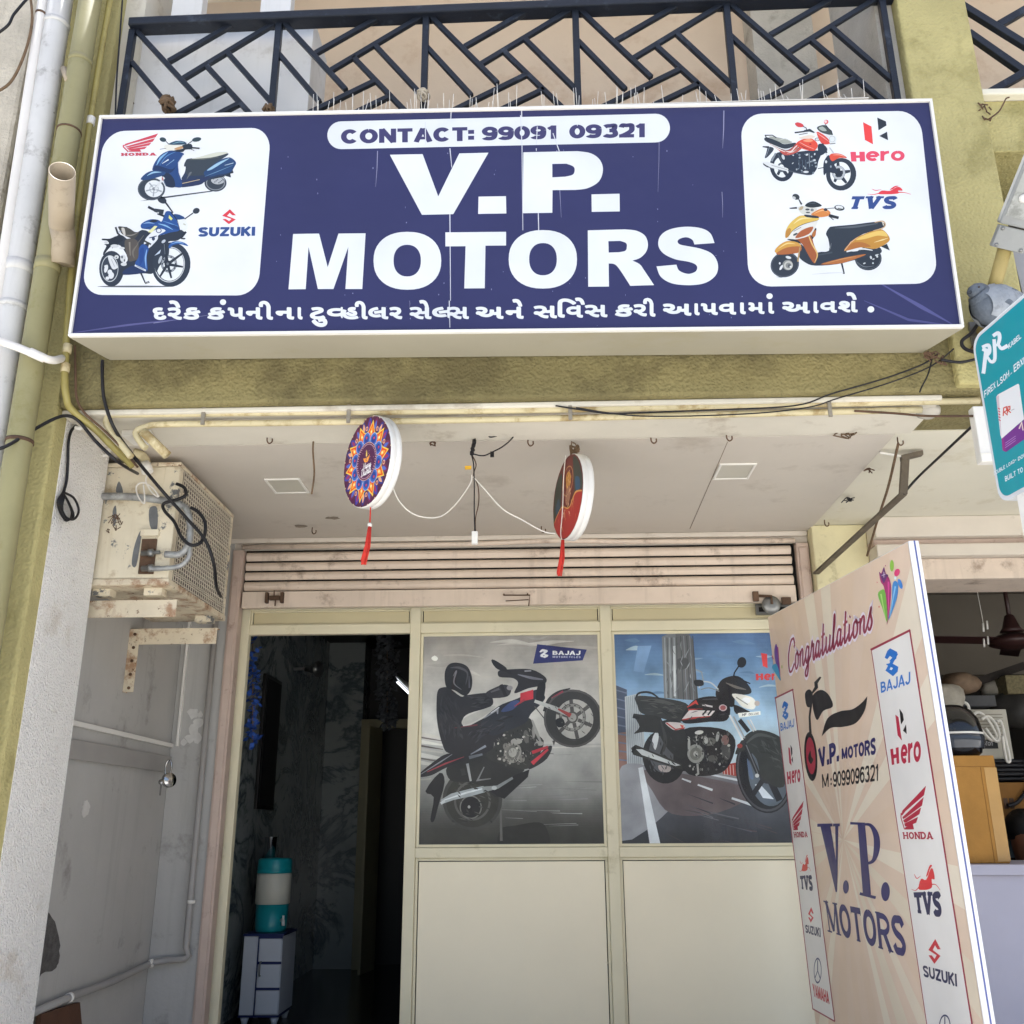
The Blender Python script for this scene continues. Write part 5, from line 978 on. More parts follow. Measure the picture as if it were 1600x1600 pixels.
def heromark(p, T, red, blk):
    p.poly([T(*c) for c in ((283, 112), (415, 180), (440, 460), (312, 390))], red); p.poly([T(*c) for c in ((505, 40), (640, 100), (650, 165), (525, 240))], blk); p.poly([T(*c) for c in ((535, 328), (658, 262), (675, 395))], blk)
ID = lambda x, y: (x, y)
heromark(e_, ID, 'f04a48', '2f3640'); e_.text('H', ((90, 577), (305, 573), (312, 726), (104, 728)), 'e8506a', 'sans', .32, .1); e_.text('ero', ((335, 512), (925, 505), (925, 715), (335, 720)), 'e8506a', 'sans', .21, .1); e_.build('emblem', p2)
e_ = Print(SP, (0, -1, 0), m_vinyl, .76, h2); e_.tf = (1320, 180, 10)
e_.text('TVS', ((85, 1270), (800, 1270), (780, 1468), (50, 1470)), '35508f', 'slab', .27, .16, None, .12)
def horse(p, T, col, k=1.):
    p.sm([T(*c) for c in ((520, 1232), (580, 1180), (700, 1186), (800, 1130), (862, 1130), (902, 1182), (830, 1182), (842, 1222), (760, 1236), (620, 1240))], col, 3)
    p.sm([T(*c) for c in ((700, 1168), (735, 1138), (790, 1108), (842, 1110), (790, 1128), (745, 1160))], col, 3)
    p.line([T(*c) for c in ((420, 1155), (480, 1178), (570, 1165))], [5 * k, 12 * k, 4 * k], col, True); p.line([T(*c) for c in ((540, 1222), (450, 1242), (350, 1235))], [16 * k, 10 * k, 4 * k], col, True); p.line([T(*c) for c in ((820, 1210), (930, 1212), (1030, 1240))], [18 * k, 10 * k, 6 * k], col, True)
horse(e_, ID, 'e8444e'); e_.build('emblem', p2)
# ------------------------------------------------------------------ the standing congratulations board
BO = Vector((1.25, 4, ZC)); BU = Vector((-.045, -.069, .997)).normalized(); BD = Vector((-.032, .999, .005)); BD = (BD - BU * BD.dot(BU)).normalized(); BN = BU.cross(BD).normalized()
if BN.x > 0: BN = -BN
BP = lambda x, y: PL(x, y, BO, BN)
NE = BP(1419, 845); FE = BP(1204, 1003); LB = (FE - NE).dot(BD); HT = (NE.z - .46) / BU.z
def bq(u, v): return NE + BD * u - BU * v       # u into the depth, v down from the top
bo = thing('display_board', (NE + BD * LB / 2 - BU * HT), 'tall beige printed congratulations board standing side-on in front of the pillar', 'display board')
m_edge_w = mat('white_board_edge', 'e6e6e8', .5, .03, 3); m_blue_l = mat('blue_edge_line', '55609a', .5)
m_bprint = mat_print('board_print', .4, wave=.35, wscale=2.2)
T_ = .036
b = MB(m_edge_w); q = [bq(0, 0), bq(LB, 0), bq(LB, HT), bq(0, HT)]; b.hexa([p - BN * .001 for p in q] + [p - BN * T_ for p in q]); b.build('board', bo, bevel=.004)
b = MB(m_blue_l); n0 = bq(-.0012, .03); b.hexa([bq(-.0006, 0) - BN * .018, bq(-.0006, HT) - BN * .018, bq(-.0006, HT) - BN * .0225, bq(-.0006, 0) - BN * .0225] + [bq(-.002, 0) - BN * .018, bq(-.002, HT) - BN * .018, bq(-.002, HT) - BN * .0225, bq(-.002, 0) - BN * .0225]); b.build('edge_line', bo)
p = Print(BP, BN, m_bprint, 1.08, .0005)
p.raw([bq(.004, .004), bq(LB - .004, .004), bq(LB - .004, HT - .004), bq(.004, HT - .004)], 'dcc6b2')
def clip(poly, x0, x1, y0, y1):
    for ax, lim, sgn in ((0, x0, 1), (0, x1, -1), (1, y0, 1), (1, y1, -1)):
        out = []
        for i in range(len(poly)):
            a, c = poly[i - 1], poly[i]; ia, ic = (a[ax] - lim) * sgn >= 0, (c[ax] - lim) * sgn >= 0
            if ia != ic:
                t = (lim - a[ax]) / (c[ax] - a[ax]); out.append(tuple(a[k] + (c[k] - a[k]) * t for k in (0, 1)))
            if ic: out.append(c)
        poly = out
        if not poly: return []
    return poly
cw = BP(1318, 1312) - NE; cu, cv = cw.dot(BD), -cw.dot(BU)
rr = random.Random(2); a = 0
while a < 360:
    w_ = rr.uniform(5, 9)
    pg_ = clip([(cu, cv), (cu + 4 * math.cos(math.radians(a)), cv + 4 * math.sin(math.radians(a))), (cu + 4 * math.cos(math.radians(a + w_)), cv + 4 * math.sin(math.radians(a + w_)))], .006, LB - .006, .006, HT - .006)
    if len(pg_) > 2: p.raw([bq(*c) for c in pg_], rr.choice(['e0d3bf', 'dccfba', 'dbc4ae', 'e3d8c5']))
    a += w_ + rr.uniform(4, 8)
p.build('backdrop_print', bo)
hB = p.h + .0001
def lay(): return Print(BP, BN, m_bprint, 1.08, hB)
p = lay()
WC = 'e3e1de'; RD = '9a2440'
p.poly([(1362, 1015), (1422, 985), (1540, 1730), (1468, 1730)], WC); p.line([(1361, 1015.5), (1423, 984.5)], 3.4, RD); p.line([(1422, 985), (1540, 1730)], 2.2, RD); p.line([(1362, 1015), (1468, 1730)], 1.2, RD)
p.build('logo_column', bo); h0_ = hB; p = lay()
p.poly([(1212, 1090.5), (1239, 1077.5), (1304.7, 1595), (1270.5, 1576.6)], WC); p.line([(1211, 1091), (1240, 1077)], 2.4, RD); p.line([(1239, 1077.5), (1304.7, 1595)], 1.3, RD); p.line([(1212, 1090), (1270.5, 1577)], 1.2, RD); p.line([(1270, 1576), (1305, 1596)], 2, RD)
p.build('logo_column', bo); hB = p.h + .0001
SCR = {'C': (1., [[(.95, .8), (.75, 1), (.4, .92), (.12, .5), (.25, .08), (.55, 0), (.95, .2)], [(.95, .8), (.85, .7)]]), 'o': (.62, [[(.55, .5), (.2, .42), (.12, .15), (.35, 0), (.68, .12), (.7, .38), (.5, .5), (.7, .4), (1.05, .4)]]),
  'n': (.7, [[(.1, .5), (.1, 0)], [(.1, .3), (.38, .5), (.58, .42), (.58, .1), (.75, 0), (1.05, .2)]]), 'g': (.66, [[(.62, .45), (.32, .5), (.1, .25), (.3, .02), (.6, .2)], [(.68, .5), (.6, -.2), (.35, -.4), (.1, -.25), (1.05, .18)]]),
  'r': (.55, [[(0, .15), (.3, .56), (.38, .44), (.66, .45), (.58, .1), (.8, 0), (1.05, .18)]]), 'a': (.66, [[(.62, .45), (.32, .5), (.1, .25), (.3, .02), (.62, .2)], [(.68, .5), (.62, .1), (.78, 0), (1.05, .2)]]),
  't': (.5, [[(.45, .95), (.32, .15), (.5, 0), (1.05, .2)], [(.05, .56), (.8, .62)]]), 'u': (.72, [[(.1, .5), (.1, .12), (.3, 0), (.6, .2)], [(.66, .5), (.62, .1), (.78, 0), (1.05, .2)]]),
  'l': (.42, [[(-.05, .12), (.5, .7), (.5, 1), (.32, .92), (.24, .15), (.45, 0), (1.05, .2)]]), 'i': (.4, [[(.25, .5), (.2, .1), (.4, 0), (1.05, .2)], [(.32, .68), (.36, .74)]]), 's': (.55, [[(-.05, .12), (.5, .62), (.45, .46), (.68, .2), (.42, 0), (.1, .08)]]),
  'H': (.95, [[(.2, 1), (.1, 0)], [(.85, 1), (.75, 0), (1.0, .1)], [(.15, .5), (.8, .52)]]), 'p': (.66, [[(.2, .5), (.08, -.38)], [(.18, .4), (.45, .5), (.66, .32), (.45, .02), (.15, .1)], [(.5, .03), (1.05, .2)]]), 'y': (.66, [[(.1, .5), (.15, .15), (.35, .05), (.62, .25)], [(.68, .5), (.55, -.2), (.3, -.4), (.1, -.25), (1.05, .18)]]),
  'D': (.95, [[(.3, .95), (.2, .05)], [(.05, .85), (.5, 1), (.9, .7), (.8, .2), (.4, 0), (.1, .05)]]), 'w': (.9, [[(.05, .5), (.12, .05), (.35, .02), (.48, .45), (.5, .1), (.7, .02), (.9, .5), (1.05, .45)]]), ' ': (.3, [])}
def script(pr, txt, at, sl, wt, col, out=None):
    tot = sum(SCR[c][0] for c in txt); 
    for passno in ((0, 1) if out else (1,)):
        x = 0
        for c in txt:
            w, st = SCR[c]
            for pts in st:
                q = spline([(x + a * w + sl * b_, b_) for a, b_ in pts], 6)
                ww = []
                for i in range(len(q)):
                    d = (q[min(i + 1, len(q) - 1)][1] - q[max(i - 1, 0)][1], q[min(i + 1, len(q) - 1)][0] - q[max(i - 1, 0)][0]); l = math.hypot(*d) or 1
                    ww.append((wt * (.45 + .75 * abs(d[0]) / l) if passno else wt * 1.2 + out[1]))
                L_, R_ = stroke2(q, ww); k = len(q)
                pr.put([at(a / tot, b_) for a, b_ in L_ + R_], [(i, i + 1, k + i + 1, k + i) for i in range(k - 1)], pr.c(col if passno else out[0]))
            x += w
p = lay(); p.tf = (1180, 840, 4.2105)
TLc, TRc, BRc, BLc = p.flat([(205, 690), (770, 380), (785, 590), (215, 893)])
def atc(u, v):
    a_ = BLc + (BRc - BLc) * u; c_ = TLc + (TRc - TLc) * u; return a_ + (c_ - a_) * v
script(p, 'Congratulations', atc, .25, .14, '8c2243', ('e6dce8', .1))
p.build('congratulations_lettering', bo)
p = lay(); p.tf = (1180, 840, 4.2105)
p.sm([(818, 225), (832, 235), (850, 193), (862, 235), (885, 270), (897, 330), (890, 450), (870, 575), (866, 430), (850, 325), (828, 290)], 'a3246f', 3); p.sm([(818, 225), (835, 240), (850, 193), (860, 238), (878, 245), (865, 270), (850, 300), (836, 275)], '5a2a6e', 3); p.line([(835, 250), (860, 240)], 3, 'e8d8ee'); p.line([(850, 225), (850, 262)], 3, 'e8d8ee')
p.sm([(810, 375), (832, 345), (856, 350), (868, 440), (872, 560), (838, 460)], '6fb049', 3); p.line([(830, 370), (862, 540)], [10, 3], 'a9d67c'); p.sm([(905, 320), (920, 285), (942, 305), (935, 400), (880, 545), (900, 430)], '3a86cc', 3); p.line([(925, 320), (890, 520)], [10, 3], '8cc4ec'); p.line([(880, 290), (880, 530)], [12, 2], 'd04a98')
p.ell(902, 185, 13, 38, '8cbf4a'); p.ell(936, 230, 17, 26, 'd83a78', 20); p.ell(957, 305, 13, 34, '3a86d8', -18); p.ell(860, 185, 3, 5, 'b0307a'); p.ell(818, 455, 4, 7, 'd06060'); p.ell(925, 265, 8, 12, 'd8e8f4'); p.ell(805, 295, 3, 5, 'd06a70')
p.build('star_burst', bo)
p = lay(); p.tf = (1180, 840, 4.2105)
p.sm([(128, 735), (142, 700), (158, 790), (168, 940), (150, 880), (132, 800)], '6a3a94', 3); p.sm([(112, 850), (140, 830), (160, 880), (170, 942), (140, 900)], '3a9ac4', 3); p.line([(112, 775), (122, 800)], 6, 'c04060'); p.line([(150, 720), (166, 920)], [6, 2], 'b02a80'); p.ell(178, 850, 4, 12, 'a8b060')
p.build('star_burst', bo)
p = lay(); p.tf = (1180, 840, 4.2105); BK = '1e1a1c'
p.ell(368, 1440, 42, 162, BK, -4); p.ell(368, 1435, 30, 122, 'a92a40', -4); p.sm([(350, 1450), (365, 1400), (372, 1440), (385, 1460), (368, 1490)], BK, 3); p.line([(366, 1290), (360, 1180), (378, 1040)], [16, 12, 14], BK)
p.sm([(330, 1030), (350, 1000), (372, 1008), (382, 1050), (365, 1112), (340, 1105)], BK, 4); p.line([(372, 1030), (405, 985), (402, 955), (433, 917)], [10, 22, 22, 12], BK); p.sm([(378, 1055), (402, 1015), (445, 1003), (490, 1040), (513, 1110), (450, 1140), (412, 1200), (388, 1150)], BK, 4)
p.poly(spline([(440, 1307), (478, 1190), (560, 1143), (640, 1130), (700, 1090), (741, 1043)], 5) + spline([(741, 1043), (722, 1140), (665, 1220), (580, 1245), (500, 1252), (440, 1307)], 5)[1:-1], BK)
p.build('motorcycle_emblem', bo)
p = lay(); p.tf = (1180, 840, 4.2105)
p.text('V.P.', ((415, 1392), (552, 1332), (552, 1470), (427, 1512)), '2a2563', 'sans', .26, .12); p.build('shop_name_lettering', bo); p = lay(); p.tf = (1180, 840, 4.2105); p.text('MOTORS', ((570, 1390), (795, 1314), (795, 1425), (572, 1458)), '2a2563', 'sans', .24, .1)
p.build('shop_name_lettering', bo); p = lay()
p.tf = (1180, 1200, 3.81); p.text('M', ((398, 38), (438, 32), (440, 112), (402, 118)), '231f22', 'sans', .15); p.text(':', ((450, 42), (457, 40), (458, 106), (451, 108)), '231f22', 'sans', .2); p.text('9099096321', ((465, 24), (738, -25), (737, 75), (468, 113)), '231f22', 'sans', .17, .12)
p.build('phone_lettering', bo); p = lay(); p.tf = (1180, 1200, 3.81)
NV2 = '322d66'
p.poly([(390, 345), (450, 345), (493, 610), (489, 738), (481, 738)], NV2); p.poly([(478, 345), (497, 345), (492, 650), (488, 738)], NV2); p.poly([(372, 332), (462, 330), (462, 348), (372, 350)], NV2); p.poly([(466, 331), (506, 330), (506, 346), (466, 348)], NV2)
p.ell(542, 708, 17, 40, NV2); p.ell(778, 736, 26, 57, NV2); p.line([(634, 332), (668, 756)], [44, 48], NV2); p.line([(568, 329), (655, 332)], 14, NV2); p.line([(625, 747), (720, 772)], 17, NV2); p.line([(645, 336), (690, 342), (722, 400), (726, 480), (706, 550), (660, 572)], [12, 20, 34, 36, 22, 12], NV2, True)
p.build('initials_lettering', bo); p = lay(); p.tf = (1180, 1200, 3.81)
p.text('MOTORS', ((414, 790), (885, 888), (902, 1125), (440, 975)), NV2, 'serif', .2, .13)
p.build('shop_name_lettering', bo)
BJ = ([(855, 790), (872, 745), (890, 728), (937, 752), (932, 795), (902, 822), (885, 812), (905, 790), (890, 778), (872, 800)], [(862, 832), (900, 825), (945, 850), (940, 882), (910, 912), (868, 880), (872, 862), (900, 872), (910, 858), (880, 845)])
def mapper(src, dst):
    (a0, b0, a1, b1), (c0, d0, c1, d1) = src, dst
    return lambda x, y: (c0 + (x - a0) / (a1 - a0) * (c1 - c0), d0 + (y - b0) / (b1 - b0) * (d1 - d0))
def bajaj(p, T, col):
    p.poly([T(*c) for c in BJ[0]], col); p.poly([T(*c) for c in BJ[1]], col); p.line([T(935, 760), T(868, 880)], abs(T(20, 0)[0] - T(0, 0)[0]), col)
def logo(fn, nm='brand_logo'):
    p = lay(); fn(p); p.build(nm, bo)
def A5(p): p.tf = (1180, 840, 4.2105)
def A6(p): p.tf = (1180, 1200, 3.81)
def f(p): A5(p); bajaj(p, ID, '1b6fc6'); p.text('BAJAJ', ((828, 952), (1022, 882), (1022, 962), (832, 1022)), '1b6fc6', 'sans', .19, .1)
logo(f)
def f(p):
    A5(p); p.poly([(925, 1165), (946, 1182), (968, 1335), (940, 1300)], 'b81f42'); p.poly([(952, 1125), (975, 1160), (981, 1200), (962, 1230)], BK); p.poly([(976, 1270), (995, 1228), (1000, 1292)], BK)
    p.text('H', ((893, 1392), (945, 1379), (950, 1485), (903, 1496)), 'b81f42', 'sans', .28); p.text('ero', ((960, 1322), (1090, 1288), (1092, 1472), (964, 1488)), 'b81f42', 'sans', .2, .1)
logo(f)
def f(p): A6(p); wing(p, 'b01f3c', mapper((95, 70, 540, 301), (868, 105, 1020, 366))); p.text('HONDA', ((882, 382), (1056, 379), (1061, 424), (887, 422)), 'a81f3a', 'slab', .22, .14)
logo(f)
def f(p): A6(p); horse(p, mapper((350, 1105, 1030, 1245), (932, 575, 1104, 732)), 'd4333a', .4); p.text('TVS', ((945, 740), (1108, 736), (1112, 888), (962, 862)), '24264f', 'slab', .28, .1)
logo(f)
def f(p): A6(p); T = mapper((1111, 1047, 1181, 1122), (1034, 1018, 1107, 1166)); p.poly([T(*c) for c in SUZ], 'c8323e'); p.text('SUZUKI', ((1000, 1174), (1203, 1226), (1207, 1302), (1006, 1240)), '24264f', 'sans', .22, .1)
logo(f)
def f(p): A6(p); p.ring(1132, 1535, 34, 68, .16, '2c3160'); p.line([(1132, 1480), (1132, 1535)], 6, '2c3160'); p.line([(1112, 1575), (1132, 1535), (1152, 1575)], 6, '2c3160')
logo(f)
def f(p): A5(p); bajaj(p, mapper((855, 728, 945, 912), (178, 1075, 221, 1200)), '1b6fc6'); p.text('BAJAJ', ((168, 1222), (258, 1190), (258, 1245), (170, 1273)), '1b6fc6', 'sans', .19, .1)
logo(f)
def f(p):
    A5(p); p.poly([(220, 1380), (230, 1385), (241, 1500), (227, 1482)], 'b81f42'); p.poly([(234, 1362), (245, 1385), (247, 1420), (240, 1440)], BK); p.poly([(240, 1462), (249, 1440), (251, 1482)], BK)
    A6(p); p.text('H', ((190, 24), (212, 19), (215, 92), (195, 97)), 'b81f42', 'sans', .28); p.text('ero', ((218, -10), (269, -22), (271, 82), (221, 91)), 'b81f42', 'sans', .2, .1)
logo(f)
def f(p): A6(p); wing(p, 'b01f3c', mapper((95, 70, 540, 301), (220, 195, 290, 370))); p.text('HONDA', ((231, 381), (311, 378), (314, 412), (235, 414)), 'a81f3a', 'slab', .22, .14)
logo(f)
def f(p): A6(p); horse(p, mapper((350, 1105, 1030, 1245), (262, 516, 334, 618)), 'd4433a', .2); p.text('TVS', ((268, 642), (340, 638), (346, 732), (275, 720)), '24264f', 'slab', .28, .1)
logo(f)
def f(p): A6(p); T = mapper((1111, 1047, 1181, 1122), (317, 828, 350, 921)); p.poly([T(*c) for c in SUZ], 'c8323e'); p.text('SUZUKI', ((300, 933), (390, 953), (393, 1008), (303, 979)), '24264f', 'sans', .22, .1)
logo(f)
def f(p): A6(p); p.ring(374, 1206, 23, 77, .14, '3a3f6c'); p.line([(374, 1145), (374, 1206)], 5, '3a3f6c'); p.line([(358, 1250), (374, 1206), (390, 1255)], 5, '3a3f6c'); p.text('YAMAHA', ((342, 1282), (438, 1330), (445, 1406), (350, 1358)), 'c03440', 'sans', .24, .08)
logo(f)
# ------------------------------------------------------------------ window posters
m_poster = mat_print('poster_print', .35, wave=.2, wscale=4, grain=.17, gscale=7)
YP = YF + .029
def inside(pt, poly):
    x, y = pt; c = False
    for i in range(len(poly)):
        (x0, y0), (x1, y1) = poly[i - 1], poly[i]
        if (y0 > y) != (y1 > y) and x < (x1 - x0) * (y - y0) / (y1 - y0) + x0: c = not c
    return c
def grainy(p, poly, n, cols, ln, w, ang, seed):
    """Many small soft strokes inside an outline: the broken tones of a printed photograph."""
    r = random.Random(seed); xs_ = [q[0] for q in poly]; ys_ = [q[1] for q in poly]; k = 0; tries = 0
    while k < n and tries < n * 8:
        tries += 1; x, y = r.uniform(min(xs_), max(xs_)), r.uniform(min(ys_), max(ys_))
        if not inside((x, y), poly): continue
        a = math.radians(ang + r.uniform(-35, 35)); l = r.uniform(.5, 1.3) * ln; dx, dy = math.cos(a) * l / 2, math.sin(a) * l / 2
        if not (inside((x - dx, y - dy), poly) and inside((x + dx, y + dy), poly)): continue
        p.line([(x - dx, y - dy), (x + r.uniform(-.1, .1) * l, y + r.uniform(-.1, .1) * l), (x + dx, y + dy)], [.5, w * r.uniform(.5, 1.3), .5], r.choice(cols), True, 3); k += 1
PP = lambda x, y: Y(x, y, YP)
po = thing('poster', PP(795, 1155), 'grey poster of a helmeted rider lifting the front wheel behind the middle window', 'poster', 'motorcycle posters in the windows')
p = Print(PP, (0, -1, 0), m_poster, 1.22, 0); p.tf = (620, 920, 3.809)
TL, TR, BR, BL = (136, 262), (1212, 256), (1254, 1536), (100, 1540)
L = lambda t: tuple(TL[k] + (BL[k] - TL[k]) * t for k in (0, 1)); R = lambda t: tuple(TR[k] + (BR[k] - TR[k]) * t for k in (0, 1))
p.grad((TL, TR, R(.52), L(.52)), ['948e87', 'a49f98', 'bab6af', 'cac7c0', 'c4c1ba'])
p.grad((L(.52), R(.52), BR, BL), ['b5b3ad', 'a1a09b', '94938e', '82817c', '5a5853', '403e38', '34322d'])  # darkening at the bottom paints in a dark reflection on the glass
rr = random.Random(21)
for i in range(12):
    y = rr.uniform(285, 560); x = rr.uniform(150, 1000); ln = rr.uniform(120, 300); p.line([(x, y), (x + ln * .5, y + rr.uniform(-12, 12)), (x + ln, y + rr.uniform(-20, 20))], [2, rr.uniform(8, 24), 2], rr.choice(['aaa49d', 'b3aea6', 'a09b94', 'bbb7af', 'c5c0b8']), True)
for i in range(22):
    y = rr.uniform(960, 1420); x = rr.uniform(620, 1000); ln = rr.uniform(100, 260); p.line([(x, y), (x + ln, y + rr.uniform(-14, 14))], [1, rr.uniform(3, 8)], rr.choice(['a9a8a3', '8c8b87', '9c9b96', '7b7a76']))
for y, w, c in ((862, 26, 'c9c5bc'), (905, 22, 'dcd9d0'), (950, 18, 'bdb9b1'), (985, 30, 'd3d0c8'), (1030, 24, 'c2bfb7'), (880, 10, '6b625c'), (930, 12, '5f5853'), (1005, 10, '665f59')): p.line([(118, y), (200, y + 14), (275, y + 26)], [w, w * .8, w * .4], c)
p.line([(920, 945), (1235, 935)], [8, 14], 'c5c2ba'); p.line([(930, 975), (1235, 985)], [10, 30], 'a9a8a2')
p.sm([(700, 1410), (850, 1390), (900, 1450), (890, 1530), (620, 1535), (620, 1430)], '2b2925', 4); p.line([(615, 1150), (622, 1500)], [8, 16], '6a6862')
K1 = '2a2629'; K2 = '1f1c1e'
p.ell(450, 1255, 178, 182, '45433f'); p.ell(450, 1258, 158, 162, '37352f'); p.ring(450, 1262, 110, 118, .12, '5c5a55'); p.ell(440, 1300, 58, 62, K2); p.ring(440, 1300, 66, 70, .1, '7a7872'); p.ell(430, 1298, 8, 9, 'b0aea8')
p.line([(340, 1130), (450, 1090), (560, 1110)], [10, 24, 8], '55534f', True)
p.sm([(300, 1060), (430, 1010), (560, 960), (640, 1040), (760, 1070), (700, 1130), (600, 1240), (520, 1180), (420, 1150), (320, 1140)], '2d2b2a', 4); p.poly([(560, 1205), (700, 1110), (790, 1075), (780, 1120), (640, 1250), (600, 1235)], K2); p.sm([(170, 1205), (255, 1095), (285, 1150), (245, 1300), (222, 1382), (200, 1372), (220, 1240)], K2, 3); p.sm([(380, 1060), (470, 1030), (560, 1080), (540, 1180), (440, 1130)], '302e2c', 3)
p.line([(420, 1040), (440, 1145)], [16, 12], 'a5a6a4'); p.line([(390, 1070), (400, 1110)], 26, '3a3836'); p.line([(520, 1060), (480, 1140), (560, 1130)], [6, 10, 6], '7c7c7a')
p.line([(268, 1268), (330, 1238), (440, 1212), (520, 1192)], [26, 40, 44, 38], 'a7abab'); p.line([(280, 1258), (420, 1212), (510, 1190)], [6, 12, 6], 'd9dcdb'); p.line([(510, 1195), (600, 1180), (690, 1125)], [34, 20, 14], '8f9290'); p.line([(262, 1278), (285, 1262)], 16, 'c5c8c6'); p.ell(580, 1185, 16, 12, 'c0c2c0')
p.sm([(560, 880), (690, 815), (790, 770), (835, 860), (875, 925), (785, 1070), (640, 1045), (535, 1000)], '33312e', 4)
for x, y, rx, ry, c in ((690, 975, 52, 62, '8f8b83'), (690, 975, 38, 46, '6b6862'), (690, 975, 24, 28, 'aaa69e'), (712, 908, 34, 18, 'a39f97'), (650, 940, 18, 22, '77736c'), (770, 880, 16, 40, '5e5b56'), (815, 850, 10, 40, '8f8c86'), (850, 920, 26, 14, '9c9890'), (640, 1010, 20, 14, '55524d'), (745, 1010, 16, 22, '7a766f')): p.ell(x, y, rx, ry, c, rr.uniform(-20, 20))
for i in range(36): p.ell(rr.uniform(600, 840), rr.uniform(850, 1050), rr.uniform(3, 9), rr.uniform(3, 10), rr.choice(['9a958c', '1e1c1a', '4a4743', 'c0bbb1', '5d5a55']))
p.sm([(785, 1065), (880, 952), (925, 938), (895, 1010), (820, 1062)], K1, 3); p.line([(805, 975), (900, 940)], [20, 14], 'b23440'); p.line([(805, 1040), (900, 955)], [24, 12], 'bb3643')
p.sm([(125, 1112), (230, 1022), (300, 982), (430, 962), (560, 885), (640, 850), (560, 960), (430, 1012), (300, 1062), (200, 1112)], K1, 4); p.line([(180, 1090), (290, 1040), (400, 1000)], [4, 10, 3], 'a04048'); p.line([(140, 1105), (260, 1030), (330, 985)], [3, 8, 3], '8c8c90'); p.line([(430, 1005), (510, 985)], [20, 12], '6b6e74'); p.line([(440, 985), (530, 935)], [6, 14], '8a8d94'); p.line([(130, 1138), (205, 1130)], 8, 'a8a49a')
p.sm([(245, 605), (268, 588), (310, 590), (380, 640), (420, 632), (545, 620), (570, 650), (560, 700), (430, 742), (392, 780), (412, 822), (560, 752), (700, 735), (725, 800), (560, 885), (430, 965), (310, 978), (270, 922), (240, 790), (237, 660)], K1, 4)
p.line([(270, 640), (258, 760), (290, 900)], [4, 14, 4], '383437', True); p.line([(420, 640), (500, 660), (560, 660)], [5, 16, 5], '3a3639', True); p.sm([(400, 770), (560, 700), (580, 712), (480, 780), (398, 812)], 'b5b2ab', 3)
p.sm([(285, 505), (308, 452), (360, 440), (420, 463), (448, 530), (442, 600), (405, 637), (345, 605), (295, 585)], K2, 5); p.line([(320, 470), (370, 470), (420, 500), (410, 570)], [4, 14, 10, 4], '4b474b', True); p.line([(335, 520), (355, 490), (340, 560), (385, 600)], [3, 8, 8, 3], '777377', True); p.line([(430, 520), (432, 590)], [4, 10], '55515a')
p.sm([(500, 800), (600, 702), (720, 652), (830, 600), (882, 640), (862, 682), (800, 742), (762, 800), (640, 852), (560, 872)], '2a2a31', 4); p.sm([(620, 730), (680, 672), (730, 668), (690, 720)], '3d4a74', 3); p.line([(520, 770), (600, 715), (600, 745)], [6, 14, 6], '8c8c92'); p.line([(560, 740), (610, 705)], 6, 'd0d0d4')
p.poly([(735, 622), (812, 600), (812, 655), (735, 672)], 'b5303c'); p.line([(700, 700), (760, 660)], [4, 14], '99303a'); p.line([(330, 830), (480, 810)], [3, 10], '6a2c34')
p.sm([(605, 490), (660, 480), (800, 480), (888, 530), (872, 572), (785, 592), (700, 622), (722, 562), (690, 532), (612, 525)], K1, 4); p.line([(720, 510), (800, 530), (870, 540)], [4, 16, 6], '74727a', True); p.line([(760, 490), (800, 488)], 8, '8d8b90'); p.sm([(563, 430), (580, 423), (652, 470), (640, 492), (590, 472)], K2, 3); p.line([(640, 480), (680, 500)], 16, K2); p.sm([(840, 570), (885, 560), (870, 660), (830, 670)], K2, 3)
p.sm([(530, 620), (580, 590), (640, 570), (680, 590), (660, 640), (560, 650)], '343034', 4); p.line([(560, 615), (610, 595)], [8, 14], '5b575b'); p.line([(620, 570), (650, 640)], 20, K2); p.ell(672, 590, 18, 14, '8d898a')
p.ell(1048, 772, 174, 173, '3a3735'); p.ring(1048, 772, 172, 171, .06, '55514e'); p.ell(1058, 776, 112, 118, 'b3b0a9')
for a_ in (20, 80, 140, 200, 260, 320): p.line([(1050 + 30 * math.cos(math.radians(a_)), 770 + 30 * math.sin(math.radians(a_))), (1056 + 112 * math.cos(math.radians(a_)), 775 + 118 * math.sin(math.radians(a_)))], 22, '4f4c49')
p.ring(1045, 765, 80, 84, .24, '8a8781'); p.ring(1045, 765, 80, 84, .05, '4b4845'); p.ell(1045, 765, 34, 36, 'a39f98'); p.ring(1045, 765, 34, 36, .3, '55524e'); p.sm([(945, 780), (985, 770), (1000, 810), (960, 825)], K2, 3)
for i in range(14): p.ell(1045 + 68 * math.cos(i * .449), 765 + 72 * math.sin(i * .449), 5, 5, '4a4744')
p.line([(878, 730), (905, 660), (960, 615), (1032, 594)], [20, 18, 14, 8], '302d2d', True); p.line([(920, 650), (990, 610)], [4, 12], '8c3a48'); p.line([(820, 668), (940, 712), (1030, 752)], [18, 28, 22], 'b2b2ae'); p.line([(960, 715), (1035, 755)], [10, 26], 'a3403e'); p.line([(820, 700), (880, 775)], 6, '55524f'); p.poly([(925, 905), (945, 900), (935, 936)], '4a4744')
p.line([(805, 780), (830, 850), (860, 920)], [10, 20, 10], '9b9993')
grainy(p, [(250, 610), (380, 650), (400, 780), (400, 930), (300, 960), (255, 800)], 40, ['353134', '3d393c', '221f21', '302c2f'], 70, 14, 80, 41)
grainy(p, [(430, 650), (560, 640), (560, 690), (430, 730)], 14, ['3d393c', '221f21'], 60, 9, -8, 42)
grainy(p, [(420, 850), (560, 770), (710, 750), (690, 800), (430, 940)], 30, ['37333a', '211e20', '423e44'], 70, 10, -25, 43)
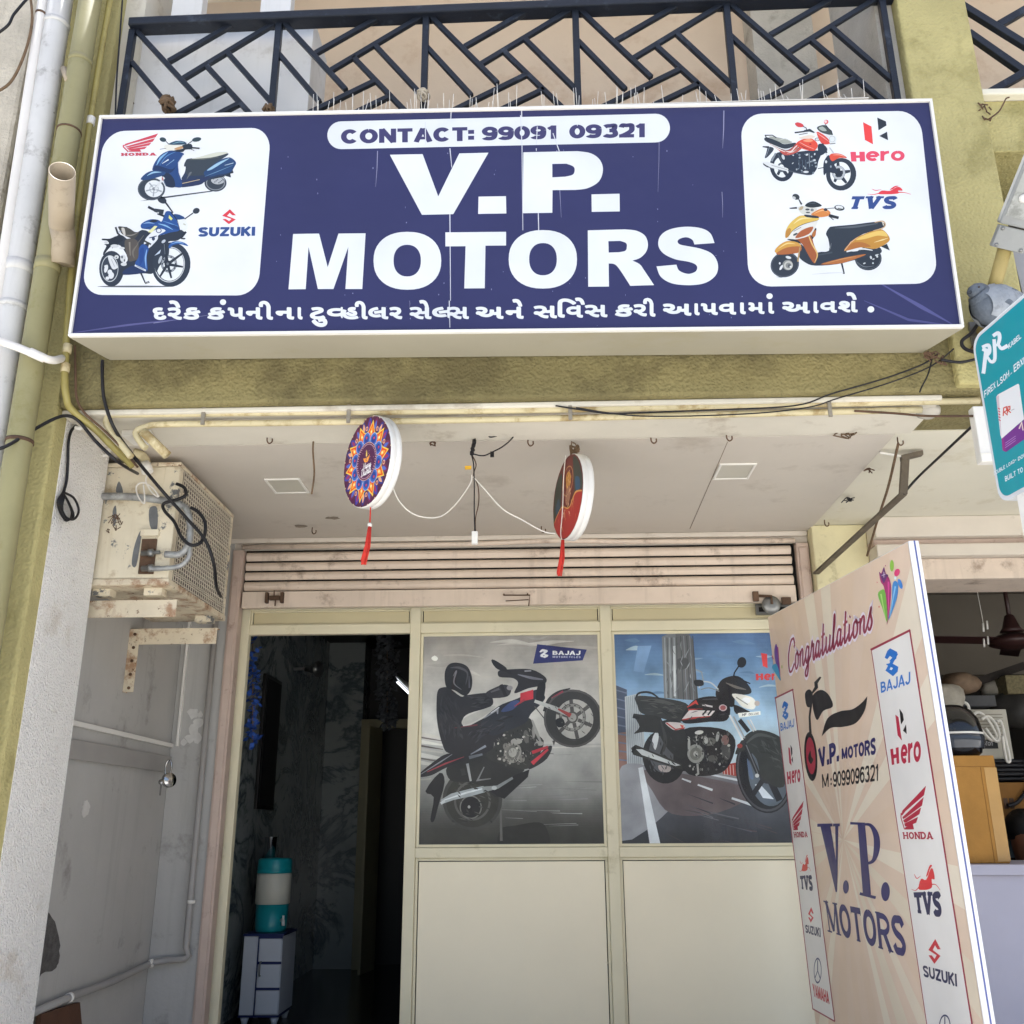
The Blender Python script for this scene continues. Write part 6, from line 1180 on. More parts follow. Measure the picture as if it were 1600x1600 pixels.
grainy(p, [(580, 890), (780, 800), (860, 920), (780, 1060), (560, 1000)], 70, ['5d5a54', '1e1c1a', '88847c', '46433f', 'a8a49c'], 22, 5, 60, 44)
grainy(p, [(300, 1150), (600, 1140), (600, 1400), (320, 1400)], 40, ['3f3d39', '55534e', '2d2b28'], 40, 8, 20, 45)
grainy(p, [(890, 640), (1200, 640), (1200, 920), (900, 920)], 24, ['4a4744', '322f2e'], 30, 4, 45, 46)
p.poly([(836, 330), (1131, 362), (1106, 426), (811, 446)], '2c2f66')
bajaj(p, mapper((855, 728, 945, 912), (848, 358, 902, 412)), 'e8eaf0'); p.text('BAJAJ', ((928, 369), (1092, 369), (1090, 395), (928, 393)), 'eceef4', 'sans', .24, .1); p.text('MOTORCYCLES', ((928, 399), (1094, 402), (1093, 412), (928, 411)), 'c5c8d8', 'sans', .18, .3)
p.sm([(205, 412), (218, 400), (228, 398), (245, 412), (236, 428), (215, 426)], 'e9e4d8', 2)
p.build('print', po)
po = thing('poster', PP(1100, 1155), 'blue sky poster of a black commuter motorcycle on a city road, right window', 'poster', 'motorcycle posters in the windows')
p = Print(PP, (0, -1, 0), m_poster, 1.22, 0); p.tf = (940, 920, 3.809)
TL, TR, BR, BL = (54, 258), (1120, 256), (1150, 1540), (100, 1540)
p.grad((TL, TR, R(.62), L(.62)), ['50688e', '6483a6', '7b9ab8', '9bb6ca', 'b5c8d2', 'bfcbd0'])
rr = random.Random(8)
for i in range(16):
    x, y = rr.uniform(60, 1000), rr.uniform(280, 640); p.line([(x, y), (x + 60, y + rr.uniform(-12, 8)), (x + rr.uniform(90, 150), y + rr.uniform(-6, 14))], [3, rr.uniform(10, 30), 3], rr.choice(['6f8cab', '849fb8', '98b0c2', 'a9bec9', '627f9f']), True)
p.poly([(190, 490), (215, 340), (297, 338), (250, 500)], '7d9bbd')  # pale patch paints in a reflection on the window
p.grad(((98, 1085), (1140, 1085), BR, BL), ['8d8b8c', '64656b', '53555c', '4a4c52', '3c3e44', '2f3034'])
p.poly([(70, 568), (150, 600), (158, 1078), (98, 1092)], '4d5568'); p.poly([(86, 860), (155, 850), (158, 1075), (98, 1090)], '8a6a60')
for i in range(9): p.line([(76 + i * 2, 600 + i * 52), (152, 622 + i * 50)], 8, '6b7386')
p.poly([(138, 642), (232, 620), (266, 1040), (152, 1062)], 'b3b8ba')
for i in range(8): p.line([(150 + i * 11, 645 - i * 3), (162 + i * 12, 1055 - i * 2)], 5, '8d959b')
p.poly([(358, 286), (402, 262), (522, 270), (546, 312), (576, 665), (372, 650)], '676665'); p.poly([(358, 286), (402, 266), (440, 268), (452, 655), (372, 650)], '7d7f80')
for i in range(6): p.line([(375 + i * 14, 290), (385 + i * 14, 650)], 5, ['a4a8a8', '585857'][i % 2])
for i in range(5): p.line([(470 + i * 18, 280), (488 + i * 20, 660)], 5, ['4c4c4d', '85868a'][i % 2])
p.sm([(450, 420), (510, 415), (505, 470), (460, 480)], '50504f', 3); p.line([(432, 340), (436, 640)], 14, 'c9cccb')
p.sm([(98, 1095), (230, 1042), (330, 1100), (480, 1120), (420, 1300), (120, 1500)], '95969a', 4); p.sm([(250, 1080), (480, 1100), (900, 1200), (700, 1330), (420, 1340), (300, 1200)], '6a5f60', 4)
p.poly([(218, 1066), (246, 1060), (352, 1528), (288, 1528)], 'd3d7d9'); 
for a_, c_, w in (((478, 1130), (532, 1150), 12), ((572, 1166), (660, 1198), 14), ((774, 1246), (945, 1302), 18)): p.line([a_, c_], [w * .7, w], 'd9dcdd')
p.line([(640, 1104), (820, 1140), (1100, 1205)], [10, 14, 18], 'c9cdd0'); p.poly([(716, 1050), (812, 1032), (815, 1118), (722, 1100)], '9c4038')
for i in range(5): p.line([(728 + i * 18, 1048), (732 + i * 18, 1108)], 5, 'c0a49c')
for i in range(16):
    x, y = rr.uniform(380, 1000), rr.uniform(1220, 1500); p.line([(x, y), (x + rr.uniform(80, 200), y + rr.uniform(20, 60))], [1, rr.uniform(3, 10)], rr.choice(['5d5f66', '46484e', '6b6c72', '393b41', '54484a']))
K3 = '262426'
grainy(p, [(362, 290), (540, 315), (570, 640), (375, 640)], 22, ['5a5a5a', '8d9092', '747575', 'a3a6a6', '4c4d4e'], 60, 5, 86, 52)
p.ell(372, 1000, 128, 160, K3, -8); p.ell(355, 985, 72, 110, '55565a', -8); p.sm([(300, 900), (325, 850), (340, 880), (320, 960)], 'c9cccd', 3); p.sm([(340, 1050), (410, 1060), (400, 1090), (350, 1085)], 'b5a9a5', 3); p.line([(355, 985), (400, 860)], 20, K3); p.line([(355, 985), (440, 1060)], 22, K3)
p.ell(968, 1092, 168, 246, '222226', -10); p.ring(968, 1092, 160, 236, .06, '4a4a4e', -10); p.ell(990, 1110, 116, 186, '59616a', -10)
p.poly([(912, 1165), (940, 1160), (1025, 1252), (960, 1245)], 'c9ced2'); p.sm([(865, 1010), (890, 1060), (905, 1130), (880, 1120)], '5a6a84', 3); p.poly([(935, 985), (970, 988), (978, 1032), (945, 1025)], '9fc4d8'); p.line([(985, 1100), (1060, 1260)], 40, '25252a'); p.line([(985, 1100), (1100, 1120)], 40, '25252a'); p.line([(985, 1100), (890, 1240)], 30, '25252a'); p.ell(985, 1100, 50, 60, '2b2b30')
p.sm([(795, 985), (830, 905), (900, 845), (1000, 852), (1085, 905), (1105, 1010), (1082, 1180), (960, 1130), (920, 1010), (860, 960)], '30312f', 4); p.line([(850, 930), (930, 870), (1040, 890)], [4, 20, 5], '4c4e4b', True); p.ell(822, 935, 16, 14, '8a3a34')
p.sm([(205, 640), (330, 645), (500, 680), (515, 740), (470, 792), (360, 772), (240, 742), (212, 692)], '393836', 4); p.line([(230, 665), (350, 670), (480, 705)], [4, 22, 6], '54534f', True); p.line([(203, 648), (225, 620), (290, 618), (345, 655)], [10, 12, 12, 8], K3, True); p.sm([(188, 748), (230, 748), (350, 765), (360, 852), (250, 852), (192, 862), (226, 820)], '302e2c', 3); p.line([(185, 760), (225, 770)], 18, '1f1e1e')
p.sm([(480, 840), (700, 830), (795, 900), (765, 1040), (685, 1105), (520, 1105), (475, 1000)], K3, 4); p.sm([(350, 790), (480, 800), (500, 1000), (420, 980), (350, 880)], '2c2b2b', 3); p.line([(350, 780), (380, 900), (360, 990)], [6, 20, 8], '3d3c3b', True)
for x, y, rx, ry, c in ((560, 982, 50, 56, '9b9a93'), (560, 982, 34, 38, '77766f'), (560, 982, 14, 16, 'b9b7b0'), (640, 910, 40, 24, '65645f'), (580, 855, 26, 12, 'c4c3bd'), (740, 960, 26, 60, '4c4b49'), (735, 900, 22, 30, '8a6a64'), (660, 1010, 30, 20, '54534f'), (620, 900, 12, 24, 'b5b4ae'), (690, 880, 10, 30, 'a09f9a'), (520, 930, 8, 40, 'b0b0aa')): p.ell(x, y, rx, ry, c, rr.uniform(-15, 15))
for i in range(40): p.ell(rr.uniform(510, 760), rr.uniform(850, 1080), rr.uniform(3, 9), rr.uniform(3, 10), rr.choice(['8d8c86', '1a191a', '4a4948', 'b5b3ab', '5d5c5a']))
p.line([(570, 1040), (575, 1100), (560, 1110)], 12, 'a9a8a2')
p.poly([(175, 948), (202, 928), (480, 1042), (482, 1078), (240, 1004), (188, 988)], '33312f'); p.poly([(205, 955), (240, 955), (470, 1050), (440, 1055), (240, 990)], 'c5c8c7'); p.line([(182, 975), (200, 940)], 14, '1c1b1c'); p.line([(300, 985), (310, 1000)], 5, '55544f')
p.sm([(478, 765), (520, 690), (580, 650), (690, 643), (762, 700), (745, 782), (640, 792), (500, 802)], K3, 4); p.poly([(478, 776), (522, 722), (675, 726), (650, 756), (560, 764)], 'd6cecb'); p.line([(510, 705), (560, 672), (575, 690)], [6, 16, 4], 'c0453d'); p.line([(480, 780), (540, 770), (645, 760)], [5, 12, 4], 'b53c38'); p.line([(515, 720), (600, 715)], [10, 4], 'b53c38'); p.line([(600, 752), (625, 722)], 10, K3); p.line([(632, 752), (655, 722)], 10, K3); p.line([(600, 690), (660, 702)], 10, 'c9c5c3'); p.ell(722, 708, 24, 20, '9c5a5a'); p.ring(722, 708, 24, 20, .3, 'c5b5b5'); p.line([(600, 660), (690, 655)], [4, 12], '4a484a')
p.sm([(382, 795), (470, 798), (497, 825), (440, 842), (402, 822)], 'd3c9c5', 3); p.line([(385, 798), (440, 838), (495, 828)], 8, 'b04440'); p.poly([(465, 808), (490, 815), (480, 832)], 'd05848')
p.sm([(700, 560), (740, 528), (812, 520), (872, 570), (888, 622), (800, 642), (785, 702), (720, 685), (678, 632)], K3, 4); p.line([(740, 560), (800, 585), (860, 600)], [4, 16, 4], '6d675f', True); p.line([(790, 522), (840, 540)], 10, '1b191b'); p.line([(840, 545), (885, 565)], 8, '1b191b')
p.sm([(778, 625), (880, 640), (917, 672), (905, 717), (842, 706), (805, 670)], 'd9d6cd', 4); p.ell(858, 665, 26, 18, 'efeee8'); p.line([(800, 645), (870, 690)], 6, '8f8d86'); p.ell(925, 682, 16, 16, 'b0a49c'); p.sm([(790, 690), (860, 720), (880, 735), (800, 745)], K3, 3)
p.poly([(810, 740), (945, 728), (946, 750), (818, 768)], 'e3e1da'); p.text('HF', ((836, 742), (862, 740), (862, 757), (836, 758)), K3, 'sans', .2); p.text('DELUXE', ((875, 741), (935, 736), (935, 748), (875, 754)), K3, 'sans', .16)
p.ell(834, 438, 27, 32, '1c1a1d', 15); p.line([(815, 462), (790, 500), (785, 525)], 8, '1c1a1d'); p.line([(560, 480), (595, 495), (605, 545), (570, 555)], 7, '8f9597'); p.line([(580, 590), (600, 555), (650, 560), (695, 600)], 8, 'b5b9ba', True); p.line([(590, 600), (640, 590), (700, 610)], 6, '7c8083', True); p.sm([(550, 545), (600, 545), (605, 575), (560, 578)], '2d2b2d', 3)
for a_, c_, w, c in (((762, 752), (842, 905), 12, 'd6d6d4'), ((785, 760), (852, 890), 8, '9a9a98'), ((868, 780), (905, 850), 10, 'b9b9b7'), ((885, 778), (918, 845), 7, 'd0d0ce'), ((840, 900), (935, 1110), 26, '2b2b2e'), ((860, 930), (930, 1100), 6, '6a6a6c'), ((820, 780), (875, 850), 26, K3)): p.line([a_, c_], w, c)
p.ell(925, 1112, 12, 12, 'c4c4c2')
grainy(p, [(500, 850), (770, 850), (760, 1050), (520, 1090)], 80, ['5d5c58', '1a191a', '8d8c86', '454442', 'b0aea8'], 22, 5, 70, 61)
grainy(p, [(220, 650), (500, 690), (480, 780), (240, 735)], 30, ['474643', '2f2e2c', '56554f'], 60, 8, 8, 62)
grainy(p, [(520, 660), (750, 690), (740, 780), (500, 795)], 18, ['343133', '1f1d1e', '454244'], 50, 6, -10, 63)
grainy(p, [(820, 930), (1000, 860), (1090, 920), (1090, 1100)], 30, ['3d3e3c', '282927', '4a4b48'], 60, 9, 40, 64)
grainy(p, [(255, 860), (480, 870), (470, 1140), (270, 1100)], 30, ['3b3a3a', '1d1c1d', '55555a'], 30, 6, 60, 65)
p.poly([(948, 382), (985, 388), (988, 472), (960, 460)], 'd3403e'); p.text('H', ((918, 506), (960, 504), (962, 542), (920, 544)), 'd3403e', 'sans', .3); p.text('ero', ((968, 492), (1085, 488), (1085, 542), (968, 544)), 'd3403e', 'sans', .22, .1)
p.build('print', po)
# ------------------------------------------------------------------ hanging festival discs
m_rim = mat('silver_rim', 'dcdad6', .4, .05, 6, .05, 60)
m_red = mat('red_thread', 'c8352a', .7, .12, 40, .3, 300)
m_cord = mat('white_string', 'e0dcd2', .7, .05, 20)
m_disc = mat_print('disc_print', .45)
def disc(c, R_, phi, th, label, art):
    n = Vector((-math.sin(math.radians(phi)) * math.cos(math.radians(th)), -math.cos(math.radians(phi)) * math.cos(math.radians(th)), math.sin(math.radians(th))))
    u = n.cross(Vector((0, 0, 1))).normalized(); u = -u if u.x < 0 and phi < 45 else u
    w = u.cross(n).normalized(); w = -w if w.z < 0 else w
    u = w.cross(n).normalized()
    if (u.x * -n.y + u.y * n.x) < 0: u = -u
    o = thing('hanging_disc', c, label, 'hanging decoration', 'round hanging decorations under the beam')
    t = .05
    MB(m_rim).lathe([(R_ * .985, .0), (R_, .004), (R_, t * .45), (R_ * .992, t * .48), (R_ * .992, t * .52), (R_, t * .55), (R_, t - .004), (R_ * .985, t)], c - n * t, n, 48).build('rim', o)
    p = Print(lambda x, y: c + u * (x * R_) + w * (-y * R_), n, m_disc, 1.15, .0006)
    art(p); p.build('printed_face', o)
    return o, n, u, w
def art1(p):
    p.ell(0, 0, .985, .985, '4c1d3e')
    for k in range(20):
        a = k * 18 + 9; c_, s_ = math.cos(math.radians(a)), math.sin(math.radians(a)); T = lambda r, o: (r * c_ - o * s_, r * s_ + o * c_)
        p.sm([T(.62, 0), T(.76, .1), T(.96, 0), T(.76, -.1)], ['2f3f9c', '6d2450', '27307c'][k % 3], 4); p.sm([T(.7, 0), T(.78, .045), T(.9, 0), T(.78, -.045)], ['8f2f5c', '4a66b8', 'd8a080'][k % 3], 4); p.ell(*T(.97, .1), .018, .018, 'd8c0a0')
    for k in range(10):
        a = k * 36; c_, s_ = math.cos(math.radians(a)), math.sin(math.radians(a)); T = lambda r, o: (r * c_ - o * s_, r * s_ + o * c_)
        p.poly([T(.46, .17), T(.62, .19), T(.66, .13), T(.9, 0), T(.66, -.13), T(.62, -.19), T(.46, -.17)], 'f0c44a'); p.poly([T(.48, .14), T(.61, .15), T(.66, .1), T(.84, 0), T(.66, -.1), T(.61, -.15), T(.48, -.14)], 'd8481f'); p.sm([T(.56, 0), T(.64, .05), T(.76, 0), T(.64, -.05)], 'f29a3a', 4); p.ell(*T(.64, 0), .03, .03, 'f6dca0')
        a = k * 36 + 18; c_, s_ = math.cos(math.radians(a)), math.sin(math.radians(a)); T = lambda r, o: (r * c_ - o * s_, r * s_ + o * c_)
        p.ell(*T(.74, .0), .05, .05, 'e0b080'); p.ell(*T(.74, 0), .03, .03, '8f2f5c')
    for k in range(10):
        a = k * 36 + 18; c_, s_ = math.cos(math.radians(a)), math.sin(math.radians(a)); T = lambda r, o: (r * c_ - o * s_, r * s_ + o * c_)
        p.ell(*T(.5, 0), .15, .15, '7f9fd0'); p.ell(*T(.5, 0), .13, .13, '2c5cae'); p.ell(*T(.5, 0), .085, .085, '1f3a86'); p.ell(*T(.53, 0), .03, .03, 'c03a4a')
    p.ell(0, 0, .42, .42, 'c89a86'); p.ell(0, 0, .405, .405, '4a1a45')
    for k in range(44): a = k / 44 * 2 * math.pi; p.ell(.37 * math.cos(a), .37 * math.sin(a), .012, .012, 'e8b8c8')
    p.sm([(-.13, -.1), (-.07, -.085), (0, -.08), (.08, -.085), (.14, -.12), (.08, -.0), (0, .02), (-.08, -.01)], 'e8963a', 4); p.sm([(-.02, -.13), (.01, -.26), (.035, -.14), (.01, -.11)], 'f6c860', 4); p.ring(0, -.04, .03, .03, .4, '7a3a2a')
    f = lambda x0, x1, y0, y1: (lambda a, b_: p.fn(x0 + (x1 - x0) * a, y1 - (y1 - y0) * b_))
    script(p, 'Happy', f(-.13, .2, .02, .15), .2, .15, 'f0e6ee'); script(p, 'Diwali', f(-.22, .2, .13, .29), .2, .15, 'f0e6ee')
    rr = random.Random(1)
    for i in range(26): a, q = rr.uniform(0, 6.28), rr.uniform(.05, .33); p.ell(q * math.cos(a), q * math.sin(a), .007, .007, 'd8a8c0')
def art2(p):
    p.ell(0, 0, .985, .985, '5d2a24')
    p.sm([(-.95, .2), (-.8, -.5), (-.4, -.7), (-.45, .0), (-.6, .5), (-.85, .5)], '34392f', 5); p.sm([(.35, -.85), (.7, -.6), (.93, -.1), (.85, .15), (.5, .1), (.4, -.3)], '3a3d35', 5); p.sm([(.5, -.3), (.75, -.2), (.8, .05), (.55, .05)], '2f4f68', 5); p.sm([(-.8, .05), (-.62, -.15), (-.5, .1), (-.65, .4)], '2c4456', 5)
    p.sm([(-.3, -.8), (.0, -.93), (.3, -.8), (.35, -.3), (.2, .1), (-.3, .15), (-.4, -.3)], '6b2a26', 5); p.ring(0, -.38, .36, .36, .08, 'a87a52'); p.sm([(-.12, -.5), (.05, -.6), (.2, -.45), (.15, -.2), (-.05, -.15)], 'b8803a', 5); p.sm([(-.08, -.2), (.14, -.22), (.18, .05), (-.02, .2), (-.14, .05)], '9a6a52', 5)
    p.sm([(-.9, .4), (-.4, .15), (.1, .3), (.5, .08), (.93, .18), (.7, .7), (.2, .95), (-.4, .88)], 'a32a26', 5); p.line([(-.9, .38), (-.4, .14), (.1, .3), (.5, .07), (.93, .17)], [.02, .04, .03, .05, .02], 'c8924e', True)
    rr = random.Random(4)
    for i in range(26): x, y = rr.uniform(-.55, .6), rr.uniform(.3, .8); p.line([(x, y), (x + rr.uniform(-.12, .12), y - rr.uniform(.08, .2))], [.004, .025], rr.choice(['c8603a', '7a1f1e', 'd8a060', 'b83a2e', 'e8d0b0']))
    for i in range(30): x, y = rr.uniform(-.25, .25), rr.uniform(-.6, .25); p.ell(x, y, rr.uniform(.01, .03), rr.uniform(.01, .04), rr.choice(['d0a060', '4a2320', '8a4a38', 'c89a78']))
c = Y(573, 721, 3.6)
d1, n1, u1, w1 = disc(c, .19, 50, -2, 'round festival disc with purple and orange mandala print and red tassel', art1)
MB(m_rust).tube([c - n1 * .02 + w1 * .19, Y(585, 634, 3.6)], .0015, 5).build('hanging_wire', d1)
def tassel(o, top, k, bead=True):
    b = MB(m_red)
    z0 = top
    if bead: MB(m_red).tube([z0, z0 + Vector((0, 0, -.07))], .003, 6, m_red).build('thread', o); MB(m_white).lathe([(.004, 0), (.009, .004), (.009, .014), (.004, .018)], z0 + Vector((0, 0, -.088)), (0, 0, 1), 10).build('bead', o); z0 = z0 + Vector((0, 0, -.086))
    rr = random.Random(5)
    for i in range(16):
        a = rr.uniform(0, 6.28); r0, r1 = rr.uniform(0, .007), rr.uniform(0, .012); b.tube([z0 + Vector((r0 * math.cos(a), r0 * math.sin(a), 0)), z0 + Vector((r1 * math.cos(a) - .006, r1 * math.sin(a), -.08)), z0 + Vector((r1 * math.cos(a) - .02, r1 * math.sin(a), -k + rr.uniform(-.008, .01)))], .0032, 5)
    b.build('tassel', o)
tassel(d1, c - n1 * .02 - w1 * .185, .15)
c = Y(887, 776, 3.97)
d2, n2, u2, w2 = disc(c, .19, 71, 2, 'round festival disc with faded red and brown picture and short red tassel', art2)
MB(m_rust).tube([c - n2 * .02 + w2 * .19, Y(893, 690, 3.98), Y(895, 682, 3.98)], .002, 5).build('hanging_wire', d2)
b = MB(m_rope)
rr = random.Random(9)
for i in range(9):
    q = c - n2 * .025 + w2 * .19; pts = [q + Vector((rr.uniform(-.02, .03), rr.uniform(-.02, .02), rr.uniform(-.01, .06))) for _ in range(5)]; b.tube(spline([tuple(x) for x in pts], 4, True), .003, 5)
b.build('rope_knot', d2)
MB(m_cord).tube(spline([tuple(c + n2 * .012 + w2 * a + u2 * e) for a, e in ((.19, .0), (.1, -.02), (-.05, -.03), (-.15, -.05), (-.195, -.03))], 5), .0022, 6).build('string', d2)
tassel(d2, c + n2 * .01 - w2 * .19 + u2 * -.03 * (1 if u2.x > 0 else -1), .155, False)
# string and wires between the discs
def cab(pts, r, lab, m): return cable(pts, r, lab, m=m)
o = cab([Y(612, 757, 3.62), Y(625, 785, 3.68), Y(650, 805, 3.75), Y(685, 808, 3.82), Y(710, 790, 3.87), Y(734, 757, 3.9), Y(737, 742, 3.9)], .0028, 'white string sagging from the mandala disc to the middle wires', m_cord)
o = cab([Y(739, 745, 3.9), Y(755, 762, 3.91), Y(785, 795, 3.93), Y(815, 812, 3.94), Y(848, 830, 3.95), Y(868, 834, 3.95)], .0028, 'white string running from the middle wires to the faded disc', m_cord)
hw = thing('hanging_wires', Y(740, 690, 3.9), 'tangle of dark wires hanging from the soffit ending in a white connector', 'wires')
b = MB(m_blackpl); b.tube(spline([tuple(Y(x, y, 3.9)) for x, y in ((742, 672), (742, 690), (737, 708), (740, 726), (741, 760), (741, 800), (742, 831))], 5), .0028, 6); b.build('wire', hw)
b = MB(m_rust); b.tube(spline([tuple(Y(x, y, 3.905)) for x, y in ((738, 712), (744, 726), (740, 742), (747, 760), (748, 785), (743, 810), (743, 831))], 5), .0026, 6); b.build('wire', hw)
b = MB(m_blackpl); b.tube(spline([tuple(Y(x, y, 3.88)) for x, y in ((742, 678), (760, 679), (768, 683), (790, 676), (812, 665), (822, 656))], 5), .0032, 6); b.build('wire', hw)
b = MB(m_blackpl); b.tube(spline([tuple(Y(x, y, 3.89)) for x, y in ((738, 709), (755, 712), (770, 706), (785, 698), (800, 685), (818, 660))], 5), .003, 6); b.box(Y(766, 706, 3.88).x, Y(772, 706, 3.88).x, 3.875, 3.885, Y(770, 714, 3.88).z, Y(770, 706, 3.88).z); b.build('wire', hw)
for k in range(4):
    MB(m_blackpl).lathe([(.006, -.01), (.009, -.008), (.009, .008), (.006, .01)], Y(741 - k * 1.2, 690 + k * 6, 3.9), (rr.uniform(-.3, .3), .2, 1), 8).build('tape', hw)
q = Y(742, 831, 3.9); b = MB(m_white); b.box(q.x - .013, q.x + .013, 3.888, 3.912, q.z - .055, q.z); b.build('connector', hw, bevel=.002)
q = Y(733, 731, 3.9); MB(mat('yellow_tape', 'd8a830', .6)).box(q.x - .018, q.x + .01, 3.895, 3.9, q.z - .008, q.z + .008).build('tape_flag', hw)
# ------------------------------------------------------------------ soffit lamps, hooks, scraps
zc_ = 1.63
def downlight(pxs, label):
    P = [Z(px, py, zc_) for px, py in pxs]; c = sum(P, Vector()) / 4; w = (P[1] - P[0]).length / 2 * .98; d = .105
    o = thing('ceiling_light', c, label, 'ceiling light', 'square flush ceiling lights'); zt = CE - .0004
    b = MB(m_white); 
    for a, e, g_, h in ((-w, w, -d, -d + .012), (-w, w, d - .012, d), (-w, -w + .012, -d + .0121, d - .0121), (w - .012, w, -d + .0121, d - .0121)): b.box(c.x + a, c.x + e, c.y + g_, c.y + h, zt - .008, zt)
    b.build('frame', o, bevel=.002)
    MB(mat('diffuser', 'bdb9ac', .35, .02, 3)).box(c.x - w + .0125, c.x + w - .0125, c.y - d + .0125, c.y + d - .0125, zt - .004, zt - .0002).build('diffuser', o); return o
downlight([(412, 746), (470, 746), (484, 770), (428, 770)], 'square flush ceiling light on the left, beside the hanging rope')
downlight([(1124, 724), (1184, 722), (1171, 747), (1111, 748)], 'square flush ceiling light on the right, beside the ceiling crack')
hk = 0
def hook(px, py, label, z=zc_, s=1.):
    q = Z(px, py, z); q.z = CE - .001 if abs(z - zc_) < .001 else q.z
    pts = [q, q + Vector((0, 0, -.025 * s)), q + Vector((.010 * s, 0, -.038 * s)), q + Vector((.022 * s, 0, -.03 * s)), q + Vector((.022 * s, 0, -.016 * s))]
    o = MB(m_rust).tube(spline([tuple(p) for p in pts], 4), .0032, 6).build('ceiling_hook'); return tag(o, label, 'hook', 'bent iron ceiling hooks')
hook(1017, 680, 'bent iron hook in the soffit midway between the faded disc and the crack')
hook(1135, 676, 'bent iron hook at the near end of the ceiling crack')
hook(846, 822, 'bent iron hook at the back of the ceiling where the string passes')
hook(488, 824, 'bent iron hook at the back of the ceiling below the left light')
hook(1288, 812, 'bent iron hook at the right rear corner of the ceiling')
hook(418, 680, 'small iron hook at the front of the ceiling above the left light')
hook(825, 684, 'small iron hook between the hanging wires and the faded disc')
hook(1402, 683, 'iron hook at the front right ceiling corner carrying the long rope')
def scrap(px, py, label, n=5, s=.03, z=zc_, m=m_rope):
    q = Z(px, py, z); b = MB(m); rr = random.Random(px)
    core = q + Vector((0, 0, -.006))
    for i in range(n): b.tube(spline([tuple(core), tuple(core + Vector((rr.uniform(-s, s), rr.uniform(-s, s), rr.uniform(-.015, .0)))), tuple(core + Vector((rr.uniform(-s, s) * 1.4, rr.uniform(-s, s), rr.uniform(-.03, -.004))))], 4), .003, 5)
    return tag(b.build('rope_scrap'), label, 'rope scrap')
scrap(1318, 676, 'frayed brown rope scrap hooked on the soffit near its right end', 8, .05)
scrap(1355, 730, 'dark twist of old wire at the right edge of the ceiling', 5, .02, zc_, m_rust)
scrap(1325, 776, 'black knotted wire stub on the right edge of the ceiling nearer the shutter', 6, .025, zc_, m_blackpl)
scrap(676, 688, 'small dark rope stub on the soffit right of the mandala disc', 4, .012, zc_, m_rust)
q = Z(490, 686, zc_); cable([q, Y(489, 705, q.y), Y(491, 740, q.y), Y(487, 772, q.y)], .004, 'short brown rope hanging from the ceiling beside the left light', name='rope', cat='rope', m=m_rope)
m_stain = mat('damp_stain', '857a6c', .9, .2, 20)
for i, (px, py, a, e) in enumerate(((470, 822, .04, .03), (520, 809, .045, .03))):
    q = Z(px, py, zc_); rr = random.Random(i); pts = [(q.x + a * math.cos(t) * rr.uniform(.6, 1.1), q.y + e * math.sin(t) * rr.uniform(.6, 1.1), CE - .0008) for t in [k * .5 for k in range(12)]]
    tag(MB(m_stain).prism(pts, (0, 0, -.0012)).build('ceiling_patch'), ['flaked patch in the ceiling paint below the left light', 'small dark flaked patch in the ceiling just right of the other'][i], 'ceiling patch')
tag(MB(m_stain).tube([Z(1137, 690, zc_) + Vector((0, 0, .0)), Z(1108, 757, zc_), Z(1078, 826, zc_)], .0022, 4).build('ceiling_crack'), 'straight seam crack running back across the false ceiling', 'crack')
# white tray lamp on the beam underside above the air conditioner
o = thing('tube_fitting', Z(222, 678, 1.6), 'white plastic fitting screwed under the beam above the air conditioner', 'fitting')
P = [Z(190, 673, 1.612), Z(236, 673, 1.612), Z(245, 688, 1.612), Z(210, 689, 1.612)]; b = MB(m_white); b.prism([p + Vector((0, 0, -.022)) for p in P], (0, 0, .026)); b.build('housing', o, bevel=.003)
b = MB(m_white); b.box((P[0].x + P[1].x) / 2 - .01, (P[0].x + P[1].x) / 2 - .004, P[0].y + .01, P[2].y - .01, P[0].z - .026, P[0].z - .0222); b.build('ridge', o)
# cables along the beam
cable([Y(868, 634, 3.57), Y(900, 639, 3.57), Y(950, 646, 3.57), Y(1000, 645, 3.57), Y(1100, 641, 3.56), Y(1240, 634, 3.56), Y(1300, 615, 3.53), Y(1380, 592, 3.5), Y(1440, 570, 3.5), Y(1465, 553, 3.5)], .0035, 'black cable strung along the beam rising to the right sign corner')
cable([Y(900, 637, 3.55), Y(1000, 650, 3.55), Y(1160, 647, 3.55), Y(1260, 637, 3.55), Y(1310, 622, 3.53), Y(1390, 598, 3.5), Y(1455, 572, 3.5), Y(1490, 545, 3.49)], .003, 'second thin black cable sagging below the first along the beam')
cable([Y(1335, 642, 3.6), Y(1400, 646, 3.6), Y(1450, 650, 3.55), Y(1522, 650, 3.5)], .005, 'grey brown cable running straight to the right from the beam conduits', m=m_rust)
cable([Y(1456, 562, 3.5), Y(1450, 585, 3.5), Y(1440, 605, 3.5), Y(1437, 613, 3.5)], .003, 'wire end dangling below the right sign corner')
scrap_b = MB(m_rust); rr = random.Random(77)
for i in range(10):
    q = Y(1462 + rr.uniform(-10, 10), 556 + rr.uniform(-6, 6), 3.49); scrap_b.tube(spline([tuple(q), tuple(q + Vector((rr.uniform(-.03, .03), 0, rr.uniform(-.02, .02)))), tuple(q + Vector((rr.uniform(-.05, .05), .01, rr.uniform(-.03, .03))))], 4), .003, 5)
tag(scrap_b.build('wire_tangle'), 'rusty wire tangle tied at the right end of the sign bottom', 'wire tangle')
cable([Y(1470, 562, 3.49), Y(1500, 566, 3.49), Y(1530, 560, 3.47), Y(1560, 556, 3.46)], .006, 'twisted dark cable from the sign corner to the right behind the teal sign')
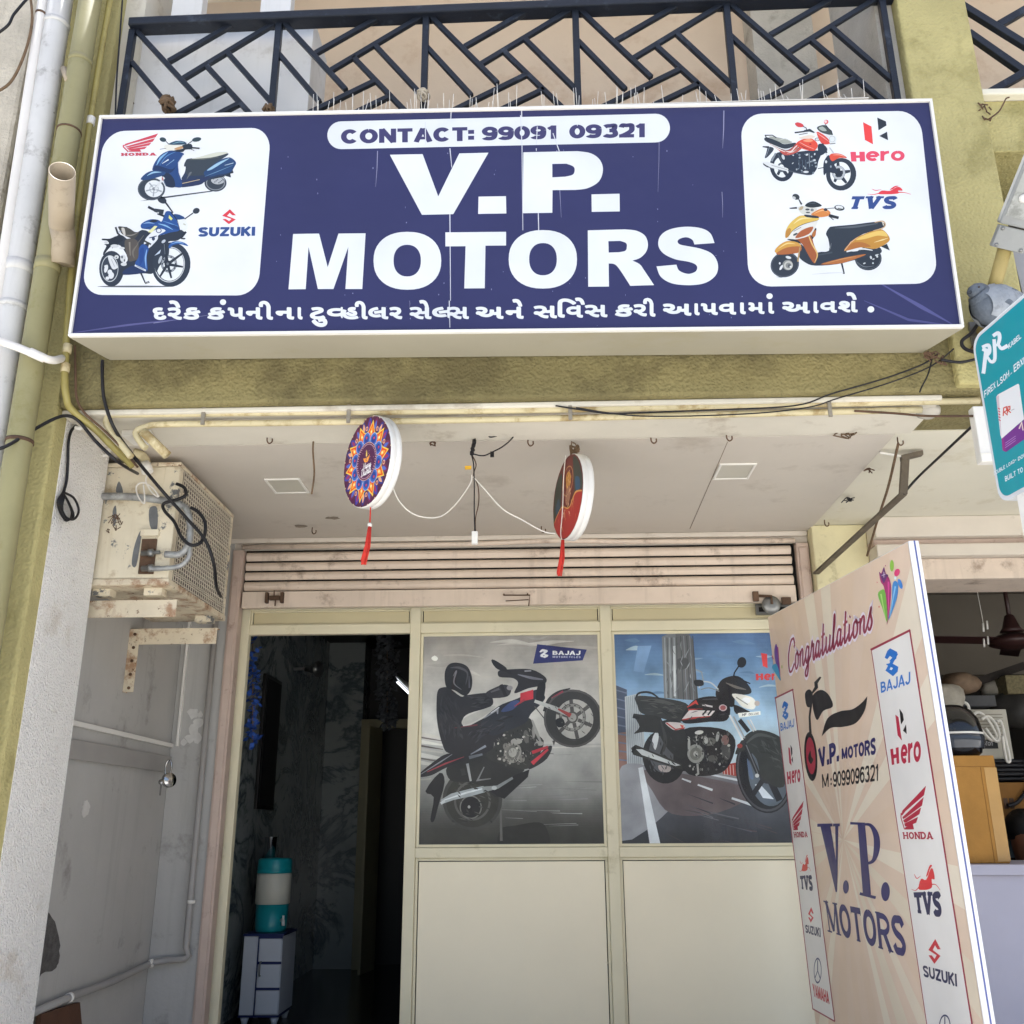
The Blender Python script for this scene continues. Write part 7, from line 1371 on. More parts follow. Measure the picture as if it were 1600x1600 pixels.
cable([Y(1532, 500, 3.4), Y(1518, 520, 3.42), Y(1503, 533, 3.43), Y(1508, 545, 3.43), Y(1530, 552, 3.4)], .007, 'black cable loop hanging under the pigeon')
# ------------------------------------------------------------------ the bar bracket, its rope and wire on the right
m_bar = mat('dark_angle_iron', '5f564a', .6, .2, 10, .15, 60, '7d6f5a', 9, .45)
ab = thing('awning_arm', Y(1275, 895, 5.32), 'dark flat iron arm sloping from the cream pillar up to a ceiling hanger', 'iron arm')
T0 = Z(1413, 706, 1.63); T0.z = CE; lo = Y(1411, 772, T0.y)
MB(m_bar).bar(Y(1275, 896, 5.325), lo, .035, .012, (0, 0, 1)).build('arm', ab, bevel=.002)
MB(m_bar).bar(lo, T0 + Vector((0, 0, -.03)), .035, .02, (0, 1, 0)).build('hanger', ab, bevel=.002)
b = MB(m_bar); b.obox(T0 + Vector((.03, 0, -.02)), (.05, 0, .012), (0, .015, 0), (0, 0, .012)); b.build('ceiling_clamp', ab, bevel=.002)
b = MB(m_white); b.tube([Z(1375, 707, 1.62), T0 + Vector((0, 0, -.025))], .006, 8); b.build('cross_pin', ab)
cable([lo, Y(1435, 745, 4.2), Y(1470, 712, 3.9), Y(1522, 663, 3.55)], .006, 'taut black wire from the iron arm up to the beam on the right')
q = Z(1402, 684, zc_); cable([q + Vector((0, 0, -.03)), Y(1388, 760, 4.4), Y(1372, 810, 4.8), Y(1355, 868, 5.2)], .0065, 'long brown rope slanting from the ceiling corner to the header', name='rope', cat='rope', m=m_rope)
# ------------------------------------------------------------------ bird spikes and rope knots on top of the sign
bs = MB(m_white); rr = random.Random(13)
bs.box(SP(480, 180).x, SP(1360, 160).x, 3.258, 3.275, TLs.z + .001, TLs.z + .004)
for i in range(96):
    x = rr.uniform(SP(482, 180).x, SP(1358, 160).x); bs.tube([(x, 3.267, TLs.z + .002), (x + rr.uniform(-.008, .008), 3.267 + rr.uniform(-.03, .03), TLs.z + rr.uniform(.03, .105))], .0014, 4)
tag(bs.build('bird_spikes'), 'row of thin upright wire bird spikes along the sign top', 'bird spikes')
for px, py, s_, lab in ((262, 163, .05, 'large brown rope knot tying the sign to the railing at its left end'), (420, 171, .03, 'small brown rope knot at the second railing post'), (661, 149, .035, 'pale rope knot around the railing post above the sign')):
    b = MB(m_rope if px < 600 else mat('pale_rope', 'b5aa98', .9, .2, 30, .5, 200)); rr = random.Random(px); q = Y(px, py, 3.49)
    for i in range(7):
        a = rr.uniform(0, 3.14); pts = [q + Vector((s_ * .6 * math.cos(t) * math.cos(a), s_ * .7 * math.sin(t), s_ * .6 * math.cos(t) * math.sin(a) + rr.uniform(-.01, .01))) + Vector((rr.uniform(-.012, .012), 0, rr.uniform(-.012, .012))) for t in [k * .785 for k in range(8)]]
        b.tube(spline([tuple(p) for p in pts], 3, True), s_ * .14, 6)
    tag(b.build('rope_knot'), lab, 'rope knot')
# ------------------------------------------------------------------ teal pole sign
m_teal = mat_print('teal_sign_print', .35, coat=.15)
ps = thing('pole_sign', (1.32, 2.62, 0), 'teal cable advertising sign on a white square pole at the right edge', 'pole sign', None)
RO = Vector((1.3, 2.8, 1.2 + ZC)); RN = Vector((-.991, -.132, 0)).normalized(); RD_ = Vector((-.132, .991, 0)).normalized()
RP = lambda x, y: PL(x, y, RO, RN)
ft, fb = RP(1522, 533), RP(1553, 787); wd = .62
q0 = Vector((ft.x, ft.y, ft.z)); hgt = ft.z - fb.z
def rq(u, v): return q0 - RD_ * u + Vector((0, 0, -v))
def rounded(u0, u1, v0, v1, r, n=6):
    o = []
    for cu_, cv_, a in ((u0 + r, v0 + r, 180), (u1 - r, v0 + r, 270), (u1 - r, v1 - r, 0), (u0 + r, v1 - r, 90)):
        for i in range(n + 1): t = math.radians(a + 90 * i / n); o.append((cu_ + r * math.cos(t), cv_ + r * math.sin(t)))
    return o
m_case = mat('grey_sign_case', 'c9ccd0', .45, .05, 4)
MB(m_case).prism([rq(*c) - RN * 0 for c in rounded(-.012, wd, -.012, hgt + .012, .045)], -RN * .045).build('case', ps, bevel=.003)
p = Print(RP, RN, m_teal, .95, .0008)
p.raw([rq(*c) for c in rounded(0, wd - .012, 0, hgt, .04)], '0b8f9c')
p.build('teal_face', ps); hR = p.h + .0001
p = Print(RP, RN, m_teal, .95, hR); p.tf = (1500, 420, 4.0); WT = 'e2e8ee'
p.line([(147, 655), (150, 640), (165, 510), (142, 500)], 24, WT); p.line([(140, 490), (180, 478), (186, 520), (165, 550)], [20, 22, 22, 14], WT, True); p.line([(168, 540), (195, 580), (220, 560), (215, 440)], [14, 20, 22, 22], WT, True); p.line([(208, 420), (240, 402), (250, 430), (240, 470), (222, 480)], [22, 24, 24, 20, 10], WT, True); p.line([(240, 470), (262, 498), (300, 480)], [18, 22, 24], WT, True)
p.build('lettering', ps); p = Print(RP, RN, m_teal, .95, hR); p.tf = (1500, 420, 4.0)
p.text('KABEL', ((303, 470), (382, 400), (386, 432), (306, 503)), WT, 'sans', .18, .12)
p.build('lettering', ps); p = Print(RP, RN, m_teal, .95, hR); p.tf = (1500, 420, 4.0)
p.text('FIREX', ((152, 765), (222, 705), (226, 742), (156, 808)), WT, 'sans', .17, .14); p.text('LSOH', ((234, 700), (308, 632), (311, 672), (238, 738)), WT, 'sans', .17, .14); p.text('-', ((316, 640), (326, 628), (328, 662), (318, 674)), WT, 'sans', .12); p.text('EBXL', ((337, 602), (415, 540), (418, 580), (340, 648)), WT, 'sans', .17, .14)
p.build('lettering', ps); p = Print(RP, RN, m_teal, .95, hR); p.tf = (1500, 420, 4.0)
p.text('DOUBLE LOAD', ((212, 1268), (342, 1190), (345, 1210), (215, 1292)), WT, 'sans', .16, .16); p.ell(350, 1195, 3, 4, WT); p.text('DOU', ((364, 1178), (412, 1148), (414, 1172), (366, 1200)), WT, 'sans', .16, .16)
p.build('lettering', ps); p = Print(RP, RN, m_teal, .95, hR); p.tf = (1500, 420, 4.0)
p.text('BUILT TO LAST', ((282, 1298), (470, 1195), (474, 1225), (286, 1330)), WT, 'sans', .17, .16)
p.build('lettering', ps)
p = Print(RP, RN, m_teal, .95, hR); p.tf = (1500, 420, 4.0)
p.poly([(228, 800), (240, 785), (365, 718), (372, 725), (402, 940), (262, 1062), (255, 1040)], 'dfe0e2'); p.poly([(228, 800), (245, 790), (262, 1062), (248, 950)], 'c9b8c0'); p.poly([(262, 1062), (402, 942), (412, 1060), (290, 1145), (268, 1135)], '6d2a86'); p.poly([(268, 1135), (262, 1062), (275, 1055), (290, 1145)], '8a2a80')
for i in range(5): p.line([(240 + i, 870 + i * 18), (252 + i, 878 + i * 18)], 6, 'c03040')
p.line([(272, 920), (275, 870), (292, 862), (294, 885), (278, 895), (300, 915)], 7, 'c8402e'); p.line([(298, 905), (302, 862), (314, 860), (314, 878), (302, 885), (320, 900)], 7, 'c8402e'); p.line([(322, 885), (342, 876)], 4, '9a9aa0')
for i in range(3): p.line([(285, 1090 + i * 14), (350, 1045 + i * 14)], 4, 'a878b8')
p.line([(372, 1000), (388, 960), (396, 1010)], 8, 'e8d8c0')
p.build('product_picture', ps)
m_pole = mat('white_pole_paint', 'e2dfda', .5, .04, 5, .05, 40, 'b8b4ac', 6, .4)
pc_ = rq(.10, hgt + .012) - RN * .022
b = MB(m_pole); b.obox(Vector((pc_.x, pc_.y, pc_.z / 2)), RN * .024, RD_ * .03, (0, 0, pc_.z / 2)); b.build('pole', ps, bevel=.003)
b = MB(m_pole); b.box(pc_.x - .13, pc_.x + .13, pc_.y - .13, pc_.y + .13, .0, .012); b.build('base_plate', ps, bevel=.003)
# ------------------------------------------------------------------ flood lamp on a yellow tube
fl = thing('flood_lamp', Y(1553, 452, 3.3), 'grey flood lamp with glass front on a yellow tube above the pigeon', 'flood lamp')
m_yel = mat('yellow_tube', '9c8c58', .5, .1, 6, .05, 40, '7a6a34', 8, .42)
MB(m_yel).tube([Y(1535, 522, 3.495), Y(1541, 500, 3.42), Y(1556, 440, 3.30), Y(1571, 385, 3.2)], .026, 14).build('tube', fl)
MB(m_steel).box(Y(1535, 522, 3.495).x - .05, Y(1535, 522, 3.495).x + .05, 3.485, 3.4995, Y(1535, 522, 3.495).z - .05, Y(1535, 522, 3.495).z + .05).build('wall_plate', fl)
A, B = Y(1571, 392, 3.2), Y(1640, 225, 2.95); ax = (B - A).normalized(); sd_ = ax.cross(Vector((-.2, -.8, -.5))).normalized(); nn = sd_.cross(ax).normalized()
if nn.z > 0: nn = -nn
m_lh = mat('lamp_housing', '8b8d8c', .5, .08, 6, .05, 30)
ln = (B - A).length
MB(m_lh).obox(A + ax * .045, ax * .04, sd_ * .058, nn * .025).build('bracket', fl, bevel=.004)
MB(m_lh).obox(A + ax * (.09 + ln / 2), ax * ln / 2, sd_ * .065, nn * .03).build('housing', fl, bevel=.008)
m_lg = mat('lamp_lens', '9a9c98', .12, .1, 12, 0, 1, '6b6c68', 14, .45); 
MB(m_lg).obox(A + ax * (.10 + ln / 2) + nn * .032, ax * (ln / 2 - .02), sd_ * .055, nn * .0015).build('lens', fl)
b = MB(m_white)
for k in range(5): b.lathe([(.002, 0), (.016, .002), (.016, .006), (.002, .009)], A + ax * (.19 + k * .07) + nn * .034 + sd_ * (.025 if k % 2 else -.02), nn, 10)
b.box(0, .0001, 0, .0001, 0, .0001) if False else None
b.build('emitter', fl)
for a_, c_ in ((.015, .045), (.015, -.045), (.075, .045), (.075, -.045)): MB(m_steel).lathe([(.007, 0), (.007, .004), (.002, .006)], A + ax * a_ + sd_ * c_ + nn * .025, nn, 8).build('bolt', fl)
# ------------------------------------------------------------------ pigeon
pg = thing('pigeon', Y(1548, 505, 3.36), 'grey pigeon perched behind the top corner of the teal sign', 'pigeon')
m_pg = mat('pigeon_feathers', '5d6570', .7, .15, 30, .4, 160); m_pw = mat('pigeon_wing', '9298a0', .7, .12, 24, .3, 140, '6b6f76', 20, .45); m_pd = mat('pigeon_dark', '33373e', .6, .2, 20); m_pf = mat('pigeon_foot', '9a4a44', .6)
q = Y(1554, 478, 3.33)
# body axis: breast to the left and towards us, tail to the right and up
ba = Vector((.86, .42, .30)).normalized()
ring_ = [(-.098, .012, .006), (-.088, .040, .004), (-.06, .066, 0), (-.02, .078, -.003), (.03, .074, 0), (.08, .056, .006), (.13, .036, .012), (.17, .020, .014), (.185, .008, .014)]
vs = []; n = 18; sx = ba.cross(Vector((0, 0, 1))).normalized(); up_ = sx.cross(ba).normalized()
for d, r, l in ring_:
    for j in range(n): a = 2 * math.pi * j / n; vs.append(q + ba * d + up_ * l + sx * r * .92 * math.cos(a) + up_ * r * math.sin(a))
# neck and head drawn back against the shoulders
k = len(ring_)
b = MB(m_pg); b.add(vs, [(i * n + j, i * n + (j + 1) % n, (i + 1) * n + (j + 1) % n, (i + 1) * n + j) for i in range(k - 1) for j in range(n)] + [tuple(range(n))[::-1], tuple(range((k - 1) * n, k * n))], m_pg, True)
b.build('body', pg)
hd = q - ba * .066 + up_ * .066
b = MB(m_pg); b.tube(spline([tuple(q - ba * .05 + up_ * .03), tuple(q - ba * .06 + up_ * .06), tuple(hd), tuple(hd - ba * .02 + up_ * .004)], 4), [.05, .05, .048, .046, .043, .04, .037, .034, .033, .032, .03, .026, .018][:13], 14); b.ball(hd - ba * .012, .03, .028, .027, m_pg); b.build('head', pg)
MB(m_pd).lathe([(.007, 0), (.005, .012), (.001, .024)], hd - ba * .038, -ba, 8).build('beak', pg)
for s_ in (-1, 1): MB(mat('pigeon_eye', '3a2a22', .3)).ball(hd - ba * .02 + sx * s_ * .026 + up_ * .006, .004, .004, .004, None, 8, 6).build('eye', pg)
def brad(d):
    for (d0, r0, l0), (d1, r1, l1) in zip(ring_, ring_[1:]):
        if d0 <= d <= d1: t = (d - d0) / (d1 - d0); return r0 + (r1 - r0) * t, l0 + (l1 - l0) * t
    return .01, .014
def surf(d, a, off=0.): r, l = brad(d); return q + ba * d + up_ * l + sx * (r * .92 + off) * math.cos(a) + up_ * (r + off) * math.sin(a)
rr = random.Random(8)
for lo_, hi_ in ((-50, 62), (118, 230)):
    b = MB(m_pw)
    for row in range(9):
        d0 = .135 - row * .026; na = 8
        for j in range(na):
            a = math.radians(lo_ + (hi_ - lo_) * (j + .5 * (row % 2)) / (na - .5)); da = math.radians((hi_ - lo_) / na * .62); o_ = .003 + row * .0007; ln_ = .042 + rr.uniform(-.004, .004)
            b.add([surf(d0 - .008, a - da, o_), surf(d0 - .008, a + da, o_), surf(d0 + ln_ * .6, a + da * .9, o_ + .002), surf(d0 + ln_, a, o_ + .004), surf(d0 + ln_ * .6, a - da * .9, o_ + .002)], [(0, 1, 2, 3, 4)], m_pw if rr.random() < .8 else m_pg)
    b.build('wing', pg)
b = MB(m_pd)
for j in range(7):
    t = (j - 3) / 3; base = q + ba * .12 + up_ * .012 + sx * .012 * t; tip = q + ba * .25 + up_ * .012 + sx * .034 * t; b.obox((base + tip) / 2 + up_ * .0015 * abs(j - 3), (tip - base) / 2, sx * .009, up_ * .0012)
b.build('tail', pg)
for s_ in (-1, 1):
    b = MB(m_pf); f0 = q + sx * s_ * .022 + up_ * -.062 + ba * .0; f1 = f0 + Vector((0, 0, -.035)); b.tube([f0, f1], .005, 7)
    for t in (-.6, 0, .6): b.tube([f1, f1 - ba * .022 + sx * t * .02 + Vector((0, 0, -.003))], .003, 6)
    b.tube([f1, f1 + ba * .018], .003, 6); b.build('leg', pg)
# perch: end of a cable tray bracket
pb = thing('perch_bracket', Y(1545, 520, 3.4), 'small dark bracket on the column under the pigeon', 'bracket')
f1 = q + up_ * -.062 + Vector((0, 0, -.045)); MB(m_rust).obox(Vector((f1.x, (f1.y + 3.49) / 2, f1.z)), (.06, 0, 0), (0, (3.494 - f1.y) / 2 + .03, 0), (0, 0, .006)).build('plate', pb, bevel=.002)
MB(m_rust).bar((f1.x, 3.48, f1.z - .09), (f1.x, f1.y + .02, f1.z - .008), .02, .006, (1, 0, 0)).build('strut', pb)
# white box behind the teal sign and junction box by the beam
jb = thing('junction_box', Y(1533, 690, 3.3), 'white plastic wiring box fixed below the beam behind the teal sign', 'junction box')
P0, P1 = Y(1518, 636, 3.5), Y(1546, 722, 3.5); b = MB(m_white); b.box(P0.x, P0.x + .07, 3.49, 3.535, P1.z, P0.z); b.build('box', jb, bevel=.004)
b = MB(m_white); b.box(P0.x - .001, P0.x + .071, 3.486, 3.4895, P1.z + .03, P1.z + .034); b.build('lid_line', jb)
cj = MB(mat('clear_cover', 'b5b0a6', .25, .1, 8)); a_ = Y(1470, 637, 3.58); cj.lathe([(.045, 0), (.05, -.01), (.046, -.03), (.02, -.045), (.004, -.047)], Vector((a_.x, 3.7, CE + .008)), (0, 0, 1), 20); tag(cj.build('bulkhead_cover'), 'milky round cover under the beam near the right end of the conduits', 'lamp cover')
# dirt and wire where the neighbour balcony meets the column
b = MB(m_rust); rr = random.Random(31)
for i in range(12):
    c_ = Y(1540 + rr.uniform(-8, 10), 180 + rr.uniform(-18, 8), 3.49); b.tube([c_, c_ + Vector((rr.uniform(-.03, .03), 0, rr.uniform(-.03, .03)))], .003, 5)
b.tube(spline([tuple(Y(x, y, 3.48)) for x, y in ((1545, 186), (1560, 175), (1568, 162), (1572, 154), (1577, 152))], 4), .0035, 6); tag(b.build('wire_stub'), 'rusty wire stub poking from the olive column below the right balcony', 'wire stub')
# ------------------------------------------------------------------ neighbour shop: counter, boxes, fan
m_count = mat('lavender_counter', 'b9b6c4', .5, .04, 2, .03, 20); m_card = mat('brown_cardboard', 'b07f3c', .8, .1, 5, .08, 60, '8d6430', 6, .4); m_card2 = mat('dark_cardboard', '8a5f2a', .8, .12, 5, .05, 60)
ct = thing('counter', (3.2, 5.2, .45), 'pale lavender shop counter across the neighbouring shop', 'counter')
zc2 = ZC - .18
MB(m_count).box(2.0, 5.6, 5.0, 5.55, .452, zc2 - .05).build('front_panel', ct, bevel=.004)
MB(m_count).box(1.995, 5.62, 4.97, 5.58, zc2 - .049, zc2).build('top', ct, bevel=.004)
cb = thing('carton', (2.1, 5.2, zc2), 'large brown cardboard carton standing upright on the lavender counter', 'carton')
xr_ = Y(1553, 1180, 5.08).x; zt_ = Y(1553, 1180, 5.08).z
MB(m_card).box(1.80 + .2, xr_, 5.08, 5.5, zc2 + .001, zt_).build('box', cb, bevel=.006)
b = MB(m_card2); b.box(2.0, xr_ + .001, 5.0785, 5.0798, zt_ - .055, zt_ - .053); b.box((2.0 + xr_) / 2 + .06, (2.0 + xr_) / 2 + .062, 5.0785, 5.0798, zc2 + .002, zt_ - .056); b.build('flap_line', cb)
b = MB(mat('clear_tape', 'c0965a', .25)); b.box(xr_ - .06, xr_ + .0012, 5.0775, 5.0797, zc2 + .01, zt_ - .06); b.build('tape', cb)
hm = thing('helmet', (2.1, 5.25, zt_), 'black motorcycle helmet with clear visor resting on the brown carton', 'helmet')
hq = Y(1490, 1150, 5.22); hq.z = zt_ + .13; m_hb = mat('black_gloss', '17171a', .15, .1, 4, coat=.5)
b = MB(m_hb); 
prof = [(.10, -.13), (.125, -.11), (.14, -.05), (.142, .0), (.13, .06), (.10, .105), (.055, .132), (.004, .14)]
b.lathe(prof, hq, (0, 0, 1), 28, m_hb); b.build('shell', hm)
b = MB(mat('visor', '3c4048', .1, .05, 5, coat=.3)); b.lathe([(.138, -.09), (.1465, -.055), (.1465, -.03), (.141, -.02)], hq, (0, 0, 1), 28, None, True, False); b.build('visor', hm)
b = MB(m_white); b.lathe([(.1425, -.02), (.1435, -.018), (.1435, -.012), (.1425, -.01)], hq, (0, 0, 1), 28, None, True, False); b.build('stripe', hm)
sh2 = thing('shelf', (3.2, 6.3, zc2), 'dark stock shelf behind the lavender counter', 'shelf')
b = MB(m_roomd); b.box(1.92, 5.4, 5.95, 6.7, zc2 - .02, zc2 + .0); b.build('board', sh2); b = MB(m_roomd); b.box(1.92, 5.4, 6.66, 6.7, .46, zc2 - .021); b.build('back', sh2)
def carton(name, px0, px1, py0, py1, y, dpt, m, label, z0=None):
    a_, c_ = Y(px0, py1, y), Y(px1, py0, y); z_ = a_.z if z0 is None else z0
    o = thing(name, ((a_.x + c_.x) / 2, y + dpt / 2, z_), label, 'box' if name != 'carton' else 'carton'); MB(m).box(a_.x, c_.x, y, y + dpt, z_, c_.z).build('box', o, bevel=.005); return o, a_, c_
m_fanbox = mat('white_fan_box', 'b5b0a2', .7, .06, 4); m_blk = mat('black_label', '1c1c1e', .5)
o, a_, c_ = carton('carton', 1548, 1640, 1222, 1292, 6.0, .4, m_card2, 'dark brown carton with printed square mark behind the upright carton', None)
MB(m_card).box(a_.x + .002, c_.x, 5.997, 5.9995, a_.z + .005, a_.z + .012).build('tape', o)
for k in range(3): MB(m_rust).box(a_.x + .06 + k * .035, a_.x + .085 + k * .035, 5.997, 5.9995, a_.z + .10, a_.z + .16).build('printed_mark', o)
o2, a2, c2 = carton('fan_box', 1468, 1572, 1108, 1192, 6.1, .35, m_fanbox, 'white ribbed appliance with black name label behind the helmet')
for k in range(7): z_ = c2.z - .03 - k * .02; MB(m_room).box(a2.x + .05, c2.x - .03, 6.097, 6.0995, z_ - .003, z_).build('rib', o2)
MB(m_blk).box(Y(1515, 1170, 6.1).x, Y(1558, 1160, 6.1).x, 6.095, 6.099, Y(1520, 1170, 6.1).z, Y(1520, 1156, 6.1).z).build('label', o2)
m_lab = mat_print('label_print', .5); p = Print(lambda x, y: Y(x, y, 6.0945), (0, -1, 0), m_lab, .8, .0003); p.text('crompton', ((1519, 1157), (1551, 1157), (1551, 1165), (1519, 1165)), 'c5c5c8', 'sans', .14, .14); p.build('lettering', o2)
# white wire coils hanging over the appliance
o = thing('wire_coil', Y(1530, 1120, 6.0), 'loose loops of white wire hanging over the white appliance', 'wire coil')
for k, pts in enumerate((((1498, 1105), (1500, 1098), (1510, 1099), (1514, 1108), (1509, 1117), (1500, 1114), (1498, 1106)), ((1520, 1118), (1528, 1113), (1540, 1120), (1550, 1135), (1558, 1152), (1548, 1156), (1532, 1138), (1521, 1120)), ((1534, 1124), (1543, 1119), (1555, 1130), (1562, 1150), (1556, 1158), (1540, 1138)), ((1558, 1128), (1564, 1128), (1572, 1160), (1578, 1188), (1572, 1186), (1566, 1150)))):
    MB(m_cord).tube(spline([tuple(Y(x, y, 6.04 - k * .012)) for x, y in pts], 5), .009, 7).build('loop', o)
o = thing('cable_coil', Y(1572, 1203, 5.95), 'thick black cable coil lying on the dark carton', 'cable coil')
cc = Y(1580, 1221, 6.05); 
for k in range(5):
    r_ = .19 - .012 * abs(k - 1); pts = [(cc.x + r_ * math.cos(t), 6.2 + r_ * .8 * math.sin(t), cc.z + .016 + k * .026) for t in [j * .3 for j in range(21)]]
    MB(m_blackpl).tube(pts, .013, 8).build('turn', o)
MB(m_blackpl).tube(spline([tuple(p) for p in ((cc.x + .1, 6.02, cc.z + .03), (cc.x + .06, 5.98, cc.z - .04), (cc.x - .02, 5.97, cc.z - .12), (cc.x - .08, 5.97, cc.z - .14))], 5), .012, 8).build('tail', o)
carton('fan_box', 1552, 1640, 1293, 1350, 6.0, .4, mat('blue_grey_box', '6b7f8a', .7, .1, 4), 'blue grey printed carton low behind the counter beside the seated person')
carton('parts_box', 1470, 1498, 1072, 1100, 6.25, .3, mat('dull_red_box', '7d5f52', .8, .1, 6), 'dull reddish box stacked above the white appliance')
carton('parts_box', 1575, 1640, 1054, 1084, 6.4, .3, mat('speckled_box', '6d6448', .8, .3, 60), 'speckled yellowish box high on the right in the dim shop')
carton('parts_box', 1505, 1555, 1086, 1104, 6.45, .3, mat('grey_box', '59595a', .8, .1, 6), 'flat grey box on the dim shelf above the wire coils')
b = MB(m_dark); b.bar(Y(1470, 1085, 6.5), Y(1600, 1040, 6.5), .05, .03, (0, 1, 0)); tag(b.build('rack_beam'), 'dark sloping rack beam at the back of the dim shop', 'rack beam')
def bag(px, py, y, sx_, sz, m, label, seed):
    q = Y(px, py, y); b = MB(m); rr = random.Random(seed); vs = []; n_, k_ = 16, 10
    for i in range(k_ + 1):
        th = math.pi * i / k_
        for j in range(n_): ph = 2 * math.pi * j / n_; w = 1 + .14 * math.sin(3 * ph + seed + 2 * th) + rr.uniform(-.06, .06); vs.append(q + Vector((sx_ * math.sin(th) ** .7 * math.cos(ph) * w, sx_ * .8 * math.sin(th) ** .7 * math.sin(ph) * w, sz * math.cos(th) * (1 + rr.uniform(-.03, .03)))))
    b.add(vs, [(i * n_ + j, (i + 1) * n_ + j, (i + 1) * n_ + (j + 1) % n_, i * n_ + (j + 1) % n_) for i in range(k_) for j in range(n_)], None, True)
    o = b.build('goods_bag'); return tag(o, label, 'bag')
m_bag = mat('pale_bag', 'a59e90', .6, .15, 14, .3, 40); m_bag2 = mat('brown_bag', '75604c', .7, .2, 14, .3, 40)
bag(1480, 1092, 6.0, .10, .09, m_bag, 'crumpled pale bag heaped left of the white wire loops', 1)
bag(1500, 1068, 6.35, .12, .07, m_bag2, 'brown bundle lying on the stock behind the pale bag', 5)
bag(1590, 1110, 6.5, .16, .12, mat('dark_bag', '34322f', .6, .2, 14, .3, 40), 'dark slumped sack on the shelf below the fan', 3)
bag(1560, 1078, 6.6, .10, .07, m_bag, 'small pale bag on the back shelf right of the flat grey box', 8)
# ceiling fan
m_fan_ = mat('maroon_fan', '3a2422', .4, .1, 6)
fc = Y(1583, 1000, 6.4); fx = fc.x
fn_ = thing('ceiling_fan', (fx, 6.4, CE + .1), 'dark maroon ceiling fan on a long rod in the neighbouring shop', 'ceiling fan')
zr = CE + .1; zm = Y(1583, 1000, 6.4).z
MB(m_fan_).lathe([(.02, -.11), (.05, -.09), (.085, -.02), (.085, -.001)], (fx, 6.4, zr), (0, 0, 1), 20).build('canopy', fn_)
MB(m_fan_).tube([(fx, 6.4, zr - .1), (fx, 6.4, zm + .1)], .014, 10).build('rod', fn_)
MB(m_fan_).lathe([(.018, .17), (.03, .16), (.055, .08), (.075, .055), (.02, .05)], (fx, 6.4, zm), (0, 0, 1), 20).build('bell', fn_)
MB(m_fan_).lathe([(.02, .05), (.10, .03), (.155, .0), (.15, -.03), (.08, -.055), (.004, -.06)], (fx, 6.4, zm), (0, 0, 1), 28).build('motor', fn_)
for k in range(3):
    a = math.radians(180 + 8 + 120 * k); d = Vector((math.cos(a), math.sin(a), 0)); s_ = Vector((-d.y, d.x, 0)); c0 = Vector((fx, 6.4, zm - .005))
    MB(m_fan_).obox(c0 + d * .38, d * .26, s_ * .06 + Vector((0, 0, .012)), Vector((0, 0, .002))).build('blade', fn_, bevel=.001)
o = thing('hanging_bulbs', Y(1540, 960, 6.0), 'thin wire with small clear bulbs hanging before the fan', 'hanging bulbs')
MB(m_cord).tube([Vector((Y(1527, 905, 6.0).x, 6.0, CE + .1)), Y(1528, 930, 6.0), Y(1534, 960, 6.0), Y(1538, 985, 6.0)], .002, 5).build('wire', o)
for px, py in ((1536, 980), (1542, 976), (1537, 1004), (1543, 1000)): MB(m_white).tube([Y(px, py - 6, 6.0), Y(px + 1, py + 7, 6.0)], .006, 8).build('bulb', o)
b = MB(m_cord).tube([Y(1448, 911, 5.9), Y(1600, 911, 5.9)], .004, 6); tag(b.build('ceiling_wire'), 'pale wire stretched across under the neighbouring shop ceiling', 'wire')
# seated person behind the counter, seen only as hair and a shoulder
pr = thing('person', Y(1596, 1330, 5.85), 'seated person with dark hair and white shirt behind the counter at the right edge', 'person')
px_ = Y(1606, 1300, 5.85).x; ys_ = 5.9
m_skin = mat('skin', '7a4f38', .6, .08, 20); m_hair = mat('black_hair', '0f0d0d', .5, .2, 60, .4, 300); m_shirt = mat('white_shirt', 'd9d9d9', .85, .05, 8, .2, 30); m_trou = mat('dark_trousers', '2a2d36', .85, .1, 10)
zh = Y(1596, 1312, 5.85).z
def skin_body(name, verts, edges, radii, m, parent, root=0):
    me = bpy.data.meshes.new(name); o0 = wloc(parent); me.from_pydata([tuple(Vector(v) - o0) for v in verts], edges, []); o = bpy.data.objects.new(name, me); COL.objects.link(o); o.parent = parent
    s = o.modifiers.new('skin', 'SKIN'); me.materials.append(m); s.use_smooth_shade = True
    for i, r in enumerate(radii): me.skin_vertices[0].data[i].radius = (r, r)
    me.skin_vertices[0].data[root].use_root = True
    o.modifiers.new('sub', 'SUBSURF').levels = 2; o.modifiers['sub'].render_levels = 2
    dg = bpy.context.evaluated_depsgraph_get(); me2 = bpy.data.meshes.new_from_object(o.evaluated_get(dg)); o.modifiers.clear(); o.data = me2; return o
zb_ = zh - .70
V = [(px_, ys_, zb_), (px_, ys_ + .01, zb_ + .2), (px_, ys_, zb_ + .42), (px_, ys_, zb_ + .52), (px_, ys_ - .02, zb_ + .62), (px_, ys_ - .03, zb_ + .72), (px_, ys_ - .02, zb_ + .80),
     (px_ - .19, ys_, zb_ + .44), (px_ - .24, ys_ - .06, zb_ + .18), (px_ - .16, ys_ - .26, zb_ + .10), (px_ + .19, ys_, zb_ + .44), (px_ + .24, ys_ - .06, zb_ + .18), (px_ + .16, ys_ - .26, zb_ + .10),
     (px_ - .1, ys_ - .05, zb_ - .02), (px_ - .11, ys_ - .42, zb_), (px_ - .11, ys_ - .40, zb_ - .42), (px_ + .1, ys_ - .05, zb_ - .02), (px_ + .11, ys_ - .42, zb_), (px_ + .11, ys_ - .40, zb_ - .42)]
Ed = [(0, 1), (1, 2), (2, 3), (3, 4), (4, 5), (5, 6), (2, 7), (7, 8), (8, 9), (2, 10), (10, 11), (11, 12), (0, 13), (13, 14), (14, 15), (0, 16), (16, 17), (17, 18)]
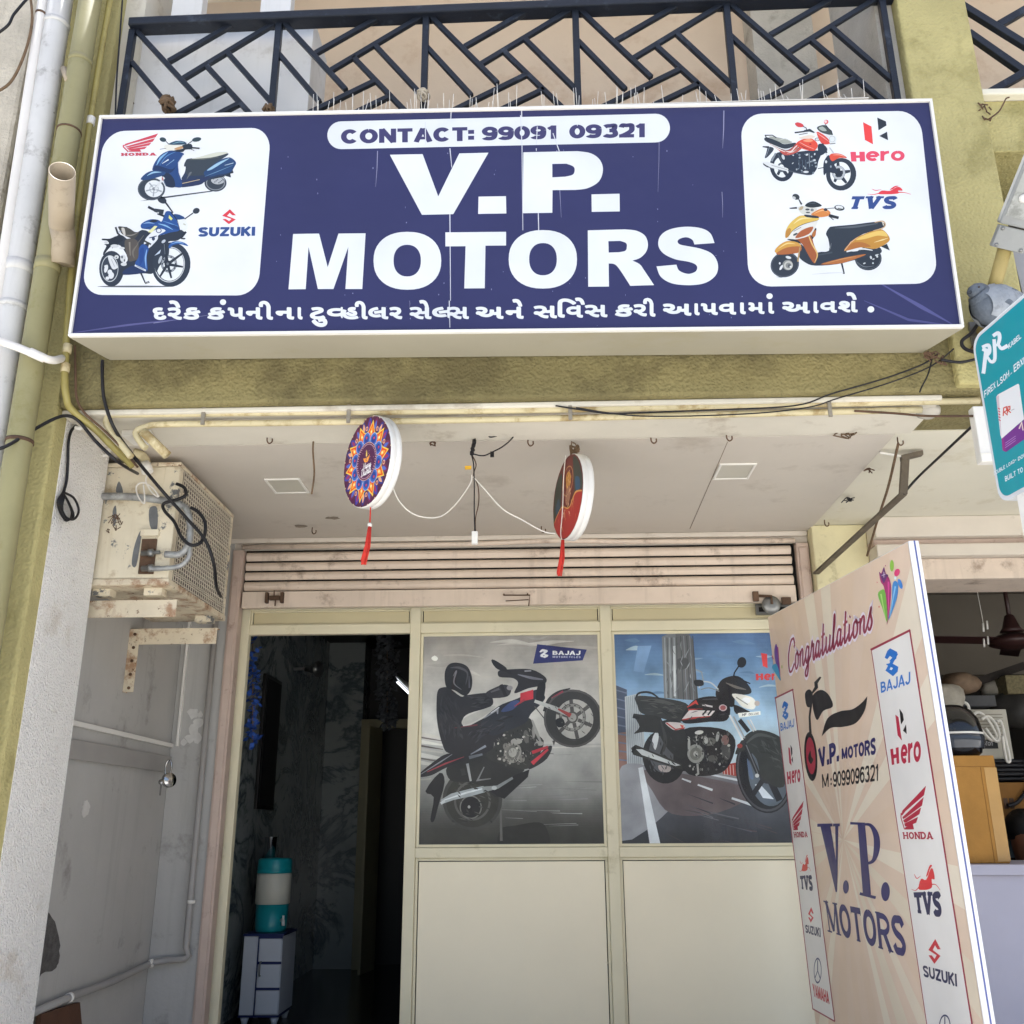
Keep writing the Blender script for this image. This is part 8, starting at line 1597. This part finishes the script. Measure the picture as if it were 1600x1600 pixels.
Rd = [.14, .13, .12, .055, .085, .098, .07, .06, .048, .034, .06, .048, .034, .085, .065, .045, .085, .065, .045]
skin_body('body', V, Ed, Rd, m_skin, pr)
Vs = [v for v in V[:4]] + [V[7], V[8], V[10], V[11]]; Vs = [tuple(x) for x in Vs]
skin_body('shirt', [V[0], V[1], V[2], (px_, ys_, zb_ + .47), V[7], (px_ - .23, ys_ - .05, zb_ + .24), V[10], (px_ + .23, ys_ - .05, zb_ + .24)], [(0, 1), (1, 2), (2, 3), (2, 4), (4, 5), (2, 6), (6, 7)], [.17, .16, .145, .075, .085, .07, .085, .07], m_shirt, pr)
skin_body('trousers', [V[0], V[13], V[14], V[15], V[16], V[17], V[18]], [(0, 1), (1, 2), (2, 3), (0, 4), (4, 5), (5, 6)], [.155, .105, .085, .065, .105, .085, .065], m_trou, pr)
b = MB(m_hair); hc = Vector((px_, ys_ - .01, zb_ + .745)); rr = random.Random(6)
vs = []; nn_, kk_ = 20, 10
for i in range(kk_ + 1):
    th = math.pi * .62 * i / kk_
    for j in range(nn_): ph = 2 * math.pi * j / nn_; r_ = 1 + rr.uniform(-.05, .07); vs.append(hc + Vector((.105 * math.sin(th) * math.cos(ph) * r_, .115 * math.sin(th) * math.sin(ph) * r_ + .015, .12 * math.cos(th) * r_)))
b.add(vs, [(i * nn_ + j, (i + 1) * nn_ + j, (i + 1) * nn_ + (j + 1) % nn_, i * nn_ + (j + 1) % nn_) for i in range(kk_) for j in range(nn_)], m_hair, True); b.build('hair', pr)
st = thing('stool', (px_, ys_, .45), 'dark stool under the seated person behind the counter', 'stool')
MB(m_roomd).box(px_ - .2, px_ + .2, ys_ - .18, ys_ + .2, zb_ - .18, zb_ - .14).build('seat', st, bevel=.01)
for dx in (-.17, .17):
    for dy in (-.15, .17): MB(m_roomd).bar((px_ + dx, ys_ + dy, .452), (px_ + dx, ys_ + dy, zb_ - .181), .03, .03, (0, 1, 0)).build('leg', st)
# ------------------------------------------------------------------ inside the shop doorway
m_tealp = mat('teal_plastic', '14929a', .35, .06, 4, coat=.2); m_band = mat('cream_plastic_band', 'd8d4c4', .4, .04, 4); m_navy = mat('navy_trim', '1f2a5c', .45); m_wlam = mat('white_laminate', 'cfd2d8', .4, .04, 3)
yc = 6.5; xa, xb = Y(379, 1500, yc).x, Y(440, 1500, yc).x; ztop = Y(410, 1459, yc).z
cbn = thing('cabinet', ((xa + xb) / 2, yc + .15, .458), 'small white cabinet with navy edges standing inside the doorway', 'cabinet')
z0 = .458 + .06
xm = Y(402, 1500, yc).x
MB(m_wlam).box(xa, xb, yc, yc + .34, z0, ztop - .014).build('carcass', cbn, bevel=.003)
MB(m_navy).box(xa - .006, xb + .006, yc - .008, yc + .346, ztop - .0135, ztop).build('top_edge', cbn, bevel=.002)
MB(m_navy).box(xa - .003, xb + .003, yc - .004, yc + .3, z0 - .012, z0 - .0005).build('bottom_edge', cbn)
for i in range(3):
    h_ = (ztop - .02 - z0) / 3
    MB(m_wlam).box(xm + .012, xb - .004, yc - .012, yc - .0008, z0 + h_ * i + .008, z0 + h_ * (i + 1) - .008).build('drawer_front', cbn, bevel=.002)
    MB(m_navy).box(xm + .006, xb, yc - .006, yc - .0006, z0 + h_ * (i + 1) - .0075, z0 + h_ * (i + 1) + .0075).build('navy_strip', cbn)
MB(m_navy).box(xm, xm + .0058, yc - .01, yc - .0004, z0, ztop - .015).build('navy_strip', cbn)
MB(m_steel).tube(spline([(xm + .028, yc - .013, z0 + .22), (xm + .028, yc - .035, z0 + .23), (xm + .028, yc - .035, z0 + .29), (xm + .028, yc - .013, z0 + .30)], 4), .005, 8).build('handle', cbn)
for dx in (.03, xb - xa - .03):
    for dy in (.03, .28): MB(m_wlam).lathe([(.016, 0), (.02, .02), (.028, .04), (.014, .05)], (xa + dx, yc + dy, .4583), (0, 0, 1), 12).build('foot', cbn)
wc = thing('water_cooler', ((xa + xb) / 2, yc + .15, ztop), 'teal and cream insulated water jug standing on the white cabinet', 'water jug')
cxw, cyw = (xa + xb) / 2 + .0, yc + .155; R0 = (Y(441, 1390, yc).x - Y(387, 1390, yc).x) / 2
zz_ = [ztop + .001, Y(410, 1415, yc).z, Y(410, 1366, yc).z, Y(410, 1342, yc).z]
MB(m_tealp).lathe([(R0 * .84, 0), (R0 * .88, .01), (R0 * .94, zz_[1] - zz_[0] - .002)], (cxw, cyw, zz_[0]), (0, 0, 1), 32).build('base', wc)
MB(m_band).lathe([(R0 * .95, 0), (R0, .004), (R0, zz_[2] - zz_[1] - .004), (R0 * .96, zz_[2] - zz_[1])], (cxw, cyw, zz_[1]), (0, 0, 1), 32).build('band', wc)
MB(m_tealp).lathe([(R0 * .97, .001), (R0 * 1.01, .004), (R0 * 1.01, .02), (R0 * .98, .024), (R0 * 1.0, .028), (R0 * .98, zz_[3] - zz_[2] - .012), (R0 * .9, zz_[3] - zz_[2]), (.01, zz_[3] - zz_[2] + .004)], (cxw, cyw, zz_[2]), (0, 0, 1), 32).build('lid', wc)
b = MB(m_white); tq = Vector((cxw + R0 * .75, cyw - R0 * .62, zz_[0] + .07)); b.tube([tq, tq + Vector((.02, -.03, 0)), tq + Vector((.022, -.034, -.03))], .011, 10); b.tube([tq + Vector((.018, -.026, .0)), tq + Vector((.018, -.026, .03))], .008, 8); b.build('tap', wc)
gl = MB(ms); gl.lathe([(.032, 0), (.034, .002), (.041, .125), (.043, .128), (.040, .126), (.031, .006)], (cxw - R0 * .35, cyw, zz_[3] + .0045), (0, 0, 1), 24); tag(gl.build('steel_tumbler'), 'steel tumbler standing on top of the teal water jug', 'tumbler')
# blue flower garland just inside the jamb and a dark garland deeper in
def garland(name, px, py0, py1, y, w, m, n, label, seed):
    o = thing(name, Y(px, py0, y), label, 'garland'); rr = random.Random(seed); a_, c_ = Y(px, py0, y), Y(px, py1, y)
    MB(m_rope).tube([a_, c_], .003, 6).build('stem', o); b = MB(m)
    for i in range(n):
        t = rr.random(); ww = w * (1 - .45 * t); c0 = a_ + (c_ - a_) * t + Vector((rr.uniform(-ww, ww), rr.uniform(-ww, ww), rr.uniform(-.02, .02)))
        d = Vector((rr.uniform(-1, 1), rr.uniform(-1, 1), rr.uniform(-1, .4))).normalized(); e = d.orthogonal().normalized(); s_ = rr.uniform(.03, .055)
        b.add([c0, c0 + d * s_ * .5 + e * s_ * .35, c0 + d * s_, c0 + d * s_ * .5 - e * s_ * .35], [(0, 1, 2, 3)])
    b.build('petals', o); return o
m_blue = mat('blue_petals', '2b4f9c', .7, .25, 30); m_dkl = mat('dark_leaves', '3f4245', .7, .3, 30)
garland('flower_garland', 395, 995, 1165, 5.75, .04, m_blue, 130, 'blue artificial flower garland hanging inside the left door jamb', 3)
garland('leaf_garland', 605, 990, 1135, 6.6, .075, m_dkl, 520, 'dark leaf garland hanging from the ceiling inside the doorway', 4)
# dark wall board, lamp tube, inner door
wb = thing('wall_board', X(415, 1150, -1.99), 'tall black framed board on the left marble wall inside', 'wall board')
P = [X(413, 1052, -1.992), X(431, 1052, -1.992), X(424, 1262, -1.992), X(398, 1264, -1.992)]
y0_, y1_ = min(p.y for p in P), max(p.y for p in P); MB(m_dark2).box(-1.998, -1.975, y0_, y1_, P[3].z, P[0].z).build('panel', wb, bevel=.004)
MB(m_black).box(-1.9748, -1.968, y0_ + .03, y1_ - .03, P[3].z + .03, P[0].z - .03).build('dark_glass', wb)
tl = thing('tube_light', Y(630, 1075, 7.9), 'lit white tube lamp seen through the doorway at upper right', 'tube light')
MB(mat_emit('tube_glow', 'eaf2ff', 1.1)).tube([Y(617, 1062, 8.1), Y(640, 1084, 7.5)], .009, 12).build('tube', tl)
MB(m_white).tube([Y(617, 1062, 8.1) + Vector((.02, .02, .03)), Y(640, 1084, 7.5) + Vector((.02, .02, .03))], .02, 8).build('batten', tl)
dr = thing('inner_door', Y(580, 1400, 8.98), 'cream framed inner door standing open at the back of the shop', 'door')
xd0, xd1 = Y(566, 1400, 8.97).x, Y(590, 1400, 8.97).x
m_dimc = mat('cream_door_frame', '8d8668', .5, .06, 4)
MB(m_dimc).box(-1.655, -1.58, 8.93, 9.02, .459, 2.55).build('frame', dr, bevel=.004); MB(m_dimc).box(-1.579, -.7, 8.93, 9.02, 2.47, 2.55).build('frame_head', dr, bevel=.004)
MB(m_dimc).obox(Vector((-1.5, 8.78, 1.46)), (.012, 0, 0), (.03, .17, 0), (0, 0, 1.0)).build('leaf', dr, bevel=.003)
for z_ in (.7, 1.4, 2.2): MB(m_steel).tube([(-1.565, 8.92, z_), (-1.565, 8.92, z_ + .09)], .008, 8).build('hinge', dr)
sk = thing('horn_speaker', X(475, 1045, -1.9), 'small dark horn on a bracket high on the inside wall', 'speaker'); q = X(478, 1045, -1.9)
MB(m_steel).lathe([(.02, 0), (.025, .05), (.06, .12), (.065, .125)], q, (.9, -.45, -.1), 16).build('horn', sk); MB(m_steel).bar((-1.998, q.y, q.z), q, .02, .02, (0, 0, 1)).build('bracket', sk)
